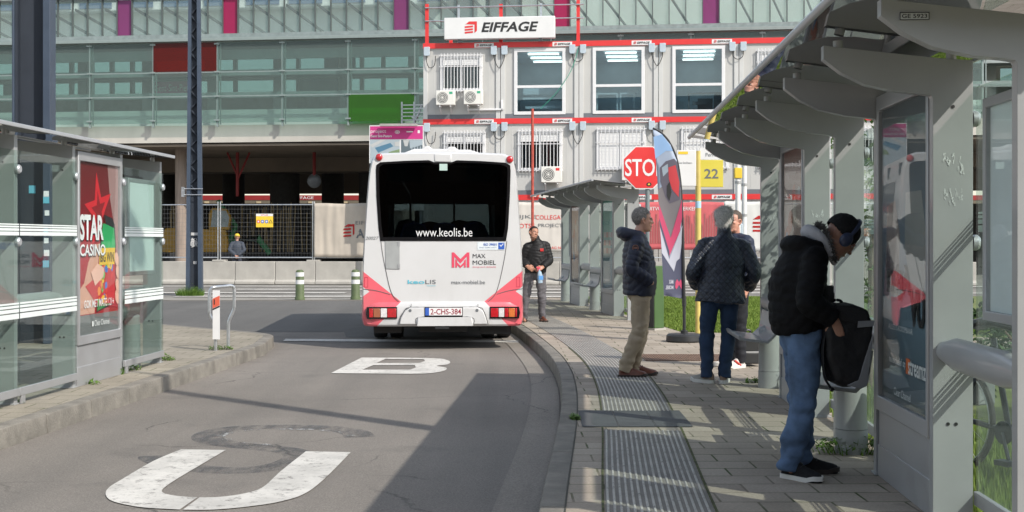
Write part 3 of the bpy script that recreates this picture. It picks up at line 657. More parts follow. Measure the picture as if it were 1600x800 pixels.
def poster_green(t, o, d, w_, h_):
    p, f_ = poster_base(t, o, d, w_, h_, gradmat('teal poster print', [(0, (.10, .16, .22)), (.3, (.16, .24, .27)), (.62, (.05, .26, .22)), (1, (.035, .22, .17))])); X = lambda u: u * w_; Z = lambda v: v * h_
    wi = flat('print pale', (.55, .5, .47))
    for i in range(3):
        for j in range(4): shape(p, f_, [(X(.08 + j * .23), Z(.40 + i * .09)), (X(.27 + j * .23), Z(.40 + i * .09)), (X(.27 + j * .23), Z(.46 + i * .09)), (X(.08 + j * .23), Z(.46 + i * .09))], flat('print brick %d' % (i % 2), (.30, .12, .11) if (i + j) % 2 else (.34, .3, .28)), 1)
def poster_dark(t, o, d, w_, h_):
    p, f_ = poster_base(t, o, d, w_, h_, gradmat('brown poster print', [(0, (.05, .045, .05)), (.3, (.22, .09, .06)), (.65, (.30, .22, .18)), (1, (.19, .05, .03))])); X = lambda u: u * w_; Z = lambda v: v * h_
    r = random.Random(9); pal = [flat('print cream', (.45, .38, .32)), flat('print rust', (.35, .10, .05)), flat('print blue', (.12, .22, .34)), flat('print grey', (.3, .29, .28))]
    for i in range(12): shape(p, f_, blob(X(r.uniform(.15, .85)), Z(r.uniform(.2, .85)), r.uniform(.06, .16), r.uniform(.05, .14), 12, r.uniform(0, 3), .15, i), pal[i % 4], 1 + .65 * i)
SR = shelter('large grey bus shelter with smoked glass roof and dark drama poster, nearest on the right', (1.77 + AX * 5.53, 5.53, 0), -math.atan(AX), {(0, 'front'): poster_series, (1, 'front'): poster_dark})
SL = shelter('grey bus shelter with red casino poster on the left pavement', (-5.125 + AX * 7.67, 7.67, 0), -math.atan(AX), {(1, 'rear'): poster_casino}, sign=False, tail=.10)
SF = shelter('small-looking far bus shelter with teal poster beyond the man in beige trousers', (2.06, 24.0, 0), math.atan(.112), {(0, 'front'): poster_green, (1, 'front'): poster_dark}, sign=False)
# ================================================================== STATION BUILDING (behind)
SA = R(7.5); SO = Vector(((400 - 800) * 62 / F, 62.0, 0)); sh_ = lambda px, py: hit(px, py, SO, SA)
m_sgl = Mglass('facade glass green', (.66, .76, .735), .5, 1.5, dirt=.10, dvar=.15, dirtcol=(.46, .55, .53))
m_sgl2 = Mglass('facade glass clear', (.74, .82, .80), .5, 1.5, dirt=.13, dvar=.12, dirtcol=(.55, .61, .60))
m_sred = Mglass('facade glass red', (.40, .03, .02), .4, 1.5, dirt=.28, dvar=.1, dirtcol=(.24, .015, .01)); m_sgreen = Mglass('facade glass green panel', (.10, .45, .02), .5, 1.5, dirt=.28, dvar=.1, dirtcol=(.06, .26, .015))
m_smag = Mglass('facade glass magenta', (.5, .03, .14), .5, 1.5, dirt=.6, dvar=.1, dirtcol=(.42, .02, .11)); m_spink = Mglass('facade glass purple', (.45, .10, .35), .5, 1.5, dirt=.5, dvar=.1, dirtcol=(.30, .07, .22))
m_mull = M('mullion grey green', (.26, .31, .30), .45, metal=.3); m_mulld = M('mullion dark', (.07, .085, .085), .5)
m_inwall = M('station inner wall', (.62, .63, .60), .7, var=.1, scale=.4); m_indark = M('station inner dark', (.20, .24, .24), .6, var=.2)
m_inwin = M('station inner window', (.17, .27, .31), .15, spec=.8, var=.25, scale=.3); m_und = M('underpass painted shade', (.035, .034, .033), .9, var=.3)  # underpass shade put into a near-black colour for columns and hoarding
m_lgrey = M('beam grey paint', (.33, .37, .37), .5, var=.06)
st = thing('station_building', 'long railway station building with green glass gallery above a concrete deck', 'building', SO, -SA)
def zz(py, px=400): return sh_(px, py)[1]
def ss(px, py=130): return sh_(px, py)[0]
Z0, Z1, Z2, Z3 = zz(222), zz(195), zz(66), zz(10)
s0, s1 = -34, 47
mb = MB(); mb.prism([(0, Z0), (0, Z1), (.5, Z1), (9, Z1 - .2), (26, Z1 - .2), (26, Z0 - .2), (9, Z0 + .15), (4.5, Z0 - .05)], lambda a, b, d: Vector((d, a, b)), s0, s1); mb.build('concrete_deck', m_conc2, st, ang=20)
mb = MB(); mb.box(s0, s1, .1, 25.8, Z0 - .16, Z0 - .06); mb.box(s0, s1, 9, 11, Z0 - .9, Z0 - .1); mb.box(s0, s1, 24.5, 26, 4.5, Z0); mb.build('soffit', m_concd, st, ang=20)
for px in [152, 640]:                                 # round concrete columns at the front
    pass
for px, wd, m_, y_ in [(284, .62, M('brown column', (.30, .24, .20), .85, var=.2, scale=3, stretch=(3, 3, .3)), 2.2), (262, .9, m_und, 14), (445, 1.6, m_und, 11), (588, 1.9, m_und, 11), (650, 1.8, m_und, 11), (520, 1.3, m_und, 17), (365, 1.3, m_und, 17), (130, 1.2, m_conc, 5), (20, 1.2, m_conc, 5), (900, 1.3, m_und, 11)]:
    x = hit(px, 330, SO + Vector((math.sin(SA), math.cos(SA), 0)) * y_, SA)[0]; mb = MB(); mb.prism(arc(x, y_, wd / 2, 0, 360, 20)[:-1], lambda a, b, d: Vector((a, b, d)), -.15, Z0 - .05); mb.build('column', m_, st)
# lower gallery: glass panels with mullions
pitch = ss(445) - ss(344)
cols = [ss(344) + pitch * k for k in range(-9, 12)]
rows = [(Z1 + .05, zz(151)), (zz(150), zz(113.5)), (zz(112.5), Z2)]
for i, c in enumerate(cols[:-1]):
    if c > 34: continue
    for r_, (a, b) in enumerate(rows):
        m_ = m_sgl
        if abs(c - ss(243)) < .6 and r_ == 2: m_ = m_sred
        if abs(c - ss(548)) < .6 and r_ == 0: m_ = m_sgreen
        mb = MB(); mb.box(c + .03, c + pitch - .03, -.42, -.40, a + .02, b - .02); mb.build('glass_panel', m_, st, ang=0)
mb = MB()
for c in cols:
    mb.box(c - .045, c + .045, -.39, -.28, Z1 - .1, Z2); mb.box(c + .12, c + .16, -.36, -.30, Z1, Z2)
    for z in (zz(151), zz(113), Z2 - .1, Z1 + .2): mb.box(c - .13, c + .13, -.46, -.38, z - .035, z + .035)
for z in (Z2, zz(113), zz(150.5)): mb.box(s0, s1, -.40, -.33, z - .035, z + .035)
mb.box(s0, s1, -.6, .2, Z2 + .02, Z2 + .16); mb.build('mullions', m_mull, st, ang=0)
mb = MB(); mb.box(s0, s1, .25, .5, Z1, zz(170)); mb.build('parapet', M('white parapet', (.66, .68, .66), .6, grime=.3, scale=.8), st)
mb = MB(); mb.box(s0, s1, .1, .25, zz(151.5), zz(143)); mb.box(s0, s1, .2, .4, zz(91), zz(76)); mb.box(s0, s1, .1, .3, zz(117), zz(110)); zi = lambda py, d=6.0: CZ + (zz(py) - CZ) * (62 + d) / 62; mb.box(s0, s1, 2.2, 2.5, zi(121, 2.3), zi(117, 2.3))
for k in range(-12, 14): mb.box(k * 3.3, k * 3.3 + .45, 2.6, 3.0, Z1, Z2)
mb.build('inner_beams', m_lgrey, st)
mb = MB()
for a, b in ((zi(124), zi(109)), (zi(90), 17)): mb.box(s0, s1, 6, 6.3, a, b)
r = random.Random(11); x = s0
while x < s1: mb.box(x, x + .18, 6.02, 6.28, zi(145), zi(124)); mb.box(x, x + .18, 6.02, 6.28, zi(109), zi(90)); x += r.choice((1.1, 1.1, 2.2))
mb.build('inner_wall', m_inwall, st)
mb = MB(); mb.box(s0, s1, 5.9, 6.3, Z1 - .2, zi(143)); mb.build('dark_wall', m_indark, st)
mb = MB(); mb.box(s0, s1, 6.2, 6.21, zi(145), zi(90)); mb.build('rear_glazing', Mglass('rear glazing', (.52, .62, .61), .5, 1.5, dirt=.1, dvar=.2), st)
mb = MB(); mb.box(s0, s1, -.2, 6, Z2 + .16, Z2 + .4); mb.box(s0, s1, .5, 2.2, zz(113) + .05, zz(113) + .2); mb.build('gallery_floor', m_indark, st)
mb = MB()
r = random.Random(5); x = s0
while x < s1:
    wd = r.uniform(.9, 2.4)
    mb.box(x, x + wd, 6.1, 6.15, zi(145), zi(124)); mb.box(x + 1.3, x + 1.3 + wd * .7, 6.1, 6.15, zi(109), zi(90)); x += wd + r.uniform(3, 8)
mb.build('inner_window', m_inwin, st)
# upper, set-back glazing with thin dark mullions
mp = (ss(368, 35) - ss(344, 35))
us = ss(344, 35)
coloured = {0: m_smag, 11: m_spink, 21: m_smag, 30: m_spink, -7: m_spink}
for k in range(-24, 56):
    c = us + k * mp
    if c < s0 or c > 33: continue
    a, b = Z2 + .2, Z3 + (3.6 if c > ss(640, 30) else .5)
    kk = k
    m_ = coloured.get(kk, m_sgl2)
    mb = MB(); mb.box(c + .02, c + mp - .02, .40, .42, a, b); mb.build('glass_panel', m_, st, ang=0)
mb = MB()
for k in range(-24, 56):
    c = us + k * mp
    if c > 34: continue
    mb.box(c - .02, c + .02, .30, .46, Z2 + .1, Z3 + (3.6 if c > ss(640, 30) else .6))
    mb.add([(c, .6, Z3 + .2), (c + .06, .6, Z3 + .2), (c + 1.0, 4.5, Z2 + 1.0), (c + .94, 4.5, Z2 + 1.0), (c, .6, Z3 + .08), (c + .06, .6, Z3 + .08), (c + 1.0, 4.5, Z2 + .88), (c + .94, 4.5, Z2 + .88)], [(0, 1, 2, 3), (4, 7, 6, 5), (0, 4, 5, 1), (2, 6, 7, 3), (0, 3, 7, 4), (1, 5, 6, 2)]) if k % 2 == 0 else None
mb.build('dark_mullions', m_mulld, st, ang=0)
mb = MB(); mb.box(s0, ss(650, 5), .2, 1.4, Z3 + .6, Z3 + .75); mb.box(s0, s1, 5, 6.5, Z3 + 3.6, Z3 + 3.9); mb.build('upper_roof', m_lgrey, st)
mb = MB(); mb.box(s0, s1, 4.9, 5.0, Z2 + .4, zz(36)); mb.build('white_screen', M('white rear screen', (.72, .73, .71), .7, var=.06, scale=.6), st)
mb = MB(); mb.box(s0, ss(660, 5), 5.2, 6, Z3 + .9, Z3 + 4.5)
mb.build('attic_wall', M('white attic wall', (.66, .66, .64), .7, var=.05), st)
mb = MB()
for k in range(-20, 6): mb.box(k * 2.2, k * 2.2 + 1.7, 5.12, 5.19, Z3 + 1.0, Z3 + 3.6)
mb.build('attic_window', M('attic window blue', (.06, .11, .2), .1, spec=.9), st)
mb = MB(); a, z = sh_(220, 142); b, z2 = sh_(292, 121); mb.box(a, b, 1.4, 1.5, z, z2); sg = mb.build('station_name_board', flat('pink board', (.55, .12, .26)), st)
text('lettering', 'Gent-Sint-Pieters', m_wht, sg, (a + .1, 1.395, z + .12), (1, 0, 0), (0, 0, 1), b - a - .2, .33)
# things under the deck
def und(px, py, y):  return P(px, py, y)
mb = MB(); mb.box(-45, 35, 79, 79.3, -.15, 3.6); tag(mb.build('dark_hoarding', m_und, ang=0), 'site hoarding under the concrete deck, the deep shade painted into its colour', 'hoarding')
t = thing('far_site_cabins', 'far row of cabins with a red roof band seen under the concrete deck', 'cabins', (-40, 101, -.15), 0)
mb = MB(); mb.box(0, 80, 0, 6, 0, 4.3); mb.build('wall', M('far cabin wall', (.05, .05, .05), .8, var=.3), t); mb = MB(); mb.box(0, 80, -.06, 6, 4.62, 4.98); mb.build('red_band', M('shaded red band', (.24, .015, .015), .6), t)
mb = MB(); mb.box(0, 80, -.03, 6, 4.3, 4.62); mb.build('lamp_rail', M('dark rail', (.12, .1, .07), .7), t)
mb = MB()
for k in range(60): mb.box(k * 1.3, k * 1.3 + .35, -.1, -.04, 4.38, 4.52)
mb.build('pale_lights', M('pale tags', (.40, .32, .2), .6), t)
for k in range(9): text('lettering', 'EIFFAGE', m_wht, t, (8 + k * 5.2, -.075, 4.69), (1, 0, 0), (0, 0, 1), 1.5, .2)
# red hanging props under the deck
for px, lab in ((371, 'red forked steel prop hanging under the deck, left of the two'), (491, 'thin red steel prop hanging under the deck with a round lamp, right of the two')):
    c = und(px, 250, 66); t = thing('hanging_prop', lab, 'prop', (c.x, 66, 0), 0, 'red props under the deck')
    mb = MB(); mb.cyl((0, 0, 3.6 if px < 400 else 4.6), (0, 0, 5.75), .08, n=8)
    if px < 400: mb.cyl((0, 0, 4.6), (-.5, 0, 5.75), .05, n=8); mb.cyl((0, 0, 4.4), (.6, 0, 5.75), .05, n=8)
    mb.build('prop', M('red prop paint', (.20, .015, .015), .6), t)
    if px > 400: mb = MB(); mb.ell((0, 0, 4.35), (.35, .12, .35)); mb.build('lamp', M('dull lamp', (.12, .13, .14), .3), t)
# yellow excavator in the underpass
t = thing('excavator', 'yellow excavator with green boom parked under the concrete deck', 'excavator', (-15.2, 67.5, -.15), R(8))
m_yel = M('machine yellow', (.26, .15, .010), .5, var=.2); m_grn = M('machine green', (.025, .15, .055), .5)
mb = MB(); mb.prism([(-2.2, 1.0), (1.0, 1.0), (1.0, 1.5), (.9, 2.1), (-2.0, 2.2), (-2.3, 1.8)], xz(-1.1), 0, 2.2); mb.build('engine_body', m_yel, t, bevel=.05)
mb = MB(); mb.prism([(.05, 2.1), (1.05, 2.1), (1.15, 2.7), (.95, 3.15), (.2, 3.2), (.05, 2.9)], xz(-1.05), 0, 1.0); cb = mb.build('cab', m_yel, t, bevel=.05)
mb = MB(); mb.prism([(.15, 2.25), (.98, 2.25), (1.05, 2.7), (.9, 3.05), (.25, 3.08)], xz(-1.075), 0, .02); mb.build('cab_window', m_indark, cb)
for s_ in (-.95, .95):
    mb = MB(); mb.prism(arc(-1.6, .5, .5, 90, 270) + arc(1.4, .5, .5, -90, 90), xz(s_ - .25), 0, .5); mb.build('track', m_black, t)
mb = MB(); mb.tube([(1.0, 0, 1.6), (1.3, .1, 2.3), (.4, .2, 3.6)], [.16, .14, .10], 8); mb.tube([(1.0, 0, 1.5), (2.4, 0, 1.7), (3.0, 0, .9)], [.2, .2, .15], 8); mb.build('boom', m_grn, t)
t = thing('rebar_bundle', 'upright bundle of pale rods leaning behind the mesh fence', 'rods', (-13.4, 68, -.15), 0)
mb = MB(); r = random.Random(2)
for k in range(90):
    x = r.uniform(-4, 8); mb.cyl((x, r.uniform(-.3, .3), 1.0), (x + r.uniform(-.15, .15), 0, r.uniform(2.9, 3.5)), .03, n=5)
mb.build('rods', M('pale rods', (.20, .15, .07), .7, var=.3), t)

# ================================================================== SITE CABINS (stacked containers)
KA = R(6.5); KO = Vector(((661 - 800) * 50.5 / F, 50.5, 0)); kh = lambda px, py: hit(px, py, KO, KA)
CW, CH = 2.93, 2.85; TOP = 8.83
m_cab = M('cabin white sheet', (.47, .465, .45), .5, var=.04, scale=1.2, stretch=(1, 1, .3), grime=.22); m_cabf = M('cabin frame white', (.52, .52, .51), .45, var=.03); m_dgrey = M('cabin dark base', (.13, .14, .16), .6)
m_alw = M('white window frame', (.66, .66, .67), .4, var=.02); m_room = M('office interior', (.42, .51, .57), .8, var=.15, scale=1); m_tube = Memit('lit office tube', (1, .96, .84), 2.4)
m_wgl = Mglass('cabin window glass', (.72, .82, .86), 1.5, 1.5); m_shut = M('white roller shutter', (.74, .74, .74), .5, var=.03); m_jbox = M('junction box grey', (.42, .49, .55), .5, var=.04)
m_desk = M('pale desk', (.52, .54, .53), .6)
def eiffage(parent, o, right, w_, h_, k=.004, d_=Vector((0, -1, 0)), ink=None):
    right = Vector(right).normalized(); n = right.cross(Vector((0, 0, 1))); o = Vector(o) + n * k; e = []
    u = h_ / 10
    f_ = lambda a, b, d: o + right * a + Vector((0, 0, b)) + n * d
    mb = MB()
    for z in (0.6, 2.7, 4.8): mb.prism([(0, z * u), (6.2 * u, z * u + .5 * u), (6.2 * u, (z + 1.3) * u + .5 * u), (0, (z + 1.3) * u)], f_, 0, .003)
    mb.prism([(0, 7.0 * u), (3.2 * u, 9.6 * u), (9.2 * u, 9.6 * u), (9.2 * u, 2.6 * u), (7.4 * u, 1.0 * u), (7.4 * u, 7.3 * u), (0, 7.0 * u)][:6] + [(1.0 * u, 7.6 * u)], f_, 0, .003)
    mb.build('emblem', m_red, parent, ang=0)
    text('lettering', 'EIFFAGE', ink or m_ink, parent, o + right * (h_ * 1.25) + Vector((0, 0, .14 * h_)), right, (0, 0, 1), w_ - h_ * 1.25, h_ * .74, shear=.22, bold=.03, off=.003)
def cabin(i, row, label, wins, closed=False, seed=0):
    z0 = TOP - CH * (row + 1)
    o = KO + Vector((math.cos(KA), -math.sin(KA), 0)) * (CW * i); o.z = z0
    t = thing('site_cabin', label, 'site cabin', o, -KA, 'stacked white site cabins')
    hole = [(a, b, c, d) for (kind, a, b, c, d) in wins]
    mb = MB()
    mb.prism([(.17, .17), (CW - .17, .17), (CW - .17, CH - .21), (.17, CH - .21)], xz(.05), 0, .05, holes=[[(a, c), (a, d), (b, d), (b, c)] for a, b, c, d in hole])
    mb.box(.03, .09, .1, 6, .1, CH - .1); mb.box(CW - .09, CW - .03, .1, 6, .1, CH - .1); mb.box(.03, CW - .03, .1, 6, CH - .12, CH - .06); mb.box(.03, CW - .03, 5.94, 6, .1, CH - .12)
    mb.build('wall_panel', m_cab, t, ang=0)
    mb = MB()
    for x in (0.01, CW - .17): mb.box(x, x + .16, 0, .16, 0, CH - .20)
    mb.box(.17, CW - .17, .02, .12, CH - .235, CH - .202)
    for x in (.42, .95, 1.95, 2.48): mb.box(x, x + .012, .044, .052, .18, CH - .24) if not any(a - .05 < x < b + .05 for a, b, c, d in hole) else None
    mb.build('frame', m_cabf, t, bevel=.008)
    mb = MB(); mb.box(0, CW - .0, -.015, 6, CH - .2, CH - .002); b_ = mb.build('red_band', m_red, t)
    mb = MB(); mb.box(.17, CW - .17, .015, .2, .0, .165); mb.box(.17, CW - .17, .2, 6, 0.02, .1); mb.build('base_beam', m_dgrey, t)
    mb = MB(); mb.box(1.95, 2.68, -.022, -.014, CH - .192, CH - .03); pl = mb.build('name_plate', m_wht, t); eiffage(pl, (2.02, -.022, CH - .165), (1, 0, 0), .6, .105)
    r = random.Random(seed)
    for kind, a, b, c, d in wins:
        mb = MB(); mb.prism([(a - .07, c - .07), (b + .07, c - .07), (b + .07, d + .07), (a - .07, d + .07)], xz(-.01), 0, .1, holes=[[(a + .05, c + .05), (a + .05, d - .05), (b - .05, d - .05), (b - .05, c + .05)]])
        if kind == 'big': zt = c + (d - c) * .42; mb.box(a + .04, b - .04, -.005, .08, zt - .05, zt + .05)
        else: mb.box((a + b) / 2 - .04, (a + b) / 2 + .04, 0, .08, c + .04, d - .04)
        fr = mb.build('window', m_alw, t, bevel=.006)
        if kind == 'shut':
            mb = MB(); n = int((d - c) / .05)
            for k in range(n): mb.box(a, b, .03 + .006 * (k % 2), .07, c + (d - c) * k / n, c + (d - c) * (k + 1) / n - .004)
            mb.build('shutter', m_shut, fr)
        else:
            mb = MB(); mb.box(a + .03, b - .03, .055, .06, c + .03, d - .03); mb.build('pane', m_wgl, fr)
            mb = MB(); x0, x1, y1, zb, zt = a - .3, b + .3, 4.0, .15, (CH - .15 if kind != 'big' else 2.57); q = [(x0, .12, zb), (x1, .12, zb), (x1, y1, zb), (x0, y1, zb), (x0, .12, zt), (x1, .12, zt), (x1, y1, zt), (x0, y1, zt)]
            mb.add(q, [(0, 1, 2, 3), (4, 7, 6, 5), (0, 3, 7, 4), (1, 5, 6, 2), (2, 6, 7, 3)]); mb.build('room', m_room, t, ang=0, recalc=False)
            if kind == 'big':
                mb = MB()
                for y in (.9, 2.0, 3.1): mb.box(a + .35, b - .25, y, y + .2, zt - .07, zt - .04)
                mb.build('ceiling_lamp', m_tube, t)
                mb = MB()
                if seed % 3 == 0: mb.box(a + .2, b, .5, 1.1, c + .55, c + .62); mb.box(a + .3, b, .45, .5, c + .2, c + .3); mb.box(a + .2, b + .1, .7, .72, c + .75, c + 1.05)
                elif seed % 3 == 1:
                    for q0, q1 in ((a + .05, (a + b) / 2 - .03), ((a + b) / 2 + .03, b - .3)): mb.prism([(q0, c - .1), (q1, c - .1), (q1, c + .75), (q0, c + .75)], xz(.4), 0, .03, holes=[[(q0 + .06, c), (q0 + .06, c + .69), (q1 - .06, c + .69), (q1 - .06, c)]])
                    mb.box(a + 1.2, b - .2, .6, .8, c + .76, c + .86)
                else: mb.prism([(a + .5, c), (b, c), (b, c + .72), (a + .5, c + .72)], xz(.35), 0, .03, holes=[[(a + .57, c + .04), (a + .57, c + .66), (b - .05, c + .66), (b - .05, c + .04)]]); mb.box(b - .9, b - .35, .9, 1.1, c, c + .55); mb.box(b - .3, b, .8, 1.2, c, c + .7); mb.box(b - 1.1, b - .6, .7, .8, c + .3, c + .42)
                mb.build('desk', m_desk if seed % 3 != 2 else M('dark desk clutter', (.12, .12, .12), .7), t)
        if kind in ('barred', 'shut'):
            if kind == 'barred':
                mb = MB(); n = 9; zt = c + (d - c) * .75
                for k in range(n): mb.box(a, b, .03 + .005 * (k % 2), .05, zt + (d - zt) * k / n, zt + (d - zt) * (k + 1) / n - .003)
                mb.build('shutter', m_shut, fr)
            mb = MB(); n = 13
            for k in range(n): x = a - .02 + (b - a + .04) * k / (n - 1); mb.box(x - .011, x + .011, -.09, -.068, c - .12, d + .14)
            for z in (c - .05, (c + d) / 2 + .25, d + .06): mb.box(a - .1, b + .1, -.066, -.048, z - .015, z + .015)
            for x in (a - .06, b + .06):
                for z in (c - .03, d + .05): mb.box(x - .015, x + .015, -.065, .06, z - .015, z + .015)
            mb.build('window_bars', m_alw, t)
    return t
W = ('barred', .72, 2.18, 1.10, 2.32); WC = ('shut', .80, 2.45, 1.02, 2.36); WB = ('big', .58, 2.36, .20, 2.52)
cabin(0, 0, 'top row cabin at the left end with one barred window over two air conditioners', [W])
cabin(1, 0, 'top row cabin under the red post, big window showing pale shelves', [WB], seed=3)
cabin(2, 0, 'top row cabin with big window showing two framed boards inside', [WB], seed=1)
cabin(3, 0, 'top row cabin above the yellow 22 sign, big window with dark clutter', [WB], seed=2)
cabin(4, 0, 'top row cabin with barred window partly behind the near shelter roof', [W])
cabin(5, 0, 'top row cabin at the right end, mostly behind the near shelter roof', [W])
cabin(0, 1, 'middle row cabin right behind the bus roof with a barred window', [('barred', .85, 2.3, 1.10, 2.28)])
cabin(1, 1, 'middle row cabin with open barred window behind the thin red pole', [('barred', .72, 2.25, .95, 2.32)])
cabin(2, 1, 'middle row cabin behind the stop sign with closed white shutter behind bars', [('shut', .72, 2.4, .98, 2.36)])
cabin(3, 1, 'middle row cabin behind the feather flag tip with closed white shutter', [('shut', .9, 2.5, 1.0, 2.36)])
cabin(4, 1, 'middle row cabin beside the far end of the near shelter roof, shutter closed', [WC])
cabin(5, 1, 'middle row cabin at the right end behind the near shelter frames', [W])
for i, lab in enumerate(['ground row cabin directly behind the bus', 'ground row cabin behind the beige banner beside the bus', 'ground row cabin behind the far shelter', 'ground row cabin behind the red banner and the flag', 'ground row cabin behind the grey haired man', 'ground row cabin at the right end behind the near shelter']):
    cabin(i, 2, lab, [WC] if i in (1, 4) else [])
def kp(s, y, z): return KO + Matrix.Rotation(-KA, 3, 'Z') @ Vector((s, y, 0)) + Vector((0, 0, z))
# junction boxes and drooping cables at the cabin joints
m_cable = M('black cable', (.015, .015, .015), .6); jn = 0
for row in (0, 1):
    for i in range(0, 6):
        for dx in ((.16,) if i == 0 else (-.24, .16)):
            z = TOP - CH * row
            t = thing('junction_box', 'small grey junction box under the red band of a cabin joint with a drooping cable', 'junction box', kp(CW * i + dx, -.02, z - .48), -KA, 'grey junction boxes on the cabins')
            mb = MB(); mb.prism([(-.11, .04), (-.08, 0), (.08, 0), (.11, .04), (.11, .33), (-.11, .33)], xz(-.11), 0, .11); mb.build('box', m_jbox, t, bevel=.01)
            mb = MB()
            if dx > 0 and i: mb.tube(catmull([(0, -.06, 0), (-.03, -.06, -.2), (-.2, -.06, -.3 - .2 * ((i + row) % 2)), (-.37, -.06, -.2), (-.4, -.06, 0)], 5), .014, 6); mb.build('cable', m_cable, t)
            elif i == 0: mb.tube(catmull([(0, -.06, 0), (.0, -.06, -.25), (.1, -.06, -.45), (.28, -.03, -.35), (.32, -.03, .0)], 5), .014, 6); mb.build('cable', m_cable, t)
def aircon(px, py, wd, label):
    s, z = kh(px, py); t = thing('air_conditioner', label, 'air conditioner', kp(s, -.02, z), -KA, 'air conditioner units on the cabins')
    h = wd * .78; m1 = M('aircon white', (.68, .67, .63), .5, var=.03)
    mb = MB(); mb.box(0, wd, -.42, -.08, 0, h); mb.build('case', m1, t, bevel=.02)
    mb = MB(); mb.prism(arc(wd * .36, h * .5, h * .38, 0, 360, 24)[:-1], xz(-.426), 0, .012); fan = mb.build('fan_grille', M('fan dark', (.09, .09, .09), .6), t)
    mb = MB()
    for q in (.14, .24, .34): mb.prism(arc(wd * .36, h * .5, h * q, 0, 360, 24)[:-1], xz(-.437), 0, .006, holes=[arc(wd * .36, h * .5, h * (q - .035), 0, 360, 24)[:-1]])
    mb.prism(arc(wd * .36, h * .5, h * .07, 0, 360, 12)[:-1], xz(-.44), 0, .006); mb.build('guard', m1, fan)
    mb = MB(); mb.box(wd * .72, wd * .9, -.424, -.419, h * .74, h * .9); mb.build('sticker', m_red if 'single' in label else M('green sticker', (.05, .35, .2), .5), t)
    mb = MB()
    for x in (.15, wd - .15): mb.box(x - .02, x + .02, -.42, 0, -.06, -.02); mb.add([(x - .02, -.05, -.3), (x + .02, -.05, -.3), (x + .02, -.38, -.06), (x - .02, -.38, -.06), (x + .02, 0, -.3), (x - .02, 0, -.3)], [(0, 1, 2, 3), (0, 1, 4, 5)])
    mb.build('bracket', m_alw, t)
aircon(684, 166, .70, 'left one of two grey air conditioners under the top left cabin window')
aircon(727, 165, .70, 'right one of two grey air conditioners under the top left cabin window')
aircon(847, 286, .76, 'single white air conditioner with red sticker just above the far shelter roof')
aircon(972, 283, .76, 'single white air conditioner half hidden behind the stop sign')
# cable duct under the top left units
mb = MB(); a, z = kh(730, 173); b, _ = kh(786, 173); mb.box(a, b, -.06, .04, z, z + .07); mb.box(b - .08, b, -.06, .04, z, z + .38); o = mb.build('cable_duct', m_alw, bevel=.008); o.location = KO; o.rotation_euler = (0, 0, -KA); tag(o, 'thin white cable duct running below the two air conditioners', 'cable duct')
# roof railing, posts and the name sign
t = thing('roof_railing', 'red posts with a grey rail along the edge of the cabin roof', 'railing', KO, -KA)
for px in (666, 782, 903):
    s, z = kh(px, 20); mb = MB(); mb.box(s - .06, s + .06, .1, .22, TOP - .2, z + .35 if px < 900 else z + .5); mb.build('post', m_red, t)
s, z = kh(691, 40); mb = MB(); mb.box(s - .06, s + .06, 2.0, 2.12, TOP, z + .4); mb.build('post', m_red, t)
mb = MB(); a, z = kh(664, 12); b, _ = kh(912, 3)
mb.cyl((a, .06, z), (b, .06, z + .02), .025, n=8); mb.cyl((a, .06, z - .5), (b, .06, z - .48), .025, n=8)
for px in (716, 845): s, _ = kh(px, 20); mb.box(s - .04, s + .04, .08, .14, TOP, z + .1)
mb.build('rail', m_galv, t)
a, z0 = kh(696, 63.5); b, z1 = kh(868, 60); _, z1 = kh(696, 30)
t = thing('name_sign', 'wide white rooftop sign with red emblem and black italic lettering', 'sign', KO, -KA)
mb = MB(); mb.box(a, b, -.32, -.05, z0, z1); mb.build('sign_box', m_wht, t, bevel=.02)
eiffage(t, (a + .78, -.32, z0 + .17), (1, 0, 0), 2.75, (z1 - z0) * .62)
mb = MB(); mb.box(a + .5, a + .6, -.2, -.1, TOP - .02, z0); mb.box(b - .6, b - .5, -.2, -.1, TOP - .02, z0); mb.build('sign_foot', m_dgrey, t)
# thin rusty pole, thin green cord across the window
c = P(832, 312, 47.0); t = MB(); t.tube([(c.x, 47, 0), (c.x, 47, P(832, 170, 47).z)], .05, 10); tag(t.build('red_pole', M('rusty red paint', (.36, .06, .04), .6, var=.3, scale=8)), 'thin rusty red pole standing before the middle row cabins', 'pole')
p0 = [kp(*kh(905, 72)[:1], -.05, kh(905, 72)[1]), kp(kh(893, 110)[0], -.12, kh(893, 110)[1]), kp(kh(870, 145)[0], -.12, kh(870, 145)[1]), kp(kh(845, 170)[0], -.06, kh(845, 170)[1])]
mb = MB(); mb.tube(catmull(p0, 6), .012, 6); tag(mb.build('green_cord', M('green cord', (.04, .3, .2), .6)), 'thin green cord hanging from the red post across the big window', 'cord')
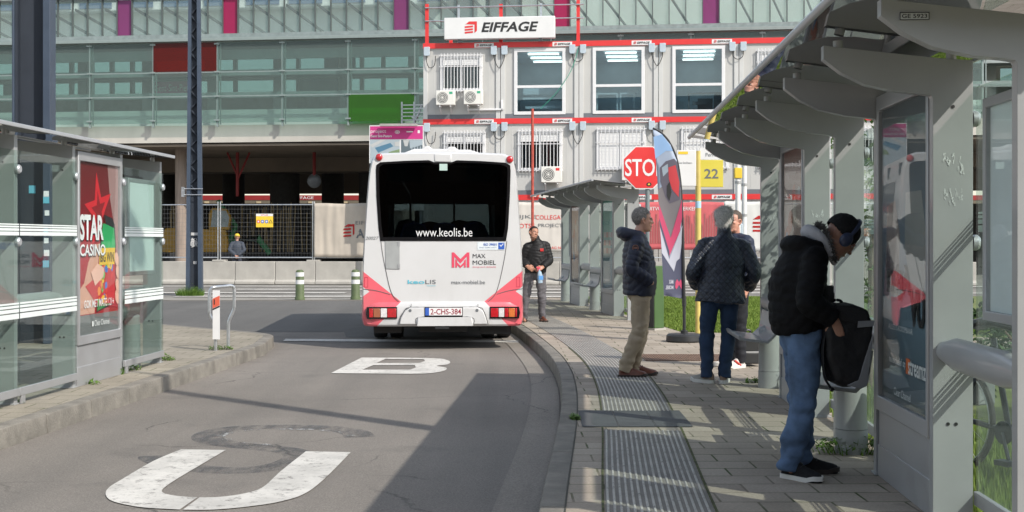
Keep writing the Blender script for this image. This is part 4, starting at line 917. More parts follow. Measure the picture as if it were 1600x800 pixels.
# project board beside the cabins
Yp = 47.5; t = thing('project_board', 'site board with magenta header and two aerial pictures standing behind the bus', 'sign board', (P(577, 300, Yp).x, Yp, 0), R(-3))
bw_, bz = (662 - 577) * Yp / F, P(577, 196, Yp).z
mb = MB(); mb.box(0, bw_, 0, .06, bz - 3.0, bz); bd = mb.build('board', m_wht, t)
hz_ = bz - .49; mb = MB(); mb.box(.03, bw_ - .02, -.006, -.002, hz_, bz - .03); hd = mb.build('header', m_mag, t)
text('lettering', 'project', m_wht, hd, (.05, -.006, bz - .30), (1, 0, 0), (0, 0, 1), .55, .15); text('lettering', 'Gent Sint-Pieters', m_wht, hd, (.05, -.006, bz - .42), (1, 0, 0), (0, 0, 1), .75, .09, bold=.02)
mb = MB(); ex = xz(-.010); mb.prism(blob(1.0, bz - .24, .09, .06, 18), ex, 0, .003, holes=[blob(1.0, bz - .24, .07, .04, 18)]); mb.box(.96, 1.04, -.010, -.007, bz - .26, bz - .22); mb.box(1.32, 1.55, -.01, -.007, bz - .25, bz - .21); mb.box(1.72, 1.80, -.01, -.007, bz - .28, bz - .18); mb.build('marks', m_wht, hd, ang=0)
pa = flat('picture haze blue', (.32, .38, .42)); pb = flat('picture roof blue', (.07, .17, .26)); pc = flat('picture grey', (.42, .43, .43)); pd_ = flat('picture dark', (.10, .13, .15)); pg = flat('picture green', (.17, .24, .12))
def pic(name, polys):
    for i, (pl, m_) in enumerate(polys): mb = MB(); mb.prism(pl, xz(-.004 - .002 * i), 0, .001); mb.build(name, m_, bd, ang=0)
pic('picture', [([(.03, hz_ - 1.0), (1.08, hz_ - 1.0), (1.08, hz_ - .02), (.03, hz_ - .02)], pa), ([(.2, hz_ - .3), (.75, hz_ - .13), (.86, hz_ - .25), (.32, hz_ - .48)], pb), ([(.03, hz_ - .2), (.4, hz_ - .02), (.6, hz_ - .02), (.1, hz_ - .3)], pc), ([(.7, hz_ - .45), (1.08, hz_ - .35), (1.08, hz_ - .6), (.6, hz_ - .6)], pg), ([(.9, hz_ - .1), (1.08, hz_ - .08), (1.08, hz_ - .25), (.92, hz_ - .25)], pc)])
pic('picture', [([(1.13, hz_ - 1.0), (bw_ - .03, hz_ - 1.0), (bw_ - .03, hz_ - .02), (1.13, hz_ - .02)], pd_), ([(1.2, hz_ - .03), (1.42, hz_ - .03), (1.36, hz_ - .25), (1.26, hz_ - .25)], pc), ([(1.42, hz_ - .03), (bw_ - .03, hz_ - .03), (bw_ - .03, hz_ - .2), (1.45, hz_ - .33)], pa)] + [([(1.5 + k * .1, hz_ - .5), (1.53 + k * .1, hz_ - .5), (1.53 + k * .1, hz_ - .25), (1.5 + k * .1, hz_ - .27)], pa) for k in range(4)])
mb = MB(); mb.box(.42, bw_ - .2, -.35, -.1, bz - .05, bz + .03); mb.build('lamp_bar', M('lamp bar grey', (.33, .31, .30), .5), t)
mb = MB()
for x in (.15, bw_ - .15): mb.box(x, x + .1, .06, .16, -.15, bz)
mb.build('post', m_galv, t)
# steel stair tower seen beside the cabins
t = thing('steel_stair', 'grey steel scaffold stair in front of the green glass panel', 'scaffold', (P(640, 200, 54).x, 54, 0), -KA)
mb = MB()
for x in (-.35, .15, .55): mb.box(x, x + .06, 0, .06, -.15, 7.0)
for k in range(12): mb.box(-.35, .55, .0, .05, 5.2 + k * .15, 5.24 + k * .15)
mb.tube([(-.35, .1, 5.0), (.5, .1, 6.9)], .05, 6); mb.build('frame', m_galv, t)
# ================================================================== BARRIER, FENCES, BANNERS
BA = R(3.2); BO = Vector(((430 - 800) * 48.6 / F, 48.6, -.15)); bh = lambda px, py: hit(px, py, BO, BA)
bp = lambda s, y, z: BO + Matrix.Rotation(-BA, 3, 'Z') @ Vector((s, y, 0)) + Vector((0, 0, z))
proto = None
for k in range(-13, 17):
    s = bh(432, 430)[0] + 1.46 * k
    if proto is None:
        mb = MB(); mb.prism([(-.3, 0), (.3, 0), (.3, .1), (.2, .16), (.2, .82), (-.2, .82), (-.2, .16), (-.3, .1)], lambda a, b, d: Vector((d, a, b)), .008, 1.452); proto = mb.build('barrier_block', m_conc, ang=20, bevel=.015)
        tag(proto, 'pale grey concrete barrier block in the long row below the mesh fence', 'concrete block', 'concrete barrier blocks'); o = proto
    else: o = proto.copy(); COL.objects.link(o)
    o.location = bp(s, rnd.uniform(-.015, .015), 0); o.rotation_euler = (0, 0, -BA + rnd.uniform(-.004, .004))
m_wire = M('dull wire', (.17, .175, .18), .5, metal=.4)
def fence(px, label, banner=None):
    s = bh(px, 360)[0]; t = thing('mesh_fence', label, 'fence', bp(s, .05, .82), -BA, 'mesh fence panels on the barrier')
    Wd, H = 3.42, 2.05; mb = MB()
    for x in (.02, Wd - .02): mb.cyl((x, 0, 0), (x, 0, H + .12), .024, n=8)
    for z in (.14, H): mb.cyl((.02, 0, z), (Wd - .02, 0, z), .021, n=8)
    mb.build('frame', m_galv, t)
    mb = MB(); n = int(Wd / .11)
    for k in range(1, n): x = Wd * k / n; mb.box(x - .0016, x + .0016, -.003, .003, .14, H)
    for k in range(1, 12): z = .14 + (H - .14) * k / 12; mb.box(.02, Wd - .02, .003, .009, z - .0028, z + .0028)
    tag(mb.build('mesh', m_wire, t, ang=0), kind=None)
    mb = MB(); mb.box(-.22, .22, -.25, .25, -.005, .06) ; mb.build('foot', m_conc, t, bevel=.01)
    return t
fence(49, 'mesh fence panel seen through the left shelter glass, leftmost'); fence(196, 'mesh fence panel behind the dark lattice mast')
fA = fence(343, 'mesh fence panel with the yellow safety sign on it'); fence(490, 'mesh fence panel behind the plain end of the beige banner left of the bus'); fence(637, 'mesh fence panel hidden behind the bus'); fence(784, 'mesh fence panel behind the beige slogan banner')
fence(931, 'mesh fence panel behind the red banner, left half'); fence(1078, 'mesh fence panel behind the red banner, right half'); fence(1225, 'mesh fence panel behind the near shelter frames')
WRK = {}
def cloth(label, pxa, pxb, pyt, pyb, mat, name='banner', seed=0, amp=.02):
    s0_, zt = bh(pxa, pyt); s1_, _ = bh(pxb, pyt); _, zb = bh(pxa, pyb); nx, nz = 70, 14; vs, fs = [], []
    for j in range(nz + 1):
        for i in range(nx + 1):
            u, v = i / nx, j / nz; x = s0_ + (s1_ - s0_) * u; z = zb + (zt - zb) * v
            y = amp * (noise.noise((x * 2.2 + seed, z * .5, 0)) + .6 * noise.noise((x * 6 + seed, z * .8, 3))) - .0; z += .012 * math.sin(x * 4 + seed)
            vs.append((x, -.03 + y, z + .15))
    for j in range(nz):
        for i in range(nx): a = j * (nx + 1) + i; fs.append((a, a + 1, a + nx + 2, a + nx + 1))
    mb = MB(); mb.add(vs, fs); o = mb.build(name, mat, ang=80, recalc=False); o.location = BO; o.rotation_euler = (0, 0, -BA)
    md = o.modifiers.new('thick', 'SOLIDIFY'); md.thickness = .006; md.offset = -1; WRK[o.name] = (seed, amp)
    return tag(o, label, 'banner', 'printed banners on the mesh fence'), s0_, s1_, zb + .15, zt + .15
m_beige = M('beige banner cloth', (.42, .375, .32), .8, var=.07, scale=2); m_beige2 = M('pale banner cloth', (.52, .49, .45), .8, var=.06, scale=2); m_rban = M('faded red banner cloth', (.48, .10, .11), .8, var=.08, scale=2); m_gban = M('grey white banner cloth', (.55, .55, .53), .8, var=.06, scale=2)
ba, s0_, s1_, zb, zt = cloth('wrinkled beige banner with red emblem, on the fence left of the bus', 491, 648, 318, 402, m_beige, seed=1, amp=.05)
def conform(o, parent, k=.005):
    seed, amp = WRK[parent.name]
    for v in o.data.vertices:
        x, z = v.co.x, v.co.z - .15; v.co.y = -.03 + amp * (noise.noise((x * 2.2 + seed, z * .5, 0)) + .6 * noise.noise((x * 6 + seed, z * .8, 3))) - k - .007
    return o
def bt(parent, s, z, body, mat, w_, h_, bold=0): return conform(text('lettering', body, mat, parent, (s, -.085, z), (1, 0, 0), (0, 0, 1), w_, h_, bold=bold), parent)
e = bh(537, 371); eo = MB()
for kz in (0, .12, .24): eo.prism([(e[0], e[1] + .17 + kz), (e[0] + .28, e[1] + .19 + kz), (e[0] + .28, e[1] + .25 + kz), (e[0], e[1] + .23 + kz)], xz(-.088), 0, .004)
eo.prism([(e[0] + .02, e[1] + .53), (e[0] + .16, e[1] + .63), (e[0] + .40, e[1] + .63), (e[0] + .40, e[1] + .28), (e[0] + .34, e[1] + .22), (e[0] + .34, e[1] + .55)], xz(-.088), 0, .004); conform(eo.build('emblem', m_red, ba, ang=0), ba)
x, z = bh(556, 372); bt(ba, x + .02, z + .15, 'A', m_inkg, .30, .33, .03); x, z = bh(556, 351); bt(ba, x, z + .15, 'EIFFAGE', m_inkg, .95, .13)
bb, *_ = cloth('pale beige slogan banner on the fence between the bus and the far shelter', 800, 985, 316, 394, m_beige2, seed=5)
x, z = bh(802, 343); bt(bb, x, z + .15, 'RIJKE', m_inkg, .83, .16); x, z = bh(837, 343); bt(bb, x, z + .15, "COLLEGA'S", m_red, 1.02, .16)
x, z = bh(794, 356.5); bt(bb, x + .2, z + .15, 'OOTSE', m_red, .75, .16); x, z = bh(841, 356.5); bt(bb, x, z + .15, 'PROJECTEN', m_inkg, 1.15, .16); x, z = bh(850, 389); bt(bb, x, z + .15, 'VRAAG NU', m_red, .7, .09)
bc, s0_, s1_, zb, zt = cloth('faded red banner with a row of pale letters, on the fence behind the flag', 988, 1131, 316, 390, m_rban, seed=9)
x, z = bh(1012, 329); bt(bc, x, z + .15, 'UITVOERINGSWERKEN', m_wht, 1.75, .13)
mb = MB(); r = random.Random(3)
for k in range(32): mb.box(s0_ + .2 + k * .09, s0_ + .25 + k * .09, -.082, -.078, zb + .22, zb + r.uniform(.9, 1.35))
conform(mb.build('print_stripes', M('faded stripe print', (.52, .2, .2), .8), bc, ang=0), bc)
bd2, s0_, s1_, zb, zt = cloth('grey white banner with red emblem, on the fence right of the grey haired man', 1132, 1290, 315, 392, m_gban, seed=12)
x, z = bh(1176, 362); mb = MB()
for kz in (0, .14, .28): mb.box(x, x + .42, -.082, -.078, z + .15 + kz, z + .22 + kz)
mb.prism([(x, z + .58), (x + .2, z + .72), (x + .5, z + .72), (x + .5, z + .62)], xz(-.082), 0, .004); conform(mb.build('emblem', m_red, bd2, ang=0), bd2)
# yellow safety sign tied to the fence
s, z = bh(400.5, 355); s2, z2 = bh(427, 334); t = thing('safety_sign', 'yellow safety board with four round and triangular pictograms tied to the mesh fence', 'sign', bp(s, -.0, 0), -BA)
w_, h_, zb = s2 - s, z2 - z, z + .15
mb = MB(); mb.box(0, w_, -.04, -.03, zb, zb + h_); mb.build('board', m_gold, t)
mb = MB(); mb.box(0, w_, -.043, -.0405, zb + h_ * .82, zb + h_); mb.build('white_header', m_wht, t)
text('lettering', 'EIFFAGE', m_red, t, (w_ * .3, -.0435, zb + h_ * .86), (1, 0, 0), (0, 0, 1), w_ * .4, h_ * .09)
blue = flat('sign blue', (.03, .10, .42))
for k, m_ in enumerate([m_red, blue, blue]):
    mb = MB(); mb.prism(arc(w_ * (.14 + .24 * k), zb + h_ * .42, w_ * .10, 0, 360, 20)[:-1], xz(-.044), 0, .003); p = mb.build('pictogram', m_, t, ang=0)
    mb = MB(); mb.prism(arc(w_ * (.14 + .24 * k), zb + h_ * .42, w_ * .055, 0, 360, 12)[:-1], xz(-.047), 0, .002); mb.build('symbol', m_wht, p, ang=0)
mb = MB(); mb.prism([(w_ * .74, zb + h_ * .3), (w_ * .98, zb + h_ * .3), (w_ * .86, zb + h_ * .58)], xz(-.044), 0, .003, holes=[[(w_ * .78, zb + h_ * .325), (w_ * .86, zb + h_ * .52), (w_ * .94, zb + h_ * .325)]]); mb.build('pictogram', m_ink, t, ang=0)
for px in (300, 322, 476):
    pass
# ================================================================== STREET FURNITURE
def bollard(label, px, py):
    b = G(px, py, -.15); t = thing('bollard', label, 'bollard', (b.x, b.y, -.15), 0, 'green bollards by the crossing')
    mg = M('bollard green', (.085, .115, .05), .6, var=.15); h = .80
    mb = MB(); mb.tube([(0, 0, 0), (0, 0, .05), (0, 0, .10), (0, 0, h - .06), (0, 0, h - .02), (0, 0, h)], [.135, .135, .118, .108, .09, .05], 20); mb.build('post', mg, t)
    mb = MB()
    for z in (.42, .62): mb.tube([(0, 0, z), (0, 0, z + .11)], [.1145, .1130], 20)
    mb.build('reflective_band', m_wht, t)
bollard('green bollard with two white bands, further from the bus', 468.5, 468.5); bollard('green bollard with two white bands, close to the bus', 555.5, 468)
# dark lattice mast
t = thing('lattice_mast', 'slim dark blue lattice mast with grass at its foot and a scrawled tag', 'mast', (P(304, 447, 38.5).x, 38.5, -.15), R(4))
mb = MB()
for x in (-.175, .175):
    mb.add([(x - .055, -.14, 0), (x + .055, -.14, 0), (x + .055, .14, 0), (x - .055, .14, 0), (x * .62 - .04, -.1, 10), (x * .62 + .04, -.1, 10), (x * .62 + .04, .1, 10), (x * .62 - .04, .1, 10)], [(0, 1, 5, 4), (1, 2, 6, 5), (2, 3, 7, 6), (3, 0, 4, 7), (3, 2, 1, 0), (4, 5, 6, 7)])
mb.build('flange', m_navyst, t)
mb = MB(); mb.box(-.15, .15, .02, .06, 0, 2.9)
for k in range(26):
    z = 2.9 + k * .27; w0 = .16 * (1 - .38 * z / 10); sg = 1 if k % 2 else -1; mb.tube([(-w0 * sg, 0, z), (w0 * sg, 0, z + .27)], .025, 6)
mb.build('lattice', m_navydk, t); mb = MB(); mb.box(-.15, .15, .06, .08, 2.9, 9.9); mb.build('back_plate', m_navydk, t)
mb = MB()
for z in (2.88, 3.05): mb.tube([(-.28, -.16, z), (.26, -.16, z)], .012, 6)
mb.box(-.34, -.25, -.2, -.05, 2.82, 3.1); mb.build('bracket', m_galv, t)
mb = MB(); r = random.Random(8)
for k in range(9): mb.tube(catmull([(r.uniform(-.12, .1), -.0, r.uniform(1.35, 1.65)) for _ in range(4)], 4), .009, 5)
mb.box(-.1, .1, .0, .015, 1.72, 1.8); mb.box(-.03, .06, .0, .015, .9, .98); mb.build('tag_scrawl', M('pale scrawl', (.5, .5, .5), .7), t)
# big H-section mast behind the left shelter
t = thing('steel_mast', 'massive dark blue steel column rising behind the left shelter roof', 'mast', (P(52, 400, 18.6).x, 18.6, 0), R(6))
mb = MB()
for x in (-.245, .165): mb.box(x, x + (.03 if x < 0 else .10), -.17, .17, 0, 9)
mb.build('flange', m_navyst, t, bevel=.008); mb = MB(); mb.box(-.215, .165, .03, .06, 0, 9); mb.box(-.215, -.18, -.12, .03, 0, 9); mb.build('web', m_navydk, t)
stk = [flat('sticker white', (.7, .72, .74)), flat('sticker blue', (.12, .42, .55))]
for k, (x, z, s_) in enumerate([(.215, 2.06, .035), (.215, 1.98, .04), (.225, 1.80, .03), (.21, 1.55, .03), (.215, 1.42, .03), (-.02, 2.13, .045), (.22, 1.25, .035), (.21, 1.1, .04)]):
    mb = MB(); y0 = -.178 if x > .1 else .022; mb.box(x - s_, x + s_, y0, y0 + .004, z - s_ * 1.2, z + s_ * 1.2); mb.build('sticker', stk[k % 2], t)
# warning triangle peeping out behind the column
c = P(28, 200, 24); t = thing('warning_sign', 'red edged triangular road sign peeping out behind the massive steel column', 'road sign', (c.x + .02, 24, 0), 0)
mb = MB(); h = P(0, 186, 24).z; tri = lambda k: [(-.45 * k, h - .78 - (k - 1) * .1), (.45 * k, h - .78 - (k - 1) * .1), (0, h + (k - 1) * .5)]
mb.prism(tri(1), xz(0), 0, .02); mb.build('plate', m_red, t, ang=0)
mb = MB(); mb.prism([(-.32, h - .70), (.32, h - .70), (0, h - .17)], xz(-.004), 0, .003); mb.build('white_field', m_wht, t, ang=0)
mb = MB(); mb.cyl((0, .05, 0), (0, .05, h - .2), .03); mb.build('post', M('sign post blue white', (.10, .18, .45), .5), t)
# bent metal hoop with the small notice
b = G(345, 547); t = thing('metal_hoop', 'bent galvanised tube hoop with a white and orange notice at the kerb', 'hoop rail', (b.x, b.y, 0), 0)
Yh = b.y; q = lambda px, py, y=0: Vector(((px - 345) * Yh / F, y, CZ - (py - HZ) * Yh / F))
pts = [q(339.5, 549, -.1), q(339, 515, -.1), q(337, 505, -.1), q(331, 492, -.1), q(330, 484, -.1), q(330, 460, -.09), q(332, 451, -.08), q(338, 448.5, -.06), q(350, 447.5, .08), q(356, 447, .14), q(360.5, 449, .17), q(361.5, 456, .18), q(361.5, 480, .18), q(360, 487, .18), q(354, 501, .18), q(352.5, 510, .18), q(352, 545.5, .18)]
mb = MB(); mb.tube(catmull(pts, 4), .022, 14); mb.build('tube', m_galv, t, ang=50)
mb = MB(); mb.box(q(336, 0).x, q(347, 0).x, -.14, -.13, q(0, 529).z, q(0, 453).z); nb = mb.build('notice_board', m_wht, t)
mb = MB(); mb.prism([(q(336, 0).x, q(0, 481).z), (q(347, 0).x, q(0, 476).z), (q(347, 0).x, q(0, 461).z), (q(336, 0).x, q(0, 466).z)], xz(-.143), 0, .002); mb.build('orange_field', flat('notice orange red', (.62, .11, .06)), nb, ang=0)
mb = MB(); mb.prism([(q(336, 0).x, q(0, 484).z), (q(347, 0).x, q(0, 479).z), (q(347, 0).x, q(0, 476.5).z), (q(336, 0).x, q(0, 481.5).z)], xz(-.143), 0, .002); mb.box(q(338, 0).x, q(339.5, 0).x, -.146, -.144, q(0, 475).z, q(0, 467).z); mb.build('print', m_ink, nb, ang=0)
# stop sign
Ys = 23.3; c = P(1006.5, 262, Ys); t = thing('stop_sign', 'red octagonal stop sign on a grey post behind the man in beige trousers', 'road sign', (c.x, Ys, 0), 0)
rad = .40; octo = lambda r_: [(r_ * math.cos(R(22.5 + 45 * k)), c.z + r_ * math.sin(R(22.5 + 45 * k))) for k in range(8)]
mb = MB(); mb.prism(octo(rad), xz(-.03), 0, .02); pl = mb.build('plate', m_wht, t, ang=0)
mb = MB(); mb.prism(octo(rad - .018), xz(-.034), 0, .003); mb.build('red_field', m_red, t, ang=0)
text('lettering', 'STOP', m_wht, t, (-.335, -.034, c.z - .15), (1, 0, 0), (0, 0, 1), .67, .30, bold=.012)
mb = MB(); mb.prism(blob(.08, c.z - .29, .045, .035, 14), xz(-.038), 0, .003); st_ = mb.build('sticker', m_ink, t, ang=0); mb = MB(); mb.prism(blob(.08, c.z - .29, .02, .015, 10), xz(-.040), 0, .002); mb.build('sticker_centre', m_gold, st_, ang=0)
mb = MB(); mb.cyl((.06, .02, 0), (.06, .02, c.z + .2), .038, n=14); mb.build('post', M('grey green post', (.16, .19, .2), .5), t)
# green litter cabinet
b = G(1019, 515); t = thing('green_cabinet', 'slim green litter cabinet with dark side behind the man in beige trousers', 'cabinet', (b.x, b.y, 0), R(40))
mb = MB(); mb.box(-.11, .11, -.16, .16, .03, 1.02); mb.build('case', M('cabinet green', (.055, .11, .035), .5), t, bevel=.012); mb = MB(); mb.box(-.12, -.111, -.15, .15, .05, 1.0); mb.build('dark_side', m_blackp, t); mb = MB(); mb.box(-.13, .13, -.18, .18, 0, .03); mb.build('foot', m_conc, t)
# yellow stop pole with its panels
b = G(1091, 527); t = thing('stop_pole', 'yellow bus stop pole with a yellow number 22 panel and white boxes', 'bus stop pole', (b.x, b.y, 0), 0); Yq = b.y
q = lambda px, py: ((px - 1091) * Yq / F, CZ - (py - HZ) * Yq / F)
mb = MB(); mb.cyl((0, 0, 0), (0, 0, q(0, 236)[1]), .042, n=18); po = mb.build('pole', M('faded yellow pole', (.56, .44, .13), .5, var=.12, scale=6), t)
mb = MB(); mb.cyl((0, 0, 1.15), (0, 0, 1.32), .0435, n=18); mb.cyl((0, 0, 1.9), (0, 0, 2.0), .0435, n=18); mb.build('sticker', flat('sticker pale blue', (.35, .55, .7)), po)
x0, z0 = q(1092.5, 292.5); x1, z1 = q(1129.5, 250)
mb = MB(); mb.box(x0, x1, -.03, .0, z0, z1); np_ = mb.build('number_panel', flat('panel yellow', (.58, .49, .06)), t, bevel=.006); text('lettering', '22', m_inkg, np_, (q(1100, 0)[0], -.03, q(0, 279)[1]), (1, 0, 0), (0, 0, 1), q(1122, 0)[0] - q(1100, 0)[0], q(0, 264)[1] - q(0, 279)[1], bold=.015)
a, zb = q(1093, 249.3); c_, zt = q(1140, 231); mb = MB(); mb.box(a, c_, -.03, 0, zb, zt); wp = mb.build('platform_panel', m_wht, t); text('lettering', 'Perron', m_inkg, wp, (q(1102, 0)[0], -.03, q(0, 245)[1]), (1, 0, 0), (0, 0, 1), .2, .055)
a, zb = q(1057, 291); c_, zt = q(1087, 235); mb = MB(); mb.box(a, c_, -.05, 0, zb, zt); lp = mb.build('list_panel', m_wht, t, bevel=.006); mb = MB(); mb.box(a + .02, c_ - .12, -.053, -.051, zt - .06, zt - .02); mb.build('yellow_strip', m_gold, lp)
text('lettering', 'Gent Sint-Pieters', m_inkg, lp, (a + .02, -.05, zt - .2), (1, 0, 0), (0, 0, 1), .2, .03)
# white street posts behind the men
for px, lab, y_ in ((1153, 'slim pale post with yellow bands, left of the pair behind the grey haired man', 25.5), (1163, 'slim white post with a grey box, right of the pair behind the grey haired man', 26.5)):
    c = P(px, 300, y_); t = thing('signal_post', lab, 'post', (c.x, y_, 0), 0, 'pale posts beyond the men')
    mb = MB(); mb.cyl((0, 0, -.02), (0, 0, 3.6), .05, n=12); mb.build('post', m_wht, t)
    mb = MB()
    for z in (1.2, 1.9, 2.5): mb.tube([(0, 0, z), (0, 0, z + .05)], [.06, .06], 12)
    mb.build('clamp', m_case, t)
    mb = MB(); mb.box(-.22, -.05, -.12, .05, 1.35, 1.75) if px > 1160 else mb.box(-.07, .07, -.07, .07, 2.6, 2.8); mb.build('box', m_jbox if px > 1160 else m_gold, t, bevel=.01)
# black feather-flag weight/case behind the grey haired man
b = G(1166, 571); t = thing('black_case', 'black boxy case on the paving beside the white sneakers', 'case', (b.x, b.y, 0), R(8))
mb = MB(); mb.box(-.19, .13, -.16, .16, .03, .16); mb.box(-.18, .12, -.15, .15, .17, .36); mb.build('case', m_blackp, t, bevel=.015); mb = MB(); mb.tube(catmull([(-.1, -.0, .36), (-.1, 0, .40), (.04, 0, .40), (.04, 0, .36)], 4), .012, 8); mb.build('handle', m_blackp, t); mb = MB(); mb.box(-.185, .125, -.165, -.16, .155, .175); mb.build('trim', m_case, t)
# off-frame street lamp whose shadow crosses the lane
t = thing('street_lamp', 'tall grey street lamp on the verge behind the near shelter, outside the photo', 'street lamp', (4.0, 6.85, -.02), 0)
mb = MB(); mb.tube([(0, 0, 0), (0, 0, 9.2)], [.14, .10], 14); mb.build('pole', m_galv, t); mb = MB(); mb.tube(catmull([(0, 0, 9.1), (-.3, .3, 9.4), (-1.2, 1.2, 9.5)], 5), .04, 10); mb.build('arm', m_galv, t); mb = MB(); mb.ell((-1.4, 1.4, 9.48), (.3, .3, .08)); mb.build('lamp_head', m_case, t)

# unseen building added behind the viewpoint to block low sky light; glass mirrors it
t = thing('sky_block_building', 'unseen brown brick building added behind the viewpoint to block low sky light', 'building', (0, -30, -.16), 0)
m_brk = M('brown brick wall', (.21, .13, .095), .85, var=.25, scale=2)
mb = MB(); hl = []
for k in range(-9, 10):
    for z in (1.0, 4.6, 8.2, 11.4): hl.append([(k * 4 - .9, z), (k * 4 - .9, z + 1.9), (k * 4 + .9, z + 1.9), (k * 4 + .9, z)])
mb.prism([(-40, 0), (40, 0), (40, 15), (-40, 15)], lambda a, b, d: Vector((a, d, b)), -.4, 0, holes=hl); mb.box(-40, 40, -10, -9.7, 0, 15); mb.build('wall', m_brk, t, ang=0)
mb = MB()
for h in hl: mb.box(h[0][0] + .002, h[2][0] - .002, -.3, -.25, h[0][1] + .002, h[1][1] - .002)
mb.build('window', M('dark window pane', (.03, .04, .05), .1, spec=.8), t, ang=0)
mb = MB(); mb.box(-40.3, 40.3, -10.2, .3, 15.003, 15.4); mb.build('roof', m_dgrey, t)
# ================================================================== FEATHER FLAG
b = G(1069, 534); Yf = b.y; t = thing('feather_flag', 'tall feather banner with red van picture and pink chevrons on a round black foot', 'flag', (b.x, b.y, 0), 0)
q = lambda px, py: ((px - 1069) * Yf / F, CZ - (py - HZ) * Yf / F)
mb = MB(); mb.tube([(0, 0, 0), (0, 0, .02), (0, 0, .09), (0, 0, .115), (0, 0, .12)], [.24, .255, .25, .22, .08], 28); mb.cyl((0, 0, .12), (0, 0, .16), .05, n=14); mb.build('water_foot', m_blackp, t)
pp = [q(1069, 525), q(1069, 480), q(1067.5, 400), q(1065.5, 330), q(1063, 285), q(1057.5, 250), q(1047, 224), q(1034, 208), q(1020, 200)]
pl3 = catmull([(x, 0, z) for x, z in pp], 6)
mb = MB(); mb.tube(pl3, [.024 - .012 * i / len(pl3) for i in range(len(pl3))], 10); mb.tube([(0, 0, .5), (0, 0, .64)], .03, 10); mb.build('bent_pole', m_blackp, t)
fy = lambda a, b_: .02 * math.sin(a * 9 + b_ * 2.2) - .01
def fprint(name, pxs, m_, k, par, sub=True):
    poly = [q(*p) for p in pxs]
    # subdivide the outline finely so the print follows the cloth
    mb = MB(); tris = tessellate_polygon([[Vector((a, c, 0)) for a, c in poly]]); me = bpy.data.meshes.new(name); bm = bmesh.new()
    vs = [bm.verts.new((a, 0, c)) for a, c in poly]
    for tr in tris:
        try: bm.faces.new([vs[i] for i in tr])
        except ValueError: pass
    bmesh.ops.subdivide_edges(bm, edges=bm.edges, cuts=5, use_grid_fill=True)
    for v in bm.verts: v.co.y = fy(v.co.x, v.co.z) - .0022 * k
    bm.to_mesh(me); bm.free(); me.materials.append(m_); o = bpy.data.objects.new(name, me); COL.objects.link(o); o.parent = par
    for p_ in me.polygons: p_.use_smooth = True
    return o
fo = [(1020, 201), (1026, 260), (1030, 330), (1034, 400), (1037, 461), (1052, 464), (1068, 467), (1067, 400), (1065, 330), (1062.5, 285), (1057, 251), (1047, 226), (1034, 210)]
fl = fprint('banner_cloth', fo, flat('banner pale sky', (.33, .39, .50), .7), 0, t); md = fl.modifiers.new('thick', 'SOLIDIFY'); md.thickness = .002; md.offset = -1
fprint('print', [(1021, 214), (1024, 248), (1040, 236), (1051, 236), (1046, 226), (1034, 210)], flat('banner blue sky', (.27, .43, .68), .7), 1, fl)
fprint('print', [(1028, 296), (1029.5, 322), (1036, 345), (1048, 372), (1058, 350), (1065, 322), (1063.5, 296), (1045, 285)], flat('banner road grey', (.17, .155, .165), .7), 1, fl)
fprint('print', [(1031, 262), (1040, 252), (1053, 248), (1058, 254), (1063, 288), (1062, 312), (1046, 318), (1040, 308), (1032, 284)], flat('banner van dark', (.11, .10, .13), .7), 2, fl)
fprint('print', [(1044, 262), (1055, 258), (1061, 285), (1060, 308), (1050, 296), (1045, 280)], flat('banner van red', (.52, .05, .06), .7), 3, fl)
fprint('print', [(1042, 290), (1046, 284), (1049, 300), (1046, 314), (1042, 306)], flat('banner wheel', (.03, .03, .03), .7), 4, fl)
fprint('print', [(1034, 262), (1043, 256), (1044, 268), (1036, 276)], flat('banner window', (.30, .36, .42), .7), 3, fl)
fprint('print', [(1029.5, 318), (1030, 345), (1046, 400), (1062, 362), (1065.5, 340), (1065, 312), (1048, 372)], flat('banner pink', (.48, .055, .13), .7), 3, fl)
nav = flat('banner navy', (.06, .065, .11), .7); wht = flat('banner white', (.42, .43, .50), .7)
fprint('print', [(1030, 341), (1031, 353), (1046, 405), (1046, 393)], nav, 4, fl)
fprint('print', [(1031, 352), (1034, 395), (1053, 424), (1057, 408), (1062, 404), (1066, 372), (1066, 352), (1046, 404)], wht, 3, fl)
fprint('print', [(1034, 396), (1037, 461), (1052, 464), (1068, 467), (1067, 374), (1062, 402), (1057, 409), (1053, 425)], nav, 2, fl)
def ftext(body, m_, px0, px1, py0, py1):
    a, z0 = q(px1, py1); b_, z1 = q(px0, py0); o = text('lettering', body, m_, fl, (a, 0, z0), (-1, 0, 0), (0, 0, 1), a - b_, z1 - z0, bold=.03, off=0)
    for v in o.data.vertices: v.co.y = fy(v.co.x, v.co.z) - .0095
ftext('MAX', wht, 1045, 1052, 437, 443.5); ftext('MOBIEL', wht, 1039.5, 1052, 446, 452)
fprint('emblem', [(1055, 449), (1057, 452), (1061, 445), (1065, 452), (1065.5, 442), (1064, 436), (1061, 441), (1058, 436), (1055.5, 441)], flat('banner pink', (.48, .055, .13), .7), 4, fl)
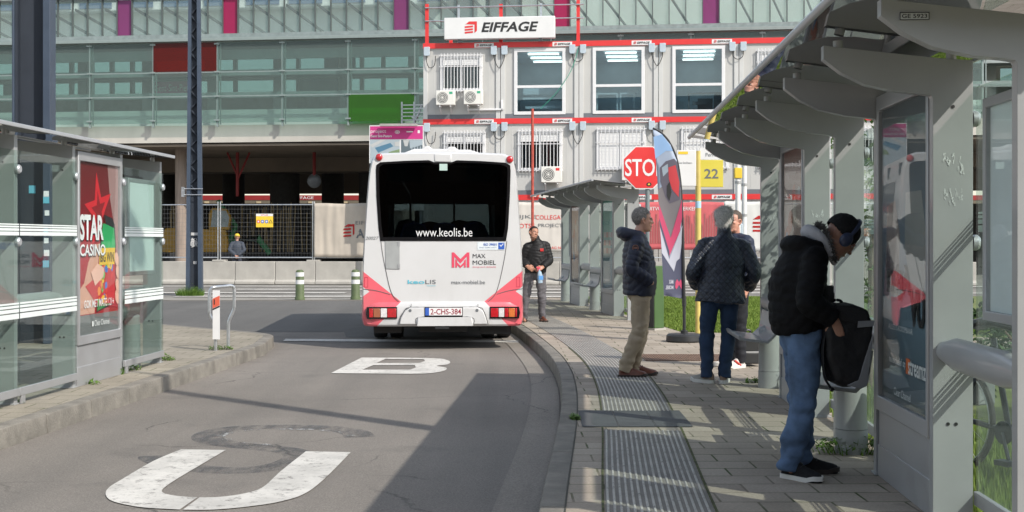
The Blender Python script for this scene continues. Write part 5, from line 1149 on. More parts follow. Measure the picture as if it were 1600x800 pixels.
# ================================================================== BUS
BO_ = Vector((-1.0, 19.42, -.15)); t = thing('minibus', 'white midi bus with pink corners seen from behind, standing in the lane', 'bus', BO_, .055)
lx = lambda cx, cy: ((550 + cx / 2.5 - 692) / 108.2, 1.57 - (220 + cy / 2.5 - 376) / 108.2)
def bus_paint():
    m, nt, bs, out = newmat('bus livery paint'); tc = nt.nodes.new('ShaderNodeTexCoord'); sp = nt.nodes.new('ShaderNodeSeparateXYZ'); nt.links.new(tc.outputs['Object'], sp.inputs[0])
    def mth(op, a, b=None):
        n = nt.nodes.new('ShaderNodeMath'); n.operation = op
        for i, v in enumerate((a, b)):
            if v is None: continue
            if isinstance(v, (int, float)): n.inputs[i].default_value = v
            else: nt.links.new(v, n.inputs[i])
        return n.outputs[0]
    x = mth('ABSOLUTE', sp.outputs[0]); z = sp.outputs[2]; y = sp.outputs[1]
    up = mth('LESS_THAN', z, mth('ADD', mth('MULTIPLY', x, .80), .208))            # below the rising diagonal
    lo1 = mth('GREATER_THAN', z, mth('ADD', mth('MULTIPLY', x, -1.02), 1.305))     # above the falling diagonal (inner side)
    inner = mth('MULTIPLY', up, lo1)
    lo2 = mth('GREATER_THAN', z, mth('SUBTRACT', .34 + .62, mth('MULTIPLY', mth('SUBTRACT', x, .52), .92)))
    low = mth('MULTIPLY', mth('GREATER_THAN', x, .93), mth('GREATER_THAN', z, mth('ADD', mth('MULTIPLY', mth('SUBTRACT', 1.19, x), .55), .315)))
    low = mth('MULTIPLY', low, mth('LESS_THAN', z, .80))
    red = mth('MAXIMUM', inner, low); 
    arrow = mth('LESS_THAN', mth('ABSOLUTE', mth('SUBTRACT', z, .835)), mth('MULTIPLY', mth('SUBTRACT', x, 1.055), .72))
    red = mth('MULTIPLY', red, mth('SUBTRACT', 1, arrow)); red = mth('MULTIPLY', red, mth('LESS_THAN', y, .55))
    f = ramp(nt, noise_(nt, 1.5, 5, objvec(nt)), .3, .7); wc = mixc(nt, f, (.54, .54, .54), (.59, .59, .595))
    g = mth('MULTIPLY', ramp(nt, noise_(nt, 2.5, 7, objvec(nt, 0, (1, 1, .4)), .7), .45, .85), mth('MULTIPLY', .45, ramp(nt, z, 1.2, .3)))
    c = mixc(nt, red, wc, (.70, .11, .145)); c = mixc(nt, g, c, (.30, .28, .25)); nt.links.new(c, bs.inputs['Base Color'])
    bs.inputs['Roughness'].default_value = .28; bs.inputs['Coat Weight'].default_value = .5; bs.inputs['Coat Roughness'].default_value = .05; return m
m_bus = bus_paint(); m_bglass = Mglass('bus tinted glass', (.24, .27, .28), .3, 1.5); m_bblack = M('bus black glass border', (.008, .008, .009), .08, spec=.6)
prof = [(1.10, .36), (1.150, .45), (1.165, .60), (1.168, .9), (1.162, 1.2), (1.148, 1.5), (1.125, 1.85), (1.105, 2.15), (1.082, 2.42), (1.058, 2.62), (1.03, 2.735), (.985, 2.80), (.88, 2.838), (.5, 2.85), (.16, 2.855)]
full = [(-x, z) for x, z in prof] + [(x, z) for x, z in reversed(prof)]
secs = [(0, .978), (.02, .989), (.06, .998), (.12, 1), (.5, 1), (2.5, 1), (5, 1), (7.1, .995), (7.35, .97), (7.48, .90)]
BL = 7.48
def ring(y, k):
    return [Vector((x * k if z > .5 else x * (k + (1 - k) * .3), y + .05 * (x / 1.16) ** 4 * (1 if 0 < y < .3 else 0), 1.5 + (z - 1.5) * (k if z > 1.5 else (1 - (1 - k) * .5)))) for x, z in full]
rings = [ring(y, k) for y, k in secs]; nP = len(full)
mb = MB(); mb.loft(rings, cap=False)
wt, wb = 2.735, 1.565
wpoly = [(-.90, wb), (-.925, 1.75), (-.955, 2.2), (-.962, 2.58), (-.955, 2.66), (-.90, 2.70), (-.55, 2.722), (-.2, 2.732), (-.12, 2.70), (.12, 2.70), (.2, 2.732), (.55, 2.722), (.90, 2.70), (.975, 2.66), (.982, 2.58), (.970, 2.2), (.945, 1.75), (.915, wb)]
def cap_ring(rg, poly, ctr, ypol):
    pts = []
    for p in rg:
        dx, dz = p.x - ctr[0], p.z - ctr[1]; best = None
        for i in range(len(poly)):
            a, b_ = poly[i], poly[(i + 1) % len(poly)]; ex, ez = b_[0] - a[0], b_[1] - a[1]; den = dx * ez - dz * ex
            if abs(den) < 1e-9: continue
            tt = ((a[0] - ctr[0]) * ez - (a[1] - ctr[1]) * ex) / den; uu = ((a[0] - ctr[0]) * dz - (a[1] - ctr[1]) * dx) / den
            if tt > 0 and -1e-6 <= uu <= 1 + 1e-6 and (best is None or tt < best): best = tt
        pts.append(Vector((ctr[0] + dx * best, ypol, ctr[1] + dz * best)))
    return pts
inner = cap_ring(rings[0], wpoly, (0, 2.1), -.004)
mb.loft([rings[0], inner], cap=False)
fpoly = [(-.95, 1.1), (-.95, 2.3), (.95, 2.3), (.95, 1.1)]
mb.loft([rings[-1], cap_ring(rings[-1], fpoly, (0, 1.7), BL)], cap=False)
body = mb.build('body', m_bus, t, ang=28)
mb = MB(); mb.box(-1.02, 1.02, .25, 7.2, .62, .68); mb.box(-1.10, -1.06, .2, 7.2, .5, 1.55); mb.box(1.06, 1.10, .2, 7.2, .5, 1.55); mb.box(-.95, .95, .2, 7.2, 2.70, 2.74)
for s_ in (-1, 1):
    for k in range(5): mb.box(s_ * 1.04 - .03, s_ * 1.04 + .03, .25 + k * 1.45, .45 + k * 1.45, 1.5, 2.7)
mb.box(-.95, .95, .18, .22, .7, 1.56); mb.box(-.95, .95, .25, 1.6, .7, 1.05); mb.build('interior', M('bus interior grey', (.055, .058, .062), .7), t)
# windows: rear glass, its black border, side glass
zr = lambda y: (lambda a, b_, d: Vector((a, y + d, b_)))
mb = MB(); mb.prism(wpoly, zr(-.009), 0, .006); rw = mb.build('rear_window', m_bglass, t, ang=0)
inn = [(x * .955, wb + .055 + (z - wb) * .925) for x, z in wpoly]
mb = MB(); mb.prism(wpoly, zr(-.0115), 0, .002, holes=[inn]); mb.build('window_border', m_bblack, rw, ang=0)
text('lettering', 'www.keolis.be', m_wht, rw, ((650 - 692) / 108.2, -.012, lx(0, 374)[1]), (1, 0, 0), (0, 0, 1), .815, .125)
a, z = lx(342, 116); b_, z2 = lx(373, 90); mb = MB(); mb.box(a, b_, -.0145, -.012, z, z2); mb.build('vignette_sticker', flat('sticker pale green', (.42, .55, .5)), rw)
for s_ in (-1, 1):
    for k in range(4):
        mb = MB(); y0 = .75 + k * 1.5; pts = [(y0, 1.55), (y0 + 1.44, 1.55), (y0 + 1.44, 2.45), (y0, 2.45)]
        def fn(a, b_, d, s_=s_): return Vector((s_ * (float(np.interp(b_, [p[1] for p in prof], [p[0] for p in prof])) + .004 + d), a, b_))
        mb.prism(pts, fn, 0, .004); mb.build('side_window', m_bblack, t, ang=0)
mb = MB(); mb.prism(fpoly, zr(BL - .005), 0, .006); mb.build('windscreen', Mglass('windscreen glass', (.8, .86, .84), 1, 1.5), t, ang=0)
# seats visible through the rear window
m_seat = M('seat blue fabric', (.07, .09, .17), .8, var=.2); m_seatr = M('seat rim blue', (.10, .14, .5), .5)
for i, (cx, y_) in enumerate([(242, .42), (362, .42), (482, .42), (205, 2.0), (432, 2.6), (300, 4.0), (500, 3.4)]):
    x, z = lx(cx, 290 if i < 3 else 270); sx = .18; pr = [(-.20, .7), (.20, .7), (.215, 1.2), (.20, 1.65), (.14, 1.80), (0, 1.835), (-.14, 1.80), (-.20, 1.65), (-.215, 1.2)]
    pr = [(a * 1.0 + x, b_ + (.0 if i < 3 else .08)) for a, b_ in pr]; mb = MB(); mb.prism(pr, zr(y_), 0, .10); se = mb.build('seat', m_seat, t, bevel=.02)
    if i < 3:
        mb = MB(); mb.tube([Vector((a, y_ + .01, b_)) for a, b_ in pr[2:]], .014, 6); mb.build('seat_rim', m_seatr, se)
        mb = MB(); mb.prism(arc(x, 1.66, .026, 0, 360, 12)[:-1], zr(y_ - .004), 0, .003); mb.build('badge', M('badge grey', (.3, .33, .38), .4), se)
mb = MB(); mb.tube([(-.5, 1.6, 2.3), (-.5, 1.6, .7)], .018, 8); mb.tube([(.2, 3, 2.65), (.2, 3, .7)], .018, 8); mb.tube([(-.6, .6, 2.45), (-.6, 6.6, 2.45)], .018, 8); mb.box(-.45, .5, .5, .55, 2.66, 2.69); mb.build('grab_rails', m_galv, t)
# bumper with its recess, seams
mb = MB(); bp_ = [(-1.172, .42), (-1.172, .14), (-1.15, .055), (-1.08, .0), (-.9, -.035), (0, -.05), (.9, -.035), (1.08, .0), (1.15, .055), (1.172, .14), (1.172, .42)]
def bsec(z, k, dy=0): return [Vector((x * k, y + dy if y < .4 else y, z)) for x, y in bp_]
mb.loft([bsec(.335, .965, .03), bsec(.36, .985, .01), bsec(.45, 1), bsec(.62, 1.0), bsec(.675, .998, .02), bsec(.69, .99, .045)]); mb.build('bumper', m_bus, t, ang=30)
cx = lambda *pp: [lx(*p) for p in pp]
mb = MB(); mb.prism(cx((186, 716), (192, 690), (205, 668), (228, 650), (492, 650), (512, 664), (522, 688), (530, 716)), zr(-.074), 0, .03); cv = mb.build('tow_cover', m_bus, t, bevel=.012)
mb = MB(); mb.prism(cx((252, 722), (258, 688), (468, 688), (474, 722)), zr(-.105), 0, .04); mb.build('centre_step', m_bus, cv, bevel=.012)
mb = MB(); mb.box(-.11, .09, -.095, .1, .30, .365); mb.build('tow_eye', m_blackp, t)
mb = MB()
for c_ in ((228, 662), (488, 662)): x, z = lx(*c_); mb.prism(arc(x, z, .022, 0, 360, 16)[:-1], zr(-.078), 0, .008)
mb.build('parking_sensor', m_inkg, cv)
m_seam = M('panel gap dark', (.10, .10, .10), .7)
def seam(pts, y=-.004, r_=.005, n=4):
    mb = MB(); mb.tube(catmull([Vector((*lx(*p), 0)).xzy + Vector((0, y, 0)) for p in pts], n), [(r_, r_)] * ((len(pts) - 1) * n + 1), 6); mb.build('panel_gap', m_seam, t)
seam([(114, 392), (122, 450), (135, 515), (148, 572), (162, 606), (186, 631)]); seam([(606, 392), (598, 450), (585, 515), (571, 572), (556, 606), (530, 631)]); seam([(186, 631.5), (530, 631.5)], r_=.006)
seam([(232, 636), (232, 650)], -.056, .004); seam([(492, 636), (492, 650)], -.056, .004); seam([(43, 578), (100, 586), (150, 600)], -.002, .005); seam([(670, 578), (615, 586), (566, 600)], -.002, .005)
seam([(184, 718), (190, 690), (204, 667), (228, 650), (360, 650), (492, 650), (514, 665), (524, 690), (532, 718)], -.058, .006)
seam([(252, 720), (258, 689), (360, 688), (468, 689), (474, 720)], -.074, .005)
# hatch, marker lamps, lamps, plate
mb = MB(); p = cx((130, 392), (187, 392), (187, 502), (133, 500)); mb.prism(p, zr(-.012), 0, .01); ht = mb.build('grey_hatch', M('hatch grey', (.30, .31, .31), .5), t, bevel=.003)
mb = MB()
for c_ in (402, 490): x, z = lx(184, c_); mb.box(x - .015, x + .015, -.018, -.012, z - .03, z + .03)
mb.build('hinge', m_case, ht)
m_lred = M('lamp red lens', (.42, .010, .016), .15, spec=.7, coat=.6, var=.25, scale=40); m_lor = M('lamp amber lens', (.55, .15, .035), .18, spec=.7, coat=.5, var=.2, scale=40); m_lbr = M('lamp dull amber lens', (.30, .10, .05), .18, spec=.7, coat=.5); m_lwh = M('lamp clear lens', (.60, .58, .58), .15, coat=.5, var=.15, scale=40)
for c_ in (107, 617):
    x, z = lx(c_, 65 if c_ < 300 else 72); mb = MB(); mb.ell((x, -.01, z), (.052, .03, .052), nu=20); mb.build('marker_lamp', m_lred, t)
for s_, (a, b_) in ((-1, (68, 175)), (1, (541, 645))):
    x0, z0 = lx(a, 690); x1, z1 = lx(b_, 652); mb = MB(); mb.prism([(x0 - .02 * (s_ < 0) - .01, z0 - .015), (x1 + .02 * (s_ > 0) + .01, z0 - .015), (x1 + .035 * (s_ > 0) + .01, (z0 + z1) / 2), (x1 + .02 * (s_ > 0) + .01, z1 + .015), (x0 - .02 * (s_ < 0) - .01, z1 + .015), (x0 - .035 * (s_ < 0) - .01, (z0 + z1) / 2)], zr(-.052), 0, .09); hs = mb.build('tail_lamp', m_bblack, t, bevel=.006)
    segs = [(0, .16, m_lred), (.16, .42, m_lbr if s_ < 0 else m_lred), (.42, .66, m_lwh), (.66, 1, m_lred)] if s_ < 0 else [(0, .3, m_lred), (.3, .52, m_lwh), (.52, .68, m_lred), (.68, .92, m_lor), (.92, 1, m_lred)]
    for u, v, m_ in segs:
        mb = MB(); mb.box(x0 + (x1 - x0) * u + .003, x0 + (x1 - x0) * v - .003, -.066, -.05, z0 + .006, z1 - .006); mb.build('lens', m_, hs, bevel=.005)
x0, z0 = lx(287, 689); x1, z1 = lx(430, 653); mb = MB(); mb.box(x0 - .01, x1 + .01, -.082, -.07, z0 - .005, z1 + .012); pt = mb.build('licence_plate', m_bblack, t)
mb = MB(); mb.box(x0, x1, -.0845, -.0825, z0 + .03, z1 + .006); mb.build('plate_field', flat('plate white', (.70, .68, .68)), pt); mb = MB(); mb.box(x0, x0 + .055, -.0865, -.085, z0 + .03, z1 + .006); mb.build('blue_band', blue, pt)
text('lettering', '2-CHS-384', flat('plate maroon', (.25, .015, .03)), pt, (x0 + .075, -.0848, z0 + .042), (1, 0, 0), (0, 0, 1), x1 - x0 - .09, .082, bold=.015, off=.0012)
# lettering on the rear panel
def btext(body, m_, a, yb, c_, yt, sh=0, bold=0): x0, z0 = lx(a, yb); x1, z1 = lx(c_, yt); text('lettering', body, m_, t, (x0, -.006, z0), (1, 0, 0), (0, 0, 1), x1 - x0, z1 - z0, shear=sh, bold=bold, off=.002)
m_pink = flat('livery pink', (.62, .06, .11)); m_cyan = flat('livery cyan', (.12, .45, .56))
btext('20027', m_inkg, 54, 386, 106, 374, .25); btext('MAX', m_ink, 472, 458, 522, 442); btext('MOBIEL', m_ink, 472, 484, 563, 467); btext('brengt werk dichterbij', m_pink, 473, 497, 562, 490)
btext('max-mobiel.be', m_inkg, 388, 560, 520, 545); btext('keo', m_cyan, 218, 559, 284, 543, 0, .02); btext('LIS', m_inkg, 287, 559, 328, 543); btext('vlaanderen', m_cyan, 292, 568, 328, 563)
mb = MB()
for pl in (((390, 495), (390, 436), (399, 436), (424, 462), (450, 436), (459, 436), (459, 495), (449, 495), (449, 452), (424, 479), (400, 452), (400, 495)), ((404, 495), (404, 462), (411, 468), (411, 495)), ((438, 495), (438, 468), (445, 462), (445, 495)), ((411, 474), (424, 488), (438, 474), (438, 484), (424, 497), (411, 484))):
    mb.prism(cx(*pl), zr(-.0085), 0, .002)
mb.build('emblem', m_pink, t, ang=0)
x0, z0 = lx(490, 426); x1, z1 = lx(597, 396); mb = MB(); mb.box(x0, x1, -.0085, -.0065, z0, z1); iso = mb.build('quality_sticker', flat('sticker pale', (.62, .67, .70)), t)
text('lettering', 'ISO 39001', blue, iso, (x0 + .09, -.009, z0 + .06), (1, 0, 0), (0, 0, 1), .19, .035, bold=.02); text('lettering', 'ROAD TRAFFIC SAFETY', flat('ink slate', (.25, .3, .4)), iso, (x0 + .03, -.009, z0 + .025), (1, 0, 0), (0, 0, 1), .25, .018)
a, z = lx(572, 424); b_, z2 = lx(596, 398); mb = MB(); mb.box(a, b_, -.0105, -.009, z, z2); mb.build('blue_mark', blue, iso); mb = MB(); w_ = b_ - a; mb.prism([(a + .2 * w_, z + .7 * w_), (a + .45 * w_, z + .4 * w_), (a + .85 * w_, z + .9 * w_), (a + .75 * w_, z + .97 * w_), (a + .45 * w_, z + .58 * w_), (a + .28 * w_, z + .78 * w_)], zr(-.0115), 0, .001); mb.build('tick', m_wht, iso, ang=0)
# small moulded marks in the pink corners and on the pillars
for s_ in (57, 650):
    x, z = lx(s_, 552); mb = MB(); mb.prism([(x - .028, z - .075), (x + .028, z - .075), (x + .028, z + .075), (x - .028, z + .075)], zr(-.002), 0, .03, holes=[[(x - .018, z - .065), (x - .018, z + .065), (x + .018, z + .065), (x + .018, z - .065)]]); mb.build('reflector', M('reflector pink', (.50, .05, .08), .3), t)
# roof unit, wheels, underside
mb = MB(); mb.prism([(-.98, 2.80), (-.60, 2.86), (-.42, 2.93), (-.3, 2.93), (-.27, 2.97), (-.19, 2.97), (-.16, 2.93), (.06, 2.93), (.09, 2.965), (.18, 2.965), (.22, 2.92), (.4, 2.92), (.6, 2.86), (.98, 2.80)], zr(.5), 0, 2.2); mb.build('roof_unit', m_bus, t, bevel=.02)
mb = MB(); mb.box(-.13, .13, -.012, .05, 2.70, 2.83); mb.build('camera_hump', m_bus, t, bevel=.02)
mb = MB(); mb.box(-1.0, 1.0, .3, 7.0, .30, .42); mb.box(-.35, .35, .15, 2.2, .24, .36); mb.cyl((-.85, 2.35, .37), (.85, 2.35, .37), .09); mb.box(-1.0, -.6, .25, .9, .22, .36); mb.box(.55, 1.0, .25, .7, .2, .36); mb.build('underside', m_black, t)
def wheel(x, y):
    mb = MB(); n = 36; rr = [(.20, -.105), (.33, -.105), (.352, -.085), (.36, -.05), (.36, .05), (.352, .085), (.33, .105), (.20, .105)]
    mb.loft([[Vector((x + c_, y + r_ * math.cos(2 * math.pi * k / n), .36 + r_ * math.sin(2 * math.pi * k / n))) for k in range(n)] for r_, c_ in rr], cap=False); ty = mb.build('wheel', m_black, t)
    mb = MB()
    for c_ in (-.045, 0, .045): mb.loft([[Vector((x + c_ + e_, y + .3615 * math.cos(2 * math.pi * k / n), .36 + .3615 * math.sin(2 * math.pi * k / n))) for k in range(n)] for e_ in (-.004, .004)], cap=False)
    mb.build('tread_groove', m_navydk, ty); mb = MB(); mb.cyl((x - .06, y, .36), (x + .06, y, .36), .21, n=24); mb.build('rim', m_case, ty)
for x, y in ((-.99, 2.35), (-.73, 2.35), (.73, 2.35), (.99, 2.35), (-.98, 6.2), (.98, 6.2)): wheel(x, y)
for s_ in (-1, 1):
    mb = MB(); mb.tube([(s_ * 1.0, 7.3, 2.3), (s_ * 1.2, 7.5, 2.35), (s_ * 1.26, 7.5, 2.2)], .03, 8); mb.box(s_ * 1.26 - .09, s_ * 1.26 + .09, 7.45, 7.55, 1.85, 2.2); mb.build('mirror', m_blackp, t, bevel=.01)
# ================================================================== BICYCLE AND PLANTS BEHIND THE GLASS
t = thing('bicycle', 'dark bicycle with grey pannier leaning in the grass behind the near shelter glass', 'bicycle', (2.98, 7.95, -.02), R(-66))
m_fr = M('bicycle frame dark', (.03, .035, .045), .35)
for x, nm in ((-.52, 0), (.54, 1)):
    mb = MB(); n = 40; mb.tube([(x + .335 * math.cos(2 * math.pi * k / n), 0, .345 + .335 * math.sin(2 * math.pi * k / n)) for k in range(n + 1)], .018, 8, hint=(0, 1, 0)); wh = mb.build('wheel', m_black, t)
    mb = MB(); mb.tube([(x + .31 * math.cos(2 * math.pi * k / n), 0, .345 + .31 * math.sin(2 * math.pi * k / n)) for k in range(n + 1)], .009, 6, hint=(0, 1, 0))
    for k in range(14): a = 2 * math.pi * k / 14; mb.tube([(x, .03 * (1 if k % 2 else -1), .345), (x + .31 * math.cos(a), 0, .345 + .31 * math.sin(a))], .0015, 4)
    mb.cyl((x, -.05, .345), (x, .05, .345), .025, n=10); mb.build('rim', m_galv, wh)
mb = MB()
for a, b_ in (((-.52, 0, .345), (-.05, 0, .30)), ((-.05, 0, .30), (-.18, 0, .85)), ((-.05, 0, .30), (.38, 0, .80)), ((-.15, 0, .75), (.36, 0, .88)), ((.36, 0, .90), (.40, 0, .76)), ((.40, 0, .76), (.54, 0, .345)), ((-.52, 0, .345), (-.17, 0, .78))): mb.tube([a, b_], .018, 8)
mb.build('frame', m_fr, t); mb = MB(); mb.tube(catmull([(-.30, 0, .93), (-.18, 0, .95), (-.02, 0, .93)], 5), [(.08, .035)] * 5 + [(.05, .03)] * 6, 10, hint=(0, 1, 0), round_=True); mb.build('saddle', m_blackp, t)
mb = MB(); mb.tube(catmull([(.20, -.28, 1.02), (.30, -.2, 1.06), (.36, 0, 1.0), (.30, .2, 1.06), (.20, .28, 1.02)], 5), .013, 8); mb.tube([(.36, 0, .88), (.36, 0, 1.0)], .016, 8); mb.build('handlebar', m_galv, t)
mb = MB(); mb.box(-.74, -.36, .05, .19, .42, .76); mb.box(-.78, -.30, -.06, .06, .76, .78); mb.build('pannier', M('pannier grey', (.18, .2, .2), .7, var=.15), t, bevel=.02); mb = MB(); mb.prism(arc(-.05, .3, .07, 0, 360, 20)[:-1], xz(-.05), 0, .01); mb.tube([(-.05, -.06, .3), (.02, -.07, .14)], .012, 6); mb.box(-.03, .08, -.14, -.07, .12, .15); mb.build('crank', m_fr, t)
def leafcloud(name, label, cat, loc, blobs, n, size, m_, stems, seed, group=None):
    r = random.Random(seed); t = thing(name, label, cat, loc, 0, group); vs, fs = [], []
    for _ in range(n):
        c, rd = r.choice(blobs); 
        d = Vector((r.gauss(0, 1), r.gauss(0, 1), r.gauss(0, 1))).normalized() * (r.random() ** .45); p = Vector(c) + Vector((d.x * rd[0], d.y * rd[1], d.z * rd[2]))
        if noise.noise(p * 3.2 + Vector((seed, 0, 0))) < -.12: continue
        s_ = size * r.uniform(.6, 1.3); e_ = Euler((r.uniform(-.9, .9), r.uniform(-.9, .9), r.uniform(0, 6.28))).to_matrix(); b0 = len(vs)
        vs += [tuple(p + e_ @ Vector(v)) for v in ((-s_, 0, 0), (0, -s_ * .4, s_ * .1), (s_, 0, 0), (0, s_ * .4, s_ * .1))]; fs.append((b0, b0 + 1, b0 + 2, b0 + 3))
    me = bpy.data.meshes.new('crown'); me.from_pydata(vs, [], fs); me.materials.append(m_); o = bpy.data.objects.new('crown', me); COL.objects.link(o); o.parent = t
    mb = MB()
    for a, b_, r0, r1 in stems: mb.cyl(a, b_, r0, r1, n=8)
    mb.build('trunk', M('bark brown', (.11, .085, .06), .9, var=.3, scale=20), t)
leafcloud('young_tree', 'young light green tree seen through the glass behind the backpack man', 'tree', (3.35, 12.6, -.02), [((0, 0, 1.3), (.35, .35, .5)), ((.15, .1, 2.0), (.42, .42, .5)), ((-.15, .1, 2.5), (.35, .35, .4)), ((0, -.1, .7), (.3, .3, .35))], 1500, .045, m_leaf('tree leaves', (.07, .14, .03), (.16, .23, .07)), [((0, 0, 0), (.02, 0, 1.4), .035, .025), ((.02, 0, 1.4), (.15, .1, 2.3), .025, .01), ((.02, 0, 1.2), (-.2, .1, 2.5), .02, .008)], 4)
leafcloud('evergreen_shrub', 'dark green shrub in the grass behind the bicycle', 'shrub', (4.25, 10.6, -.02), [((0, 0, .55), (.8, .6, .5)), ((.4, .2, .85), (.5, .5, .4)), ((-.4, .1, .7), (.45, .4, .4))], 3200, .04, m_leaf('shrub leaves', (.025, .065, .02), (.06, .115, .04)), [((0, 0, 0), (0, 0, .6), .03, .02), ((0, 0, .3), (.4, .2, .9), .02, .01), ((0, 0, .3), (-.4, .1, .8), .02, .01)], 5)
# ================================================================== PEOPLE
V = Vector
def remesh(mb, vox, smooth=3, name='tmp'):
    me = bpy.data.meshes.new(name); me.from_pydata(mb.v, [], mb.f); bm = bmesh.new(); bm.from_mesh(me); bmesh.ops.recalc_face_normals(bm, faces=bm.faces); bm.to_mesh(me); bm.free()
    o = bpy.data.objects.new(name, me); COL.objects.link(o); a = o.modifiers.new('r', 'REMESH'); a.mode = 'VOXEL'; a.voxel_size = vox
    if smooth: s_ = o.modifiers.new('s', 'SMOOTH'); s_.factor = .5; s_.iterations = smooth
    bpy.context.view_layer.update(); out = bpy.data.meshes.new_from_object(o.evaluated_get(bpy.context.evaluated_depsgraph_get())); bpy.data.objects.remove(o); bpy.data.meshes.remove(me); return out
def mobj(name, me, mats, parent=None):
    me.materials.clear()
    for m in (mats if isinstance(mats, list) else [mats]): me.materials.append(m)
    me.polygons.foreach_set('use_smooth', [True] * len(me.polygons)); me.name = name; o = bpy.data.objects.new(name, me); COL.objects.link(o); o.parent = parent; return o
def joinmesh(a, b):
    bm = bmesh.new(); bm.from_mesh(a); bm.from_mesh(b); bm.to_mesh(a); bm.free(); return a
def displace(me, fn):
    nv = [v.normal.copy() for v in me.vertices]
    for v, n in zip(me.vertices, nv): v.co += n * fn(v.co, n)
def bones_param(bones):
    """for a point: distance along its nearest bone"""
    def f(p):
        best = 1e9; L = 0
        for a, b, off in bones:
            d = b - a; t = max(0, min(1, (p - a).dot(d) / d.length_squared)); q = (p - a - d * t).length
            if q < best: best = q; L = t * d.length + off
        return L
    return f
def mirror(k): return {'R': 1, 'L': -1}[k]
m_skin = None
def mskin(name, col):
    m, nt, bs, out = newmat(name); f = ramp(nt, noise_(nt, 14, 4, objvec(nt)), .3, .7); nt.links.new(mixc(nt, f, [c * .88 for c in col], [min(1, c * 1.1) for c in col]), bs.inputs['Base Color'])
    bs.inputs['Roughness'].default_value = .5; bs.inputs['Subsurface Weight'].default_value = .12; bs.inputs['Subsurface Radius'].default_value = (.02, .008, .004); return m
def mcloth(name, col, rough=.75, bs_=220, bmp=.25, var=.12, spec=.3, sheen=0):
    m = M(name, col, rough, var=var, scale=7, bmp=bmp, bscale=bs_, spec=spec); return m
def hand(mb, wrist, dirn, palm_n, side, s=1.0, curl=.5, spread=.10):
    """palm plus five separate bent fingers; dirn = along the hand, palm_n = out of the palm, side = +1 when the thumb lies along palm_n x dirn"""
    d = V(dirn).normalized(); n = V(palm_n); n = (n - d * n.dot(d)).normalized(); u = n.cross(d) * side
    mb.tube([wrist - d * .03, wrist + d * .02 * s, wrist + d * .055 * s, wrist + d * .09 * s], [(.028, .02), (.034 * s, .017 * s), (.041 * s, .016 * s), (.039 * s, .013 * s)], 12, hint=u, round_=True)
    for i, (off, L) in enumerate(((.030, .072), (.010, .080), (-.011, .075), (-.031, .058))):
        p = wrist + d * (.084 * s) + u * off * s; q = [p - d * .012]; dd = (d + u * off * spread * 12).normalized(); ang = curl * (.5 + .15 * i)
        for k, f_ in enumerate((.45, .32, .23)):
            dd = (dd * math.cos(ang) + n * math.sin(ang)); dd = dd.normalized(); p = p + dd * L * f_ * s; q.append(p)
            ang = curl * .9
        mb.tube(q, [.0095 * s, .0092 * s, .0085 * s, .007 * s], 8, hint=u, round_=True)
    p = wrist + d * .025 * s + u * .03 * s; q = [p - u * .012, p + d * .025 * s + u * .020 * s + n * .006, p + d * .052 * s + u * .022 * s + n * .02 * s * (.4 + curl), p + d * .072 * s + u * .014 * s + n * .034 * s * (.4 + curl)]
    mb.tube(q, [.013 * s, .012 * s, .010 * s, .008 * s], 8, hint=n, round_=True)
def head(mb, Hm, wide=1.0):
    E = lambda c, r, nu=18: mb.ell(c, r, Hm, nu=nu, nv=12)
    E((0, -.012, .032), (.074 * wide, .094, .092)); E((0, .018, -.022), (.064 * wide, .072, .092)); E((0, .030, -.078), (.050 * wide, .050, .042)); E((0, .066, -.098), (.022, .020, .018))
    E((0, .078, .022), (.050, .018, .012)); E((0, .088, .004), (.010, .016, .024)); E((0, .098, -.022), (.0135, .019, .013)); E((.012, .090, -.026), (.009, .010, .008)); E((-.012, .090, -.026), (.009, .010, .008))
    E((0, .082, -.056), (.022, .010, .006)); E((0, .080, -.066), (.020, .010, .007)); E((.036, .060, -.012), (.022, .022, .018)); E((-.036, .060, -.012), (.022, .022, .018))
    for s_ in (-1, 1):
        mb.tube([Hm @ V((s_ * .072 * wide, .012, .014)), Hm @ V((s_ * .084 * wide, -.002, .026)), Hm @ V((s_ * .086 * wide, -.014, .008)), Hm @ V((s_ * .080 * wide, -.004, -.018)), Hm @ V((s_ * .073 * wide, .008, -.03))], [(.006, .006), (.010, .008), (.011, .009), (.010, .008), (.007, .006)], 8, round_=True)
m_eyew = M('eye white', (.62, .58, .55), .25); m_eyed = M('eye dark', (.02, .014, .01), .2)
def face_parts(root, Hm, browcol, lipcol, closed=False):
    for s_ in (-1, 1):
        mb = MB(); mb.ell((s_ * .030, .0755, .0035), (.0125, .006, .0062), Hm, 10, 8); e = mb.build('eye', m_eyew, root)
        if not closed: mb = MB(); mb.ell((s_ * .030, .0795, .0035), (.0062, .004, .0058), Hm, 8, 6); mb.build('iris', m_eyed, e)
        mb = MB(); mb.tube([Hm @ V((s_ * .048, .072, .020)), Hm @ V((s_ * .034, .086, .026)), Hm @ V((s_ * .016, .092, .022))], [(.003, .0035), (.004, .0045), (.003, .004)], 6, round_=True); mb.build('eyebrow', browcol, root)
    mb = MB(); mb.tube([Hm @ V((-.021, .0835, -.0605)), Hm @ V((0, .0935, -.0600)), Hm @ V((.021, .0835, -.0605))], [(.002, .003), (.003, .004), (.002, .003)], 6, round_=True); mb.build('mouth', lipcol, root)
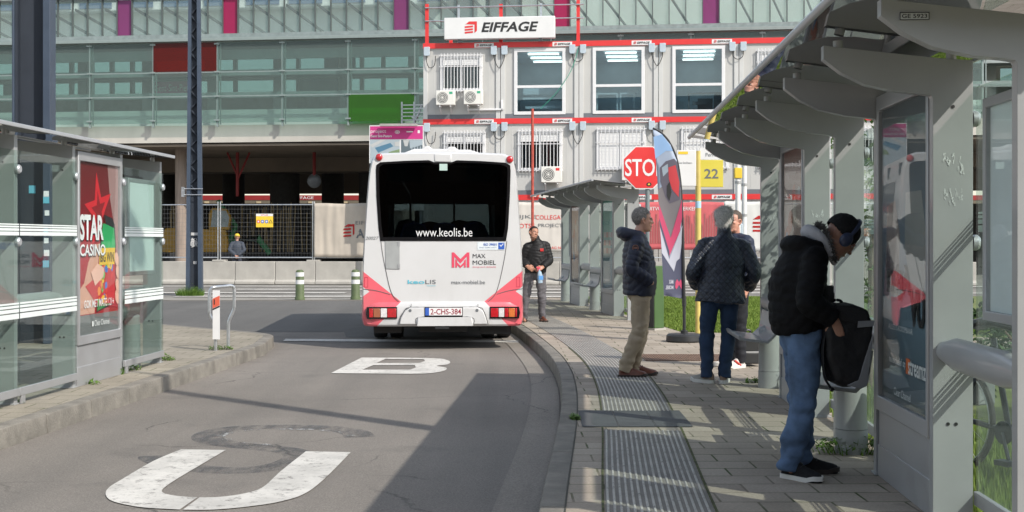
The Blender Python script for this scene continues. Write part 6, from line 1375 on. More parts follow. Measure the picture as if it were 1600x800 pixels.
def hair_mesh(Hm, shells, cuts, amp=.005, freq=40, vox=.0055, seed=0, strands=0, slen=.03):
    mb = MB()
    for c, r in shells: mb.ell(c, r, Hm, nu=20, nv=14)
    me = remesh(mb, vox, 2); Hi = Hm.inverted(); bm = bmesh.new(); bm.from_mesh(me)
    kill = [v for v in bm.verts if any(c_(Hi @ v.co) for c_ in cuts)]; bmesh.ops.delete(bm, geom=kill, context='VERTS'); bm.to_mesh(me); bm.free()
    displace(me, lambda p, n: amp * (noise.noise(V((p.x * freq + seed, p.y * freq, p.z * freq * .6))) + .5 * noise.noise(p * freq * 2.3)))
    if strands:
        r = random.Random(seed + 3); me.calc_loop_triangles(); vs, fs = [], []; src = list(me.vertices); up = Hm.to_3x3() @ V((0, .25, 1)).normalized()
        for _ in range(strands):
            v = r.choice(src); n = v.normal; d = (-up + n * up.dot(n)); d = (d.normalized() if d.length > .1 else V((r.gauss(0, 1), -1, 0)).normalized()) + V((r.gauss(0, .35), r.gauss(0, .35), r.gauss(0, .25))) + n * r.uniform(.05, .4); d.normalize()
            L = slen * r.uniform(.5, 1.2); s_ = d.cross(n).normalized() * .0016; p = v.co - n * .001; b0 = len(vs); vs += [p - s_, p + s_, p + d * L * .6 + s_ * .7 + n * .003, p + d * L * .6 - s_ * .7 + n * .003, p + d * L]; fs += [(b0, b0 + 1, b0 + 2, b0 + 3), (b0 + 3, b0 + 2, b0 + 4)]
        sm = bpy.data.meshes.new('s'); sm.from_pydata(vs, [], fs); joinmesh(me, sm)
    return me
def Hmat(c, yaw=0, pitch=0, roll=0, s=1.0):
    return Matrix.Translation(c) @ Euler((R(pitch), R(roll), R(yaw)), 'ZXY' if False else 'XYZ').to_matrix().to_4x4() @ Matrix.Scale(s, 4)
def limb(mb, pts, rad, n=16, hint=(0, 1, 0), sub=5, open_s=False, open_e=False):
    """smooth tapered limb through its joints"""
    P_ = catmull(pts, sub); R_ = []
    rr = [V((*(r if isinstance(r, tuple) else (r, r)), 0)) for r in rad]; Rr = catmull(rr, sub)
    RR = [(v.x, v.y) for v in Rr]
    if not (open_s or open_e): mb.tube(P_, RR, n, hint=hint, round_=True)
    else:                                       # a cut end (hem, cuff) stays flat, the other end is closed inside the body
        mb.tube(P_, RR, n, hint=hint)
SHOE = [(-.085, .030, .046), (-.07, .037, .075), (-.03, .039, .094), (.02, .040, .088), (.07, .044, .066), (.12, .047, .050), (.16, .042, .040), (.185, .026, .030)]
def shoe(root, ankle, yaw, mu, ms, name='shoe', s=1.0, pitch=0, boot=True, laces=None, sole_h=.024, tongue=None):
    Mx = Matrix.Translation(ankle) @ Euler((R(pitch), 0, yaw)).to_matrix().to_4x4() @ Matrix.Scale(s, 4); mb = MB(); rings = []
    for y, w_, h in SHOE: rings.append([Mx @ V((w_ * math.cos(a) * (1.0 if math.sin(a) < .2 else .9), y, max(0, .018 + (h) * math.sin(a)) + .0)) for a in [2 * math.pi * k / 20 for k in range(20)]])
    mb.loft(rings); mb.tube([Mx @ V((0, -.035, .05)), Mx @ V((0, -.03, .115))], [(.044, .056), (.040, .05)], 14, hint=(1, 0, 0)); me = remesh(mb, .006, 4); so_ = mobj(name, me, mu, root)
    mb = MB(); ol = [(y, w_ + .004) for y, w_, h in SHOE]; poly = [(-.005, -.097)] + [(w_, y) for y, w_ in ol] + [(0, .20)] + [(-w_, y) for y, w_ in reversed(ol)]
    poly = [(a, b) for a, b in poly]; mb.prism(poly, lambda a, b, d: Mx @ V((a, b, d + (.012 if b > .15 else 0))), .0, sole_h); mb.build('sole', ms, so_, ang=50)
    if laces:
        mb = MB()
        for k in range(4): y = .015 + k * .022; z = .018 + .088 - k * .013 + .004; mb.tube([Mx @ V((-.022, y, z - .008)), Mx @ V((0, y + .004, z + .003)), Mx @ V((.022, y, z - .008))], .003, 6)
        mb.build('laces', laces, so_)
    return so_
def person(label, loc, rot, J, skin, opts):
    """J: joints in the person's own frame (faces +y, right hand +x)"""
    mb = MB(); Hm = J['head']; hc = Hm.translation; o = opts
    head(mb, Hm, o.get('wide', 1))
    mb.tube([J['neck'] - V((0, .01, .05)), J['neck'], hc + (Hm.to_3x3() @ V((0, -.012, -.05)))], [(.062, .06), (.055, .056), (.052, .055)], 14, hint=(1, 0, 0))
    sh = [(J['shR'] + J['shL']) / 2]
    limb(mb, [J['pelvis'], J['waist'], J['chest'], J['neck'] - V((0, .01, .06))], [(.13, .09), (.12, .085), (.14, .09), (.07, .06)], hint=(1, 0, 0))
    for k in 'RL':
        limb(mb, [J['sh' + k], J['el' + k], J['wr' + k]], [.045, .034, .024]); limb(mb, [J['hip' + k], J['kn' + k], J['an' + k]], [.072, .048, .034])
        limb(mb, [J['chest'] + V((0, 0, .06)), J['sh' + k]], [.06, .05]); mb.tube([J['an' + k], J['an' + k] + V((0, .03, -.05)), J['an' + k] + V((0, .12, -.06))], [.034, .035, .025], 10, round_=True)
    me = remesh(mb, .0065, 2)
    hm = MB()
    for k in 'RL':
        h = o.get('hand' + k)
        if h: hand(hm, J['wr' + k], h[0], h[1], h[2], h[3] if len(h) > 3 else 1.0, h[4] if len(h) > 4 else .5)
    if hm.v: joinmesh(me, remesh(hm, .0038, 1))
    root = mobj('person', me, skin); root.location = loc; root.rotation_euler = (0, 0, rot); tag(root, label, 'person'); return root, Hm
def trousers(root, J, mat, rW=(.175, .125), rH=.098, rK=.075, rA=.062, seed=0, amp=.007, stack=.02, name='trousers', vox=.0095):
    mb = MB(); hp = (J['hipR'] + J['hipL']) / 2
    limb(mb, [J['waist'] + V((0, 0, -.03)), J['pelvis'] + V((0, 0, .03)), hp + V((0, -.005, -.05))], [(rW[0] * .93, rW[1] * .95), rW, (rW[0] * .93, rW[1] * 1.0)], hint=(1, 0, 0))
    for k in 'RL':
        s_ = 1 if k == 'R' else -1
        limb(mb, [J['hip' + k] + V((0, 0, .03)), (J['hip' + k] * .55 + J['kn' + k] * .45), J['kn' + k], (J['kn' + k] * .45 + J['an' + k] * .55), J['an' + k] + V((0, -.008, -.035))], [(rH, rH * 1.12), (rH * .92, rH * 1.0), (rK, rK * 1.05), (rK * .90, rK * .95), (rA, rA * 1.12)], hint=(1, 0, 0), open_e=True)
    me = remesh(mb, vox, 4)
    def w_(p, n):
        zk = J['knR'].z; za = J['anR'].z; k = amp * 1.1 * noise.noise(V((p.x * 9 + seed, p.y * 9, p.z * 7))) + amp * .8 * (abs(noise.noise(V((p.x * 13 + p.z * 9 + seed, p.y * 13, p.z * 15)))) - .2)
        k += amp * 1.3 * math.exp(-((p.z - zk) / .15) ** 2) * noise.noise(V((p.x * 10 + p.z * 8, p.y * 10 + seed, p.z * 15))); k += stack * .6 * math.exp(-((p.z - za - .06) / .09) ** 2) * noise.noise(V((p.x * 9 + seed - p.z * 9, p.y * 9, p.z * 17)))
        k += amp * .7 * math.exp(-((p.z - J['pelvis'].z + .06) / .1) ** 2) * noise.noise(V((p.x * 22 + p.z * 20, p.y * 10, p.z * 18 + seed))); return k
    displace(me, w_); return mobj(name, me, mat, root)
def jacket(root, J, mat, torso, arm, puff=.0, pf=.055, seed=0, amp=.006, collar=None, name='jacket', extra=None, vox=.0095, cuffcut=True):
    mb = MB(); pts = [p for p, r in torso]; rad = [r for p, r in torso]; limb(mb, pts, rad, n=24, hint=(1, 0, 0), open_s=True); mb.ell(pts[-1] - V((0, 0, .03)), (rad[-1][0], rad[-1][1], .05))
    bones = [(pts[i], pts[i + 1], sum((pts[j + 1] - pts[j]).length for j in range(i))) for i in range(len(pts) - 1)]
    for k in 'RL':
        d = (J['wr' + k] - J['el' + k]).normalized(); e = J['wr' + k] - d * .005
        limb(mb, [J['sh' + k], (J['sh' + k] + J['el' + k]) / 2, J['el' + k], (J['el' + k] + e) / 2, e], [arm[0], arm[0] * .96, arm[1], arm[1] * .95, arm[2]], open_e=True); mb.ell(J['sh' + k] - V((0, 0, .012)), arm[0] * .90); limb(mb, [pts[-2] * .4 + pts[-1] * .6 - V((0, 0, .02)), J['sh' + k] - V((0, 0, .014))], [arm[0] * .80, arm[0] * .92])
        bones += [(J['sh' + k], J['el' + k], .013), (J['el' + k], J['wr' + k], .013 + (J['el' + k] - J['sh' + k]).length)]
    if collar: limb(mb, [p for p, r in collar], [r for p, r in collar], hint=(1, 0, 0))
    if extra: extra(mb)
    me = remesh(mb, vox, 12); bp_ = bones_param(bones)
    def f(p, n):
        k = amp * noise.noise(V((p.x * 8 + seed, p.y * 8, p.z * 8))) + amp * 1.1 * (abs(noise.noise(V((p.x * 12 + seed, p.y * 12 - p.z * 7, p.z * 15)))) - .2) + amp * .5 * noise.noise(V((p.x * 22, p.y * 22 + seed, p.z * 30)))
        if puff: k += puff * (abs(math.sin(math.pi * bp_(p) / pf + .35 * noise.noise(p * 6))) ** .6 - .6)
        return k
    displace(me, f); return mobj(name, me, mat, root)
def std(**kw):
    J = dict(pelvis=V((0, 0, .96)), waist=V((0, .0, 1.08)), chest=V((0, .0, 1.30)), neck=V((0, .015, 1.49)), shR=V((.185, 0, 1.43)), shL=V((-.185, 0, 1.43)), elR=V((.245, -.03, 1.14)), elL=V((-.245, -.03, 1.14)), wrR=V((.24, .06, .91)), wrL=V((-.24, .06, .91)), hipR=V((.09, 0, .93)), hipL=V((-.09, 0, .93)), knR=V((.095, .02, .50)), knL=V((-.095, .02, .50)), anR=V((.095, -.03, .09)), anL=V((-.095, -.03, .09)), head=Hmat(V((0, .045, 1.635))))
    for k, v in kw.items(): J[k] = v if isinstance(v, Matrix) else V(v)
    return J
m_hairg = M('grey hair', (.24, .22, .20), .6, var=.5, scale=60, bmp=.5, bscale=150); m_hairw = M('silver hair', (.68, .66, .63), .6, var=.4, scale=60, bmp=.6, bscale=120); m_hairb = M('dark hair', (.018, .014, .012), .5, var=.3, scale=60); m_brow = M('dark brow', (.03, .022, .016), .8); m_browg = M('greying brow', (.10, .08, .065), .8); m_lip = M('lip', (.30, .10, .085), .5)
m_shoebr = M('brown leather', (.125, .038, .02), .4, var=.25, scale=14); m_soled = M('dark sole', (.03, .022, .018), .7); m_solew = M('white sole', (.60, .59, .56), .6)
# ---- man in navy puffer and beige trousers, in profile
b = G(992, 588); J = std(pelvis=(0, .05, .97), waist=(0, .05, 1.08), chest=(0, .03, 1.30), neck=(0, .035, 1.485), shR=(.185, .01, 1.405), shL=(-.185, .02, 1.405), elR=(.262, -.055, 1.13), elL=(-.26, -.03, 1.13), wrR=(.215, .155, .985), wrL=(-.2, .16, .985),
    hipR=(.085, .055, .93), hipL=(-.085, .06, .93), knR=(.09, .035, .50), knL=(-.08, .07, .50), anR=(.09, -.115, .09), anL=(-.08, .0, .09), head=Hmat(V((0, .085, 1.63)), s=1.02))
rt, Hm = person('man in navy puffer jacket and beige trousers standing in profile', (b.x, b.y, 0), R(-90), J, mskin('skin light', (.62, .34, .245)), {})
face_parts(rt, Hm, m_browg, m_lip)
mobj('hair', hair_mesh(Hm, [((0, -.020, .042), (.081, .099, .098))], [lambda p: p.z < -.045 or (p.y > .03 and p.z < .062 + (p.y - .03) * .45) or (p.y > -.028 and p.z < .012)], .003, 60, strands=1400, slen=.022), m_hairg, rt)
m_beiget = mcloth('beige chino cotton', (.37, .30, .215)); trousers(rt, J, m_beiget, (.17, .135), .098, .078, .062, 1, .013, .03)
m_navyp = mcloth('navy nylon puffer', (.018, .022, .042), .55, 60, .15, spec=.4)
def hood1(mb): limb(mb, [V((-.13, -.035, 1.49)), V((-.09, -.115, 1.50)), V((0, -.135, 1.505)), V((.09, -.115, 1.50)), V((.13, -.035, 1.49)), V((.09, .055, 1.475)), V((.0, .095, 1.44))], [.05, .06, .062, .06, .05, .04, .035]); mb.ell((0, -.075, 1.47), (.12, .09, .06))
jk = jacket(rt, J, m_navyp, [(V((0, .045, .845)), (.205, .165)), (V((0, .05, 1.0)), (.215, .178)), (V((0, .045, 1.15)), (.205, .172)), (V((0, .025, 1.31)), (.20, .155)), (V((0, .015, 1.43)), (.15, .115)), (V((0, .02, 1.50)), (.085, .085))], (.080, .071, .055), .0085, .058, 2, .005, extra=hood1)
mb = MB(); mb.prism(blob(0, 0, .033, .033, 20), lambda a, b_, d: V((.282 - abs(a) * .1 + d - .006, -.02 + a, 1.345 + b_)), 0, .008); bd_ = mb.build('sleeve_badge', M('badge brown', (.06, .035, .03), .6), jk, ang=0)
mb = MB(); mb.prism(blob(0, 0, .033, .033, 20), lambda a, b_, d: V((.2845 - abs(a) * .1 + d - .006, -.02 + a, 1.345 + b_)), 0, .008, holes=[blob(0, 0, .027, .027, 20)]); mb.box(.281, .2855, -.042, .002, 1.338, 1.352); mb.build('badge_ring', M('badge thread', (.26, .12, .09), .7), bd_, ang=0)
shoe(rt, V((.09, -.085, 0)), R(-4), m_shoebr, m_soled, s=1.06, laces=m_soled); shoe(rt, V((-.08, .045, 0)), R(6), m_shoebr, m_soled, s=1.06, laces=m_soled)
# ---- grey haired man from behind, quilted jacket
b = G(1119, 598); J = std(pelvis=(.045, .0, .965), waist=(.055, 0, 1.08), chest=(.075, .0, 1.30), neck=(.085, .02, 1.475), shR=(.262, .0, 1.375), shL=(-.105, .0, 1.39), elR=(.375, -.035, 1.11), elL=(-.235, -.045, 1.12), wrR=(.345, .14, .93), wrL=(-.185, .13, .95),
    hipR=(.14, 0, .93), hipL=(-.05, 0, .93), knR=(.125, .02, .50), knL=(-.09, .02, .50), anR=(.075, -.03, .09), anL=(-.10, -.03, .09), head=Hmat(V((.09, .055, 1.625)), yaw=-14, s=1.04))
rt, Hm = person('silver haired man seen from behind in dark quilted jacket and blue jeans', (b.x, b.y, 0), 0, J, mskin('skin tan', (.46, .23, .16)), {})
face_parts(rt, Hm, m_browg, m_lip)
mobj('hair', hair_mesh(Hm, [((0, -.020, .040), (.086, .104, .100)), ((0, -.050, -.02), (.074, .064, .065)), ((.03, -.03, .08), (.055, .06, .05)), ((-.04, -.03, .06), (.055, .06, .055))], [lambda p: p.z < -.075 or (p.y > .045 and p.z < .06) or (p.y > .0 and p.z < .0)], .006, 42, strands=3000, slen=.045), m_hairw, rt)
m_jeand = mcloth('dark blue denim', (.022, .043, .088), .8, 300, .3, .2); trousers(rt, J, m_jeand, (.175, .135), .098, .076, .064, 4, .011, .03)
def mquilt():
    m, nt, bs, out = newmat('navy diamond quilting'); v = objvec(nt); hs = []
    for a in (42, -42):
        mp_ = nt.nodes.new('ShaderNodeMapping'); mp_.vector_type = 'POINT'; mp_.inputs['Rotation'].default_value = (0, R(a), 0); nt.links.new(v, mp_.inputs[0])
        wv = nt.nodes.new('ShaderNodeTexWave'); wv.wave_type = 'BANDS'; wv.bands_direction = 'X'; wv.wave_profile = 'SIN'; wv.inputs['Scale'].default_value = 7.4; wv.inputs['Distortion'].default_value = .6; wv.inputs['Detail Scale'].default_value = 1.2; nt.links.new(mp_.outputs[0], wv.inputs[0])
        hs.append(ramp(nt, wv.outputs[1], 0, .30))
    mu = N(nt, 'ShaderNodeMath', operation='MULTIPLY'); nt.links.new(hs[0], mu.inputs[0]); nt.links.new(hs[1], mu.inputs[1])
    nt.links.new(mixc(nt, mu.outputs[0], (.016, .020, .032), (.030, .038, .060)), bs.inputs['Base Color']); bs.inputs['Roughness'].default_value = .42; bump(nt, bs, mu.outputs[0], .5, .006); return m
jk = jacket(rt, J, mquilt(), [(V((.04, .0, .80)), (.255, .185)), (V((.045, 0, .87)), (.245, .178)), (V((.06, .0, 1.05)), (.225, .165)), (V((.075, .0, 1.25)), (.215, .15)), (V((.08, .0, 1.37)), (.175, .115)), (V((.085, .005, 1.46)), (.085, .08))], (.084, .074, .058), 0, .05, 6, .010, collar=[(V((.085, .015, 1.45)), (.082, .085)), (V((.087, .022, 1.535)), (.072, .076))])
tn = M('tan suede', (.24, .17, .125), .8, var=.2); gy = M('grey knit', (.29, .28, .255), .8, var=.2, bmp=.4)
for k, (an, yw) in enumerate(((J['anR'], R(-14)), (J['anL'], R(38)))):
    so_ = shoe(rt, V((an.x, an.y + .03, 0)), yw, gy, m_solew, s=1.04, sole_h=.032); Mx = Matrix.Translation(V((an.x, an.y + .03, 0))) @ Euler((0, 0, yw)).to_matrix().to_4x4(); mb = MB(); mb.tube([Mx @ V((0, -.066, .04)), Mx @ V((0, -.064, .075)), Mx @ V((0, -.058, .10))], [(.034, .034), (.034, .03), (.026, .024)], 12, hint=(1, 0, 0), round_=True); mb.build('heel_patch', tn, so_)
# ---- man half hidden behind him
b = G(1168, 580); J = std(head=Hmat(V((-.03, .05, 1.63)), yaw=20, s=1.0), elR=(.25, -.06, 1.13), wrR=(.26, .10, .93), anR=(.10, -.03, .09), anL=(-.10, .02, .09))
rt, Hm = person('man in red and white sneakers half hidden behind the silver haired man', (b.x - .04, b.y + .5, 0), R(118), J, mskin('skin pink', (.54, .27, .20)), {'handR': ((.1, .2, -1), (-1, .3, 0), 1, 1.0, .7), 'handL': ((0, .1, -1), (1, 0, 0), -1, 1.0, .6)})
face_parts(rt, Hm, m_brow, m_lip); mobj('hair', hair_mesh(Hm, [((0, -.020, .040), (.079, .097, .094))], [lambda p: p.z < -.04 or (p.y > .03 and p.z < .075 + (p.y - .03) * .4) or (p.y > -.02 and p.z < .02)], .002, 60), M('short brown hair', (.06, .042, .03), .7), rt)
trousers(rt, J, mcloth('black trousers', (.012, .013, .018), .7), (.17, .13), .093, .072, .058, 8)
jacket(rt, J, mcloth('navy jacket', (.022, .030, .055), .55, 60, .2), [(V((0, 0, .84)), (.21, .16)), (V((0, 0, 1.05)), (.205, .16)), (V((0, 0, 1.28)), (.21, .15)), (V((0, .01, 1.41)), (.16, .115)), (V((0, .015, 1.50)), (.085, .085))], (.08, .07, .055), .006, .09, 9)
ws = M('white mesh sneaker', (.58, .55, .52), .7, var=.15); rs = M('red trim', (.50, .04, .03), .6)
for k, an in enumerate((J['anR'], J['anL'])):
    so_ = shoe(rt, V((an.x, an.y + .03, 0)), R(-10 + 20 * k), ws, m_solew, s=1.05, laces=m_solew, sole_h=.035); mb = MB(); Mx = Matrix.Translation(V((an.x, an.y + .03, 0))) @ Euler((0, 0, R(-10 + 20 * k))).to_matrix().to_4x4(); mb.tube([Mx @ V((-.038, .0, .03)), Mx @ V((-.044, .05, .06)), Mx @ V((-.03, .08, .085)), Mx @ V((.03, .08, .085)), Mx @ V((.044, .05, .06)), Mx @ V((.038, 0, .03))], .012, 8); mb.build('red_trim', rs, so_)
# ---- driver beside the bus
b = G(836, 503); J = std(pelvis=(-.01, 0, .94), waist=(-.02, 0, 1.06), chest=(-.03, .01, 1.25), neck=(-.0, .03, 1.42), shR=(.135, .02, 1.325), shL=(-.185, .0, 1.355), elR=(.215, -.02, 1.07), elL=(-.25, .03, 1.08), wrR=(.17, .2, .98), wrL=(-.10, .235, .965),
    hipR=(.08, 0, .90), hipL=(-.10, 0, .90), knR=(.16, .03, .49), knL=(-.11, .04, .49), anR=(.20, -.02, .09), anL=(-.13, -.01, .09), head=Hmat(V((.035, .07, 1.545)), yaw=20, pitch=8, roll=-20, s=.98))
rt, Hm = person('man in black puffer jacket and grey trousers leaning out beside the bus', (b.x, b.y, 0), R(188), J, mskin('skin olive', (.40, .20, .135)), {'handL': ((.75, .35, -.35), (.1, -.9, -.4), 1, 1.0, .75), 'handR': ((-.6, .4, -.4), (0, -1, 0), -1, 1.0, .7)})
face_parts(rt, Hm, m_brow, m_lip); mobj('hair', hair_mesh(Hm, [((0, -.022, .042), (.080, .098, .098))], [lambda p: p.z < -.05 or (p.y > .03 and p.z < .07 + (p.y - .03) * .45) or (p.y > -.03 and p.z < .01)], .002, 60, strands=1000, slen=.015), m_hairb, rt)
mb = MB(); mb.tube([Hm @ V((-.05, .045, -.085)), Hm @ V((-.03, .078, -.092)), Hm @ V((0, .088, -.094)), Hm @ V((.03, .078, -.092)), Hm @ V((.05, .045, -.085))], [(.006, .012)] * 5, 8, hint=(0, 0, 1), round_=True); mb.build('stubble', M('stubble', (.16, .09, .065), .8), rt)
trousers(rt, J, mcloth('grey work trousers', (.105, .10, .11), .8), (.17, .125), .096, .076, .062, 11, .013, .03)
m_blkp = mcloth('black nylon puffer', (.010, .010, .011), .6, 60, .15, spec=.3)
jk = jacket(rt, J, m_blkp, [(V((-.005, .01, .85)), (.185, .15)), (V((-.015, .01, 1.0)), (.19, .16)), (V((-.03, .01, 1.22)), (.18, .15)), (V((-.03, .01, 1.33)), (.145, .118)), (V((-.01, .02, 1.42)), (.085, .085))], (.080, .070, .055), .007, .055, 12, .005, collar=[(V((-.01, .02, 1.41)), (.08, .082)), (V((.0, .03, 1.46)), (.072, .074))])
mb = MB(); mb.box(-.125, -.065, .150, .172, 1.245, 1.262); [mb.add([(-.12 + a, .172, 1.235), (-.105 + a, .172, 1.235), (-.105 + a, .172, 1.285), (-.12 + a, .172, 1.285)], [(0, 1, 2, 3)]) for a in (0, .02, .04)]; mb.build('chest_emblem', m_red, jk, ang=0)
shoe(rt, V((.20, .0, 0)), R(-30), m_shoebr, m_soled, s=1.0); shoe(rt, V((-.13, .02, 0)), R(12), m_shoebr, m_soled, s=1.0)
# bottle in his hand
hp_ = Matrix.Translation(V((b.x, b.y, 0))) @ Matrix.Rotation(R(188), 4, 'Z') @ V((-.03, .285, .925))
t = thing('spray_bottle', 'clear blue spray bottle with pink trigger held by the man beside the bus', 'bottle', hp_, R(20))
mb = MB(); mb.tube([(0.02, 0, -.24), (.02, 0, -.235), (.012, 0, -.10), (.006, 0, -.05), (0, 0, -.03), (0, 0, 0)], [(.03, .02), (.042, .03), (.042, .03), (.032, .024), (.014, .014), (.014, .014)], 16); mb.build('bottle', M('pale blue bottle', (.30, .40, .50), .15), t); mb = MB(); mb.box(-.02, .06, -.033, .033, -.18, -.11); mb.build('label', flat('bottle label', (.08, .25, .55)), t); mb = MB(); mb.box(-.015, .015, -.012, .012, 0, .045); mb.box(-.055, .015, -.01, .01, .025, .045); mb.box(-.035, -.02, -.006, .006, -.02, .03); mb.build('trigger', flat('trigger pink', (.65, .08, .12)), t)
# ---- man with beanie and backpack
b = G(1240, 744); J = std(pelvis=(0, .055, .92), waist=(0, .04, 1.03), chest=(0, .045, 1.22), neck=(0, .135, 1.385), shR=(.175, .075, 1.325), shL=(-.175, .09, 1.325), elR=(.255, .01, 1.065), elL=(-.22, .12, 1.05), wrR=(.238, .165, .955), wrL=(-.14, .27, .96),
    hipR=(.085, .045, .885), hipL=(-.085, .06, .885), knR=(.10, .03, .485), knL=(-.08, .075, .485), anR=(.09, -.055, .09), anL=(-.10, .075, .09), head=Hmat(V((0, .29, 1.435)), pitch=-44, s=1.03))
rt, Hm = person('young man in black beanie, headphones, black puffer and blue jeans looking down', (b.x, b.y, 0), R(-84), J, mskin('skin brown', (.30, .155, .105)), {'handR': ((.0, .25, -1), (-.9, .35, .1), 1, 1.05, .5), 'handL': ((.1, .5, -.9), (.8, .4, .1), -1, 1.05, .6)})
face_parts(rt, Hm, m_brow, m_lip)
bm_ = hair_mesh(Hm, [((0, -.018, .044), (.090, .107, .104))], [lambda p: p.z < -.005 - p.y * .18], .0025, 40, .006); mobj('beanie', bm_, mcloth('black knit', (.010, .010, .011), .9, 160, .6), rt)
m_hp = M('headphone navy', (.025, .035, .075), .4); mb = MB(); mb.tube([Hm @ V((.098 * math.cos(a), .012, .02 + .138 * math.sin(a))) for a in [math.pi * k / 20 for k in range(21)]], [(.012, .006)] * 21, 8, hint=Hm.to_3x3() @ V((0, 1, 0))); hd_ = mb.build('headphones', m_hp, rt)
for s_ in (-1, 1): mb = MB(); mb.ell((s_ * .094, .008, -.005), (.022, .038, .045), Hm, 18, 12); mb.build('ear_cup', m_hp, hd_)
m_jeanb = mcloth('mid blue denim', (.085, .138, .235), .85, 180, .5, .42); trousers(rt, J, m_jeanb, (.165, .130), .096, .078, .060, 14, .014, .05)
m_blk2 = mcloth('black quilted puffer', (.006, .006, .007), .75, 60, .3, spec=.15)
def hood2(mb): limb(mb, [V((-.12, .11, 1.385)), V((-.09, .015, 1.395)), V((0, -.02, 1.39)), V((.09, .015, 1.395)), V((.12, .11, 1.385))], [.04, .055, .060, .055, .04]); mb.ell((0, .04, 1.36), (.13, .11, .08)); mb.ell((0, .0, 1.33), (.10, .07, .09))
jk = jacket(rt, J, m_blk2, [(V((0, .045, .875)), (.19, .155)), (V((0, .03, .96)), (.205, .175)), (V((0, .025, 1.12)), (.205, .170)), (V((0, .045, 1.25)), (.20, .15)), (V((0, .085, 1.34)), (.155, .115)), (V((0, .12, 1.40)), (.08, .075))], (.084, .075, .058), .007, .062, 15, .006, extra=hood2)
mb = MB(); limb(mb, [V((-.085, .19, 1.36)), V((-.08, .13, 1.44)), V((0, .09, 1.475)), V((.08, .13, 1.44)), V((.085, .19, 1.36)), V((.07, .225, 1.29))], [.03, .038, .045, .038, .03, .02]); mobj('hoodie', remesh(mb, .008, 2), mcloth('grey melange hoodie', (.40, .40, .42), .9, 120, .4), rt)
r = random.Random(6); mb = MB(); ar = catmull([V((-.10, .22, 1.30)), V((-.105, .19, 1.40)), V((-.06, .165, 1.49)), V((0, .155, 1.515)), V((.06, .165, 1.49)), V((.105, .19, 1.40)), V((.10, .22, 1.30))], 10)
for p in ar:
    for k in range(16):
        d = V((r.gauss(0, 1), r.gauss(0, 1) + .4, r.gauss(0, 1))).normalized() * r.uniform(.018, .036); mb.tube([p, p + d], [.0035, .0008], 4, cap=False)
mb.build('fur_trim', M('fur grey', (.10, .095, .09), .9, var=.4, scale=90), rt)
mb = MB(); mb.box(-.06, .09, .15, .220, 1.05, 1.15); mb.box(-.05, .08, .218, .228, 1.07, 1.11); mb.build('waist_pouch', m_blackp, rt, bevel=.012)
for an, yw in ((J['anR'], R(-58)), (J['anL'], R(-8))): shoe(rt, V((an.x, an.y + .035, 0)), yw, mcloth('black knit shoe', (.010, .010, .011), .8, 160, .4), m_solew if an is J['anR'] else m_soled, s=1.03, laces=m_blackp, sole_h=.026)
# backpack held in front of him
Yb = 7.93; c = P(1323, 540, Yb); t = thing('backpack', 'large black backpack held upright in front of the man with the beanie', 'backpack', c, R(4)); m_bpk = mcloth('black backpack nylon', (.010, .010, .0115), .6, 90, .3); m_bpg = M('grey backpack panel', (.17, .175, .185), .6)
q = lambda px, py: ((px - 1323) * Yb / F, -(py - 540) * Yb / F)
mb = MB(); pr = [q(1288, 560), q(1286, 520), q(1290, 484), q(1300, 474), q(1330, 474), q(1352, 482), q(1362, 505), q(1361, 540), q(1357, 585), q(1345, 603), q(1320, 606), q(1302, 598)]
t.location.y += .075
mb.loft([[V((x * k, y, z * k)) for x, z in pr] for y, k in ((-.125, .86), (-.10, .97), (-.05, 1), (.05, 1), (.10, .97), (.125, .86))]); me = remesh(mb, .009, 3); displace(me, lambda p, n: .005 * noise.noise(p * 14) + .003 * noise.noise(p * 40)); bk = mobj('bag', me, m_bpk, t)
mb = MB(); mb.prism([q(1318, 601), q(1340, 606), q(1350, 602), q(1360, 520), q(1352, 540), q(1336, 592)], xz(-.128), 0, .02); mb.build('grey_panel', m_bpg, t, bevel=.004)
mb = MB(); mb.prism([q(1295, 500), q(1332, 508), q(1358, 506), q(1352, 484), q(1330, 476), q(1300, 477)], xz(-.128), 0, .25); mb.build('top_flap', m_bpk, t, bevel=.02)
mb = MB(); mb.prism([q(1334, 511), q(1359, 509), q(1361, 500), q(1335, 501)], xz(-.133), 0, .006); mb.build('reflective_strip', m_bpg, t)
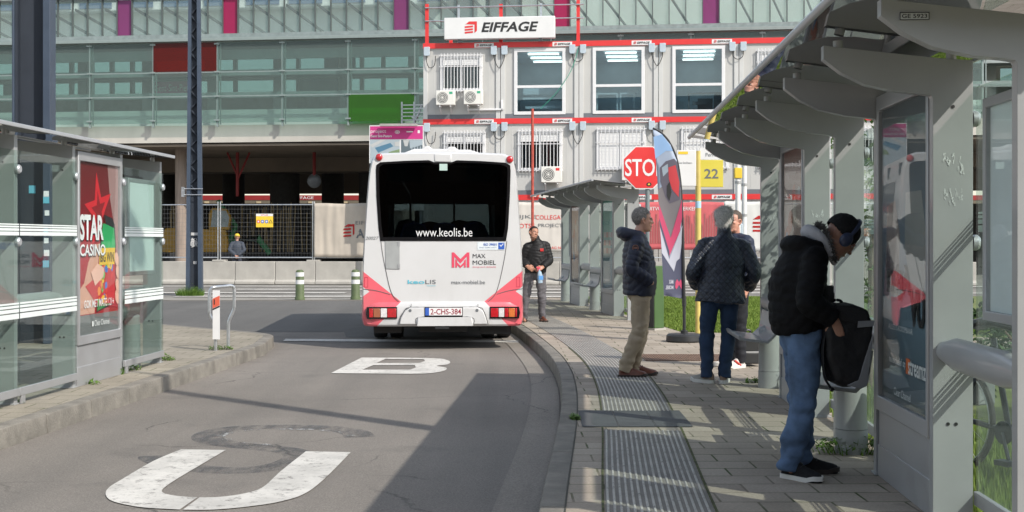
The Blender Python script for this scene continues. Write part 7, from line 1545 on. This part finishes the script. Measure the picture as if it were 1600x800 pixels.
mb = MB(); mb.tube(catmull([(q(1302, 0)[0], 0, q(0, 477)[1]), (q(1308, 0)[0], 0, q(0, 470)[1]), (q(1318, 0)[0], 0, q(0, 471)[1]), (q(1322, 0)[0], 0, q(0, 478)[1])], 5), .009, 8); mb.build('grab_loop', m_bpk, t)
mb = MB(); mb.tube(catmull([(q(1294, 0)[0], -.06, q(0, 498)[1]), (q(1284, 0)[0], -.07, q(0, 540)[1]), (q(1286, 0)[0], -.07, q(0, 585)[1]), (q(1296, 0)[0], -.06, q(0, 604)[1]), (q(1301, 0)[0], -.05, q(0, 608)[1]), (q(1299, 0)[0], -.05, q(0, 612)[1])], 6), [(.022, .006)] * 31, 8, hint=(0, 1, 0)); mb.build('shoulder_strap', m_bpk, t)
# ---- site worker in yellow helmet beyond the fence
J = std(wrR=(.06, -.17, .95), wrL=(-.06, -.17, .95), elR=(.27, -.10, 1.16), elL=(-.27, -.10, 1.16), head=Hmat(V((0, .05, 1.635)), pitch=-4)); c = P(370.5, 400, 51.6)
rt, Hm = person('site worker in yellow helmet and dark jacket behind the mesh fence', (c.x, 51.6, -.10), R(8), J, mskin('skin worker', (.42, .22, .16)), {'handR': ((-.6, -.1, -.7), (0, 1, 0), 1), 'handL': ((.6, -.1, -.7), (0, 1, 0), -1)})
trousers(rt, J, mcloth('work trousers dark', (.04, .045, .06), .8), seed=20); jacket(rt, J, mcloth('work jacket slate', (.045, .055, .075), .7), [(V((0, 0, .86)), (.22, .15)), (V((0, 0, 1.1)), (.225, .155)), (V((0, 0, 1.3)), (.215, .15)), (V((0, .01, 1.42)), (.16, .11)), (V((0, .015, 1.50)), (.085, .085))], (.082, .072, .056), seed=21)
mb = MB(); mb.ell((0, -.012, .07), (.10, .125, .095), Hm); me = remesh(mb, .008, 1); Hi = Hm.inverted(); bm = bmesh.new(); bm.from_mesh(me); bmesh.ops.delete(bm, geom=[v for v in bm.verts if (Hi @ v.co).z < .045], context='VERTS'); bm.to_mesh(me); bm.free(); hl = mobj('helmet', me, M('helmet yellow', (.68, .46, .03), .35), rt)
mb = MB(); mb.prism(blob(0, .02, .108, .145, 24), lambda a, b_, d: Hm @ V((a, b_, .045 + d)), 0, .008); mb.build('brim', M('helmet yellow', (.68, .46, .03), .35), hl)
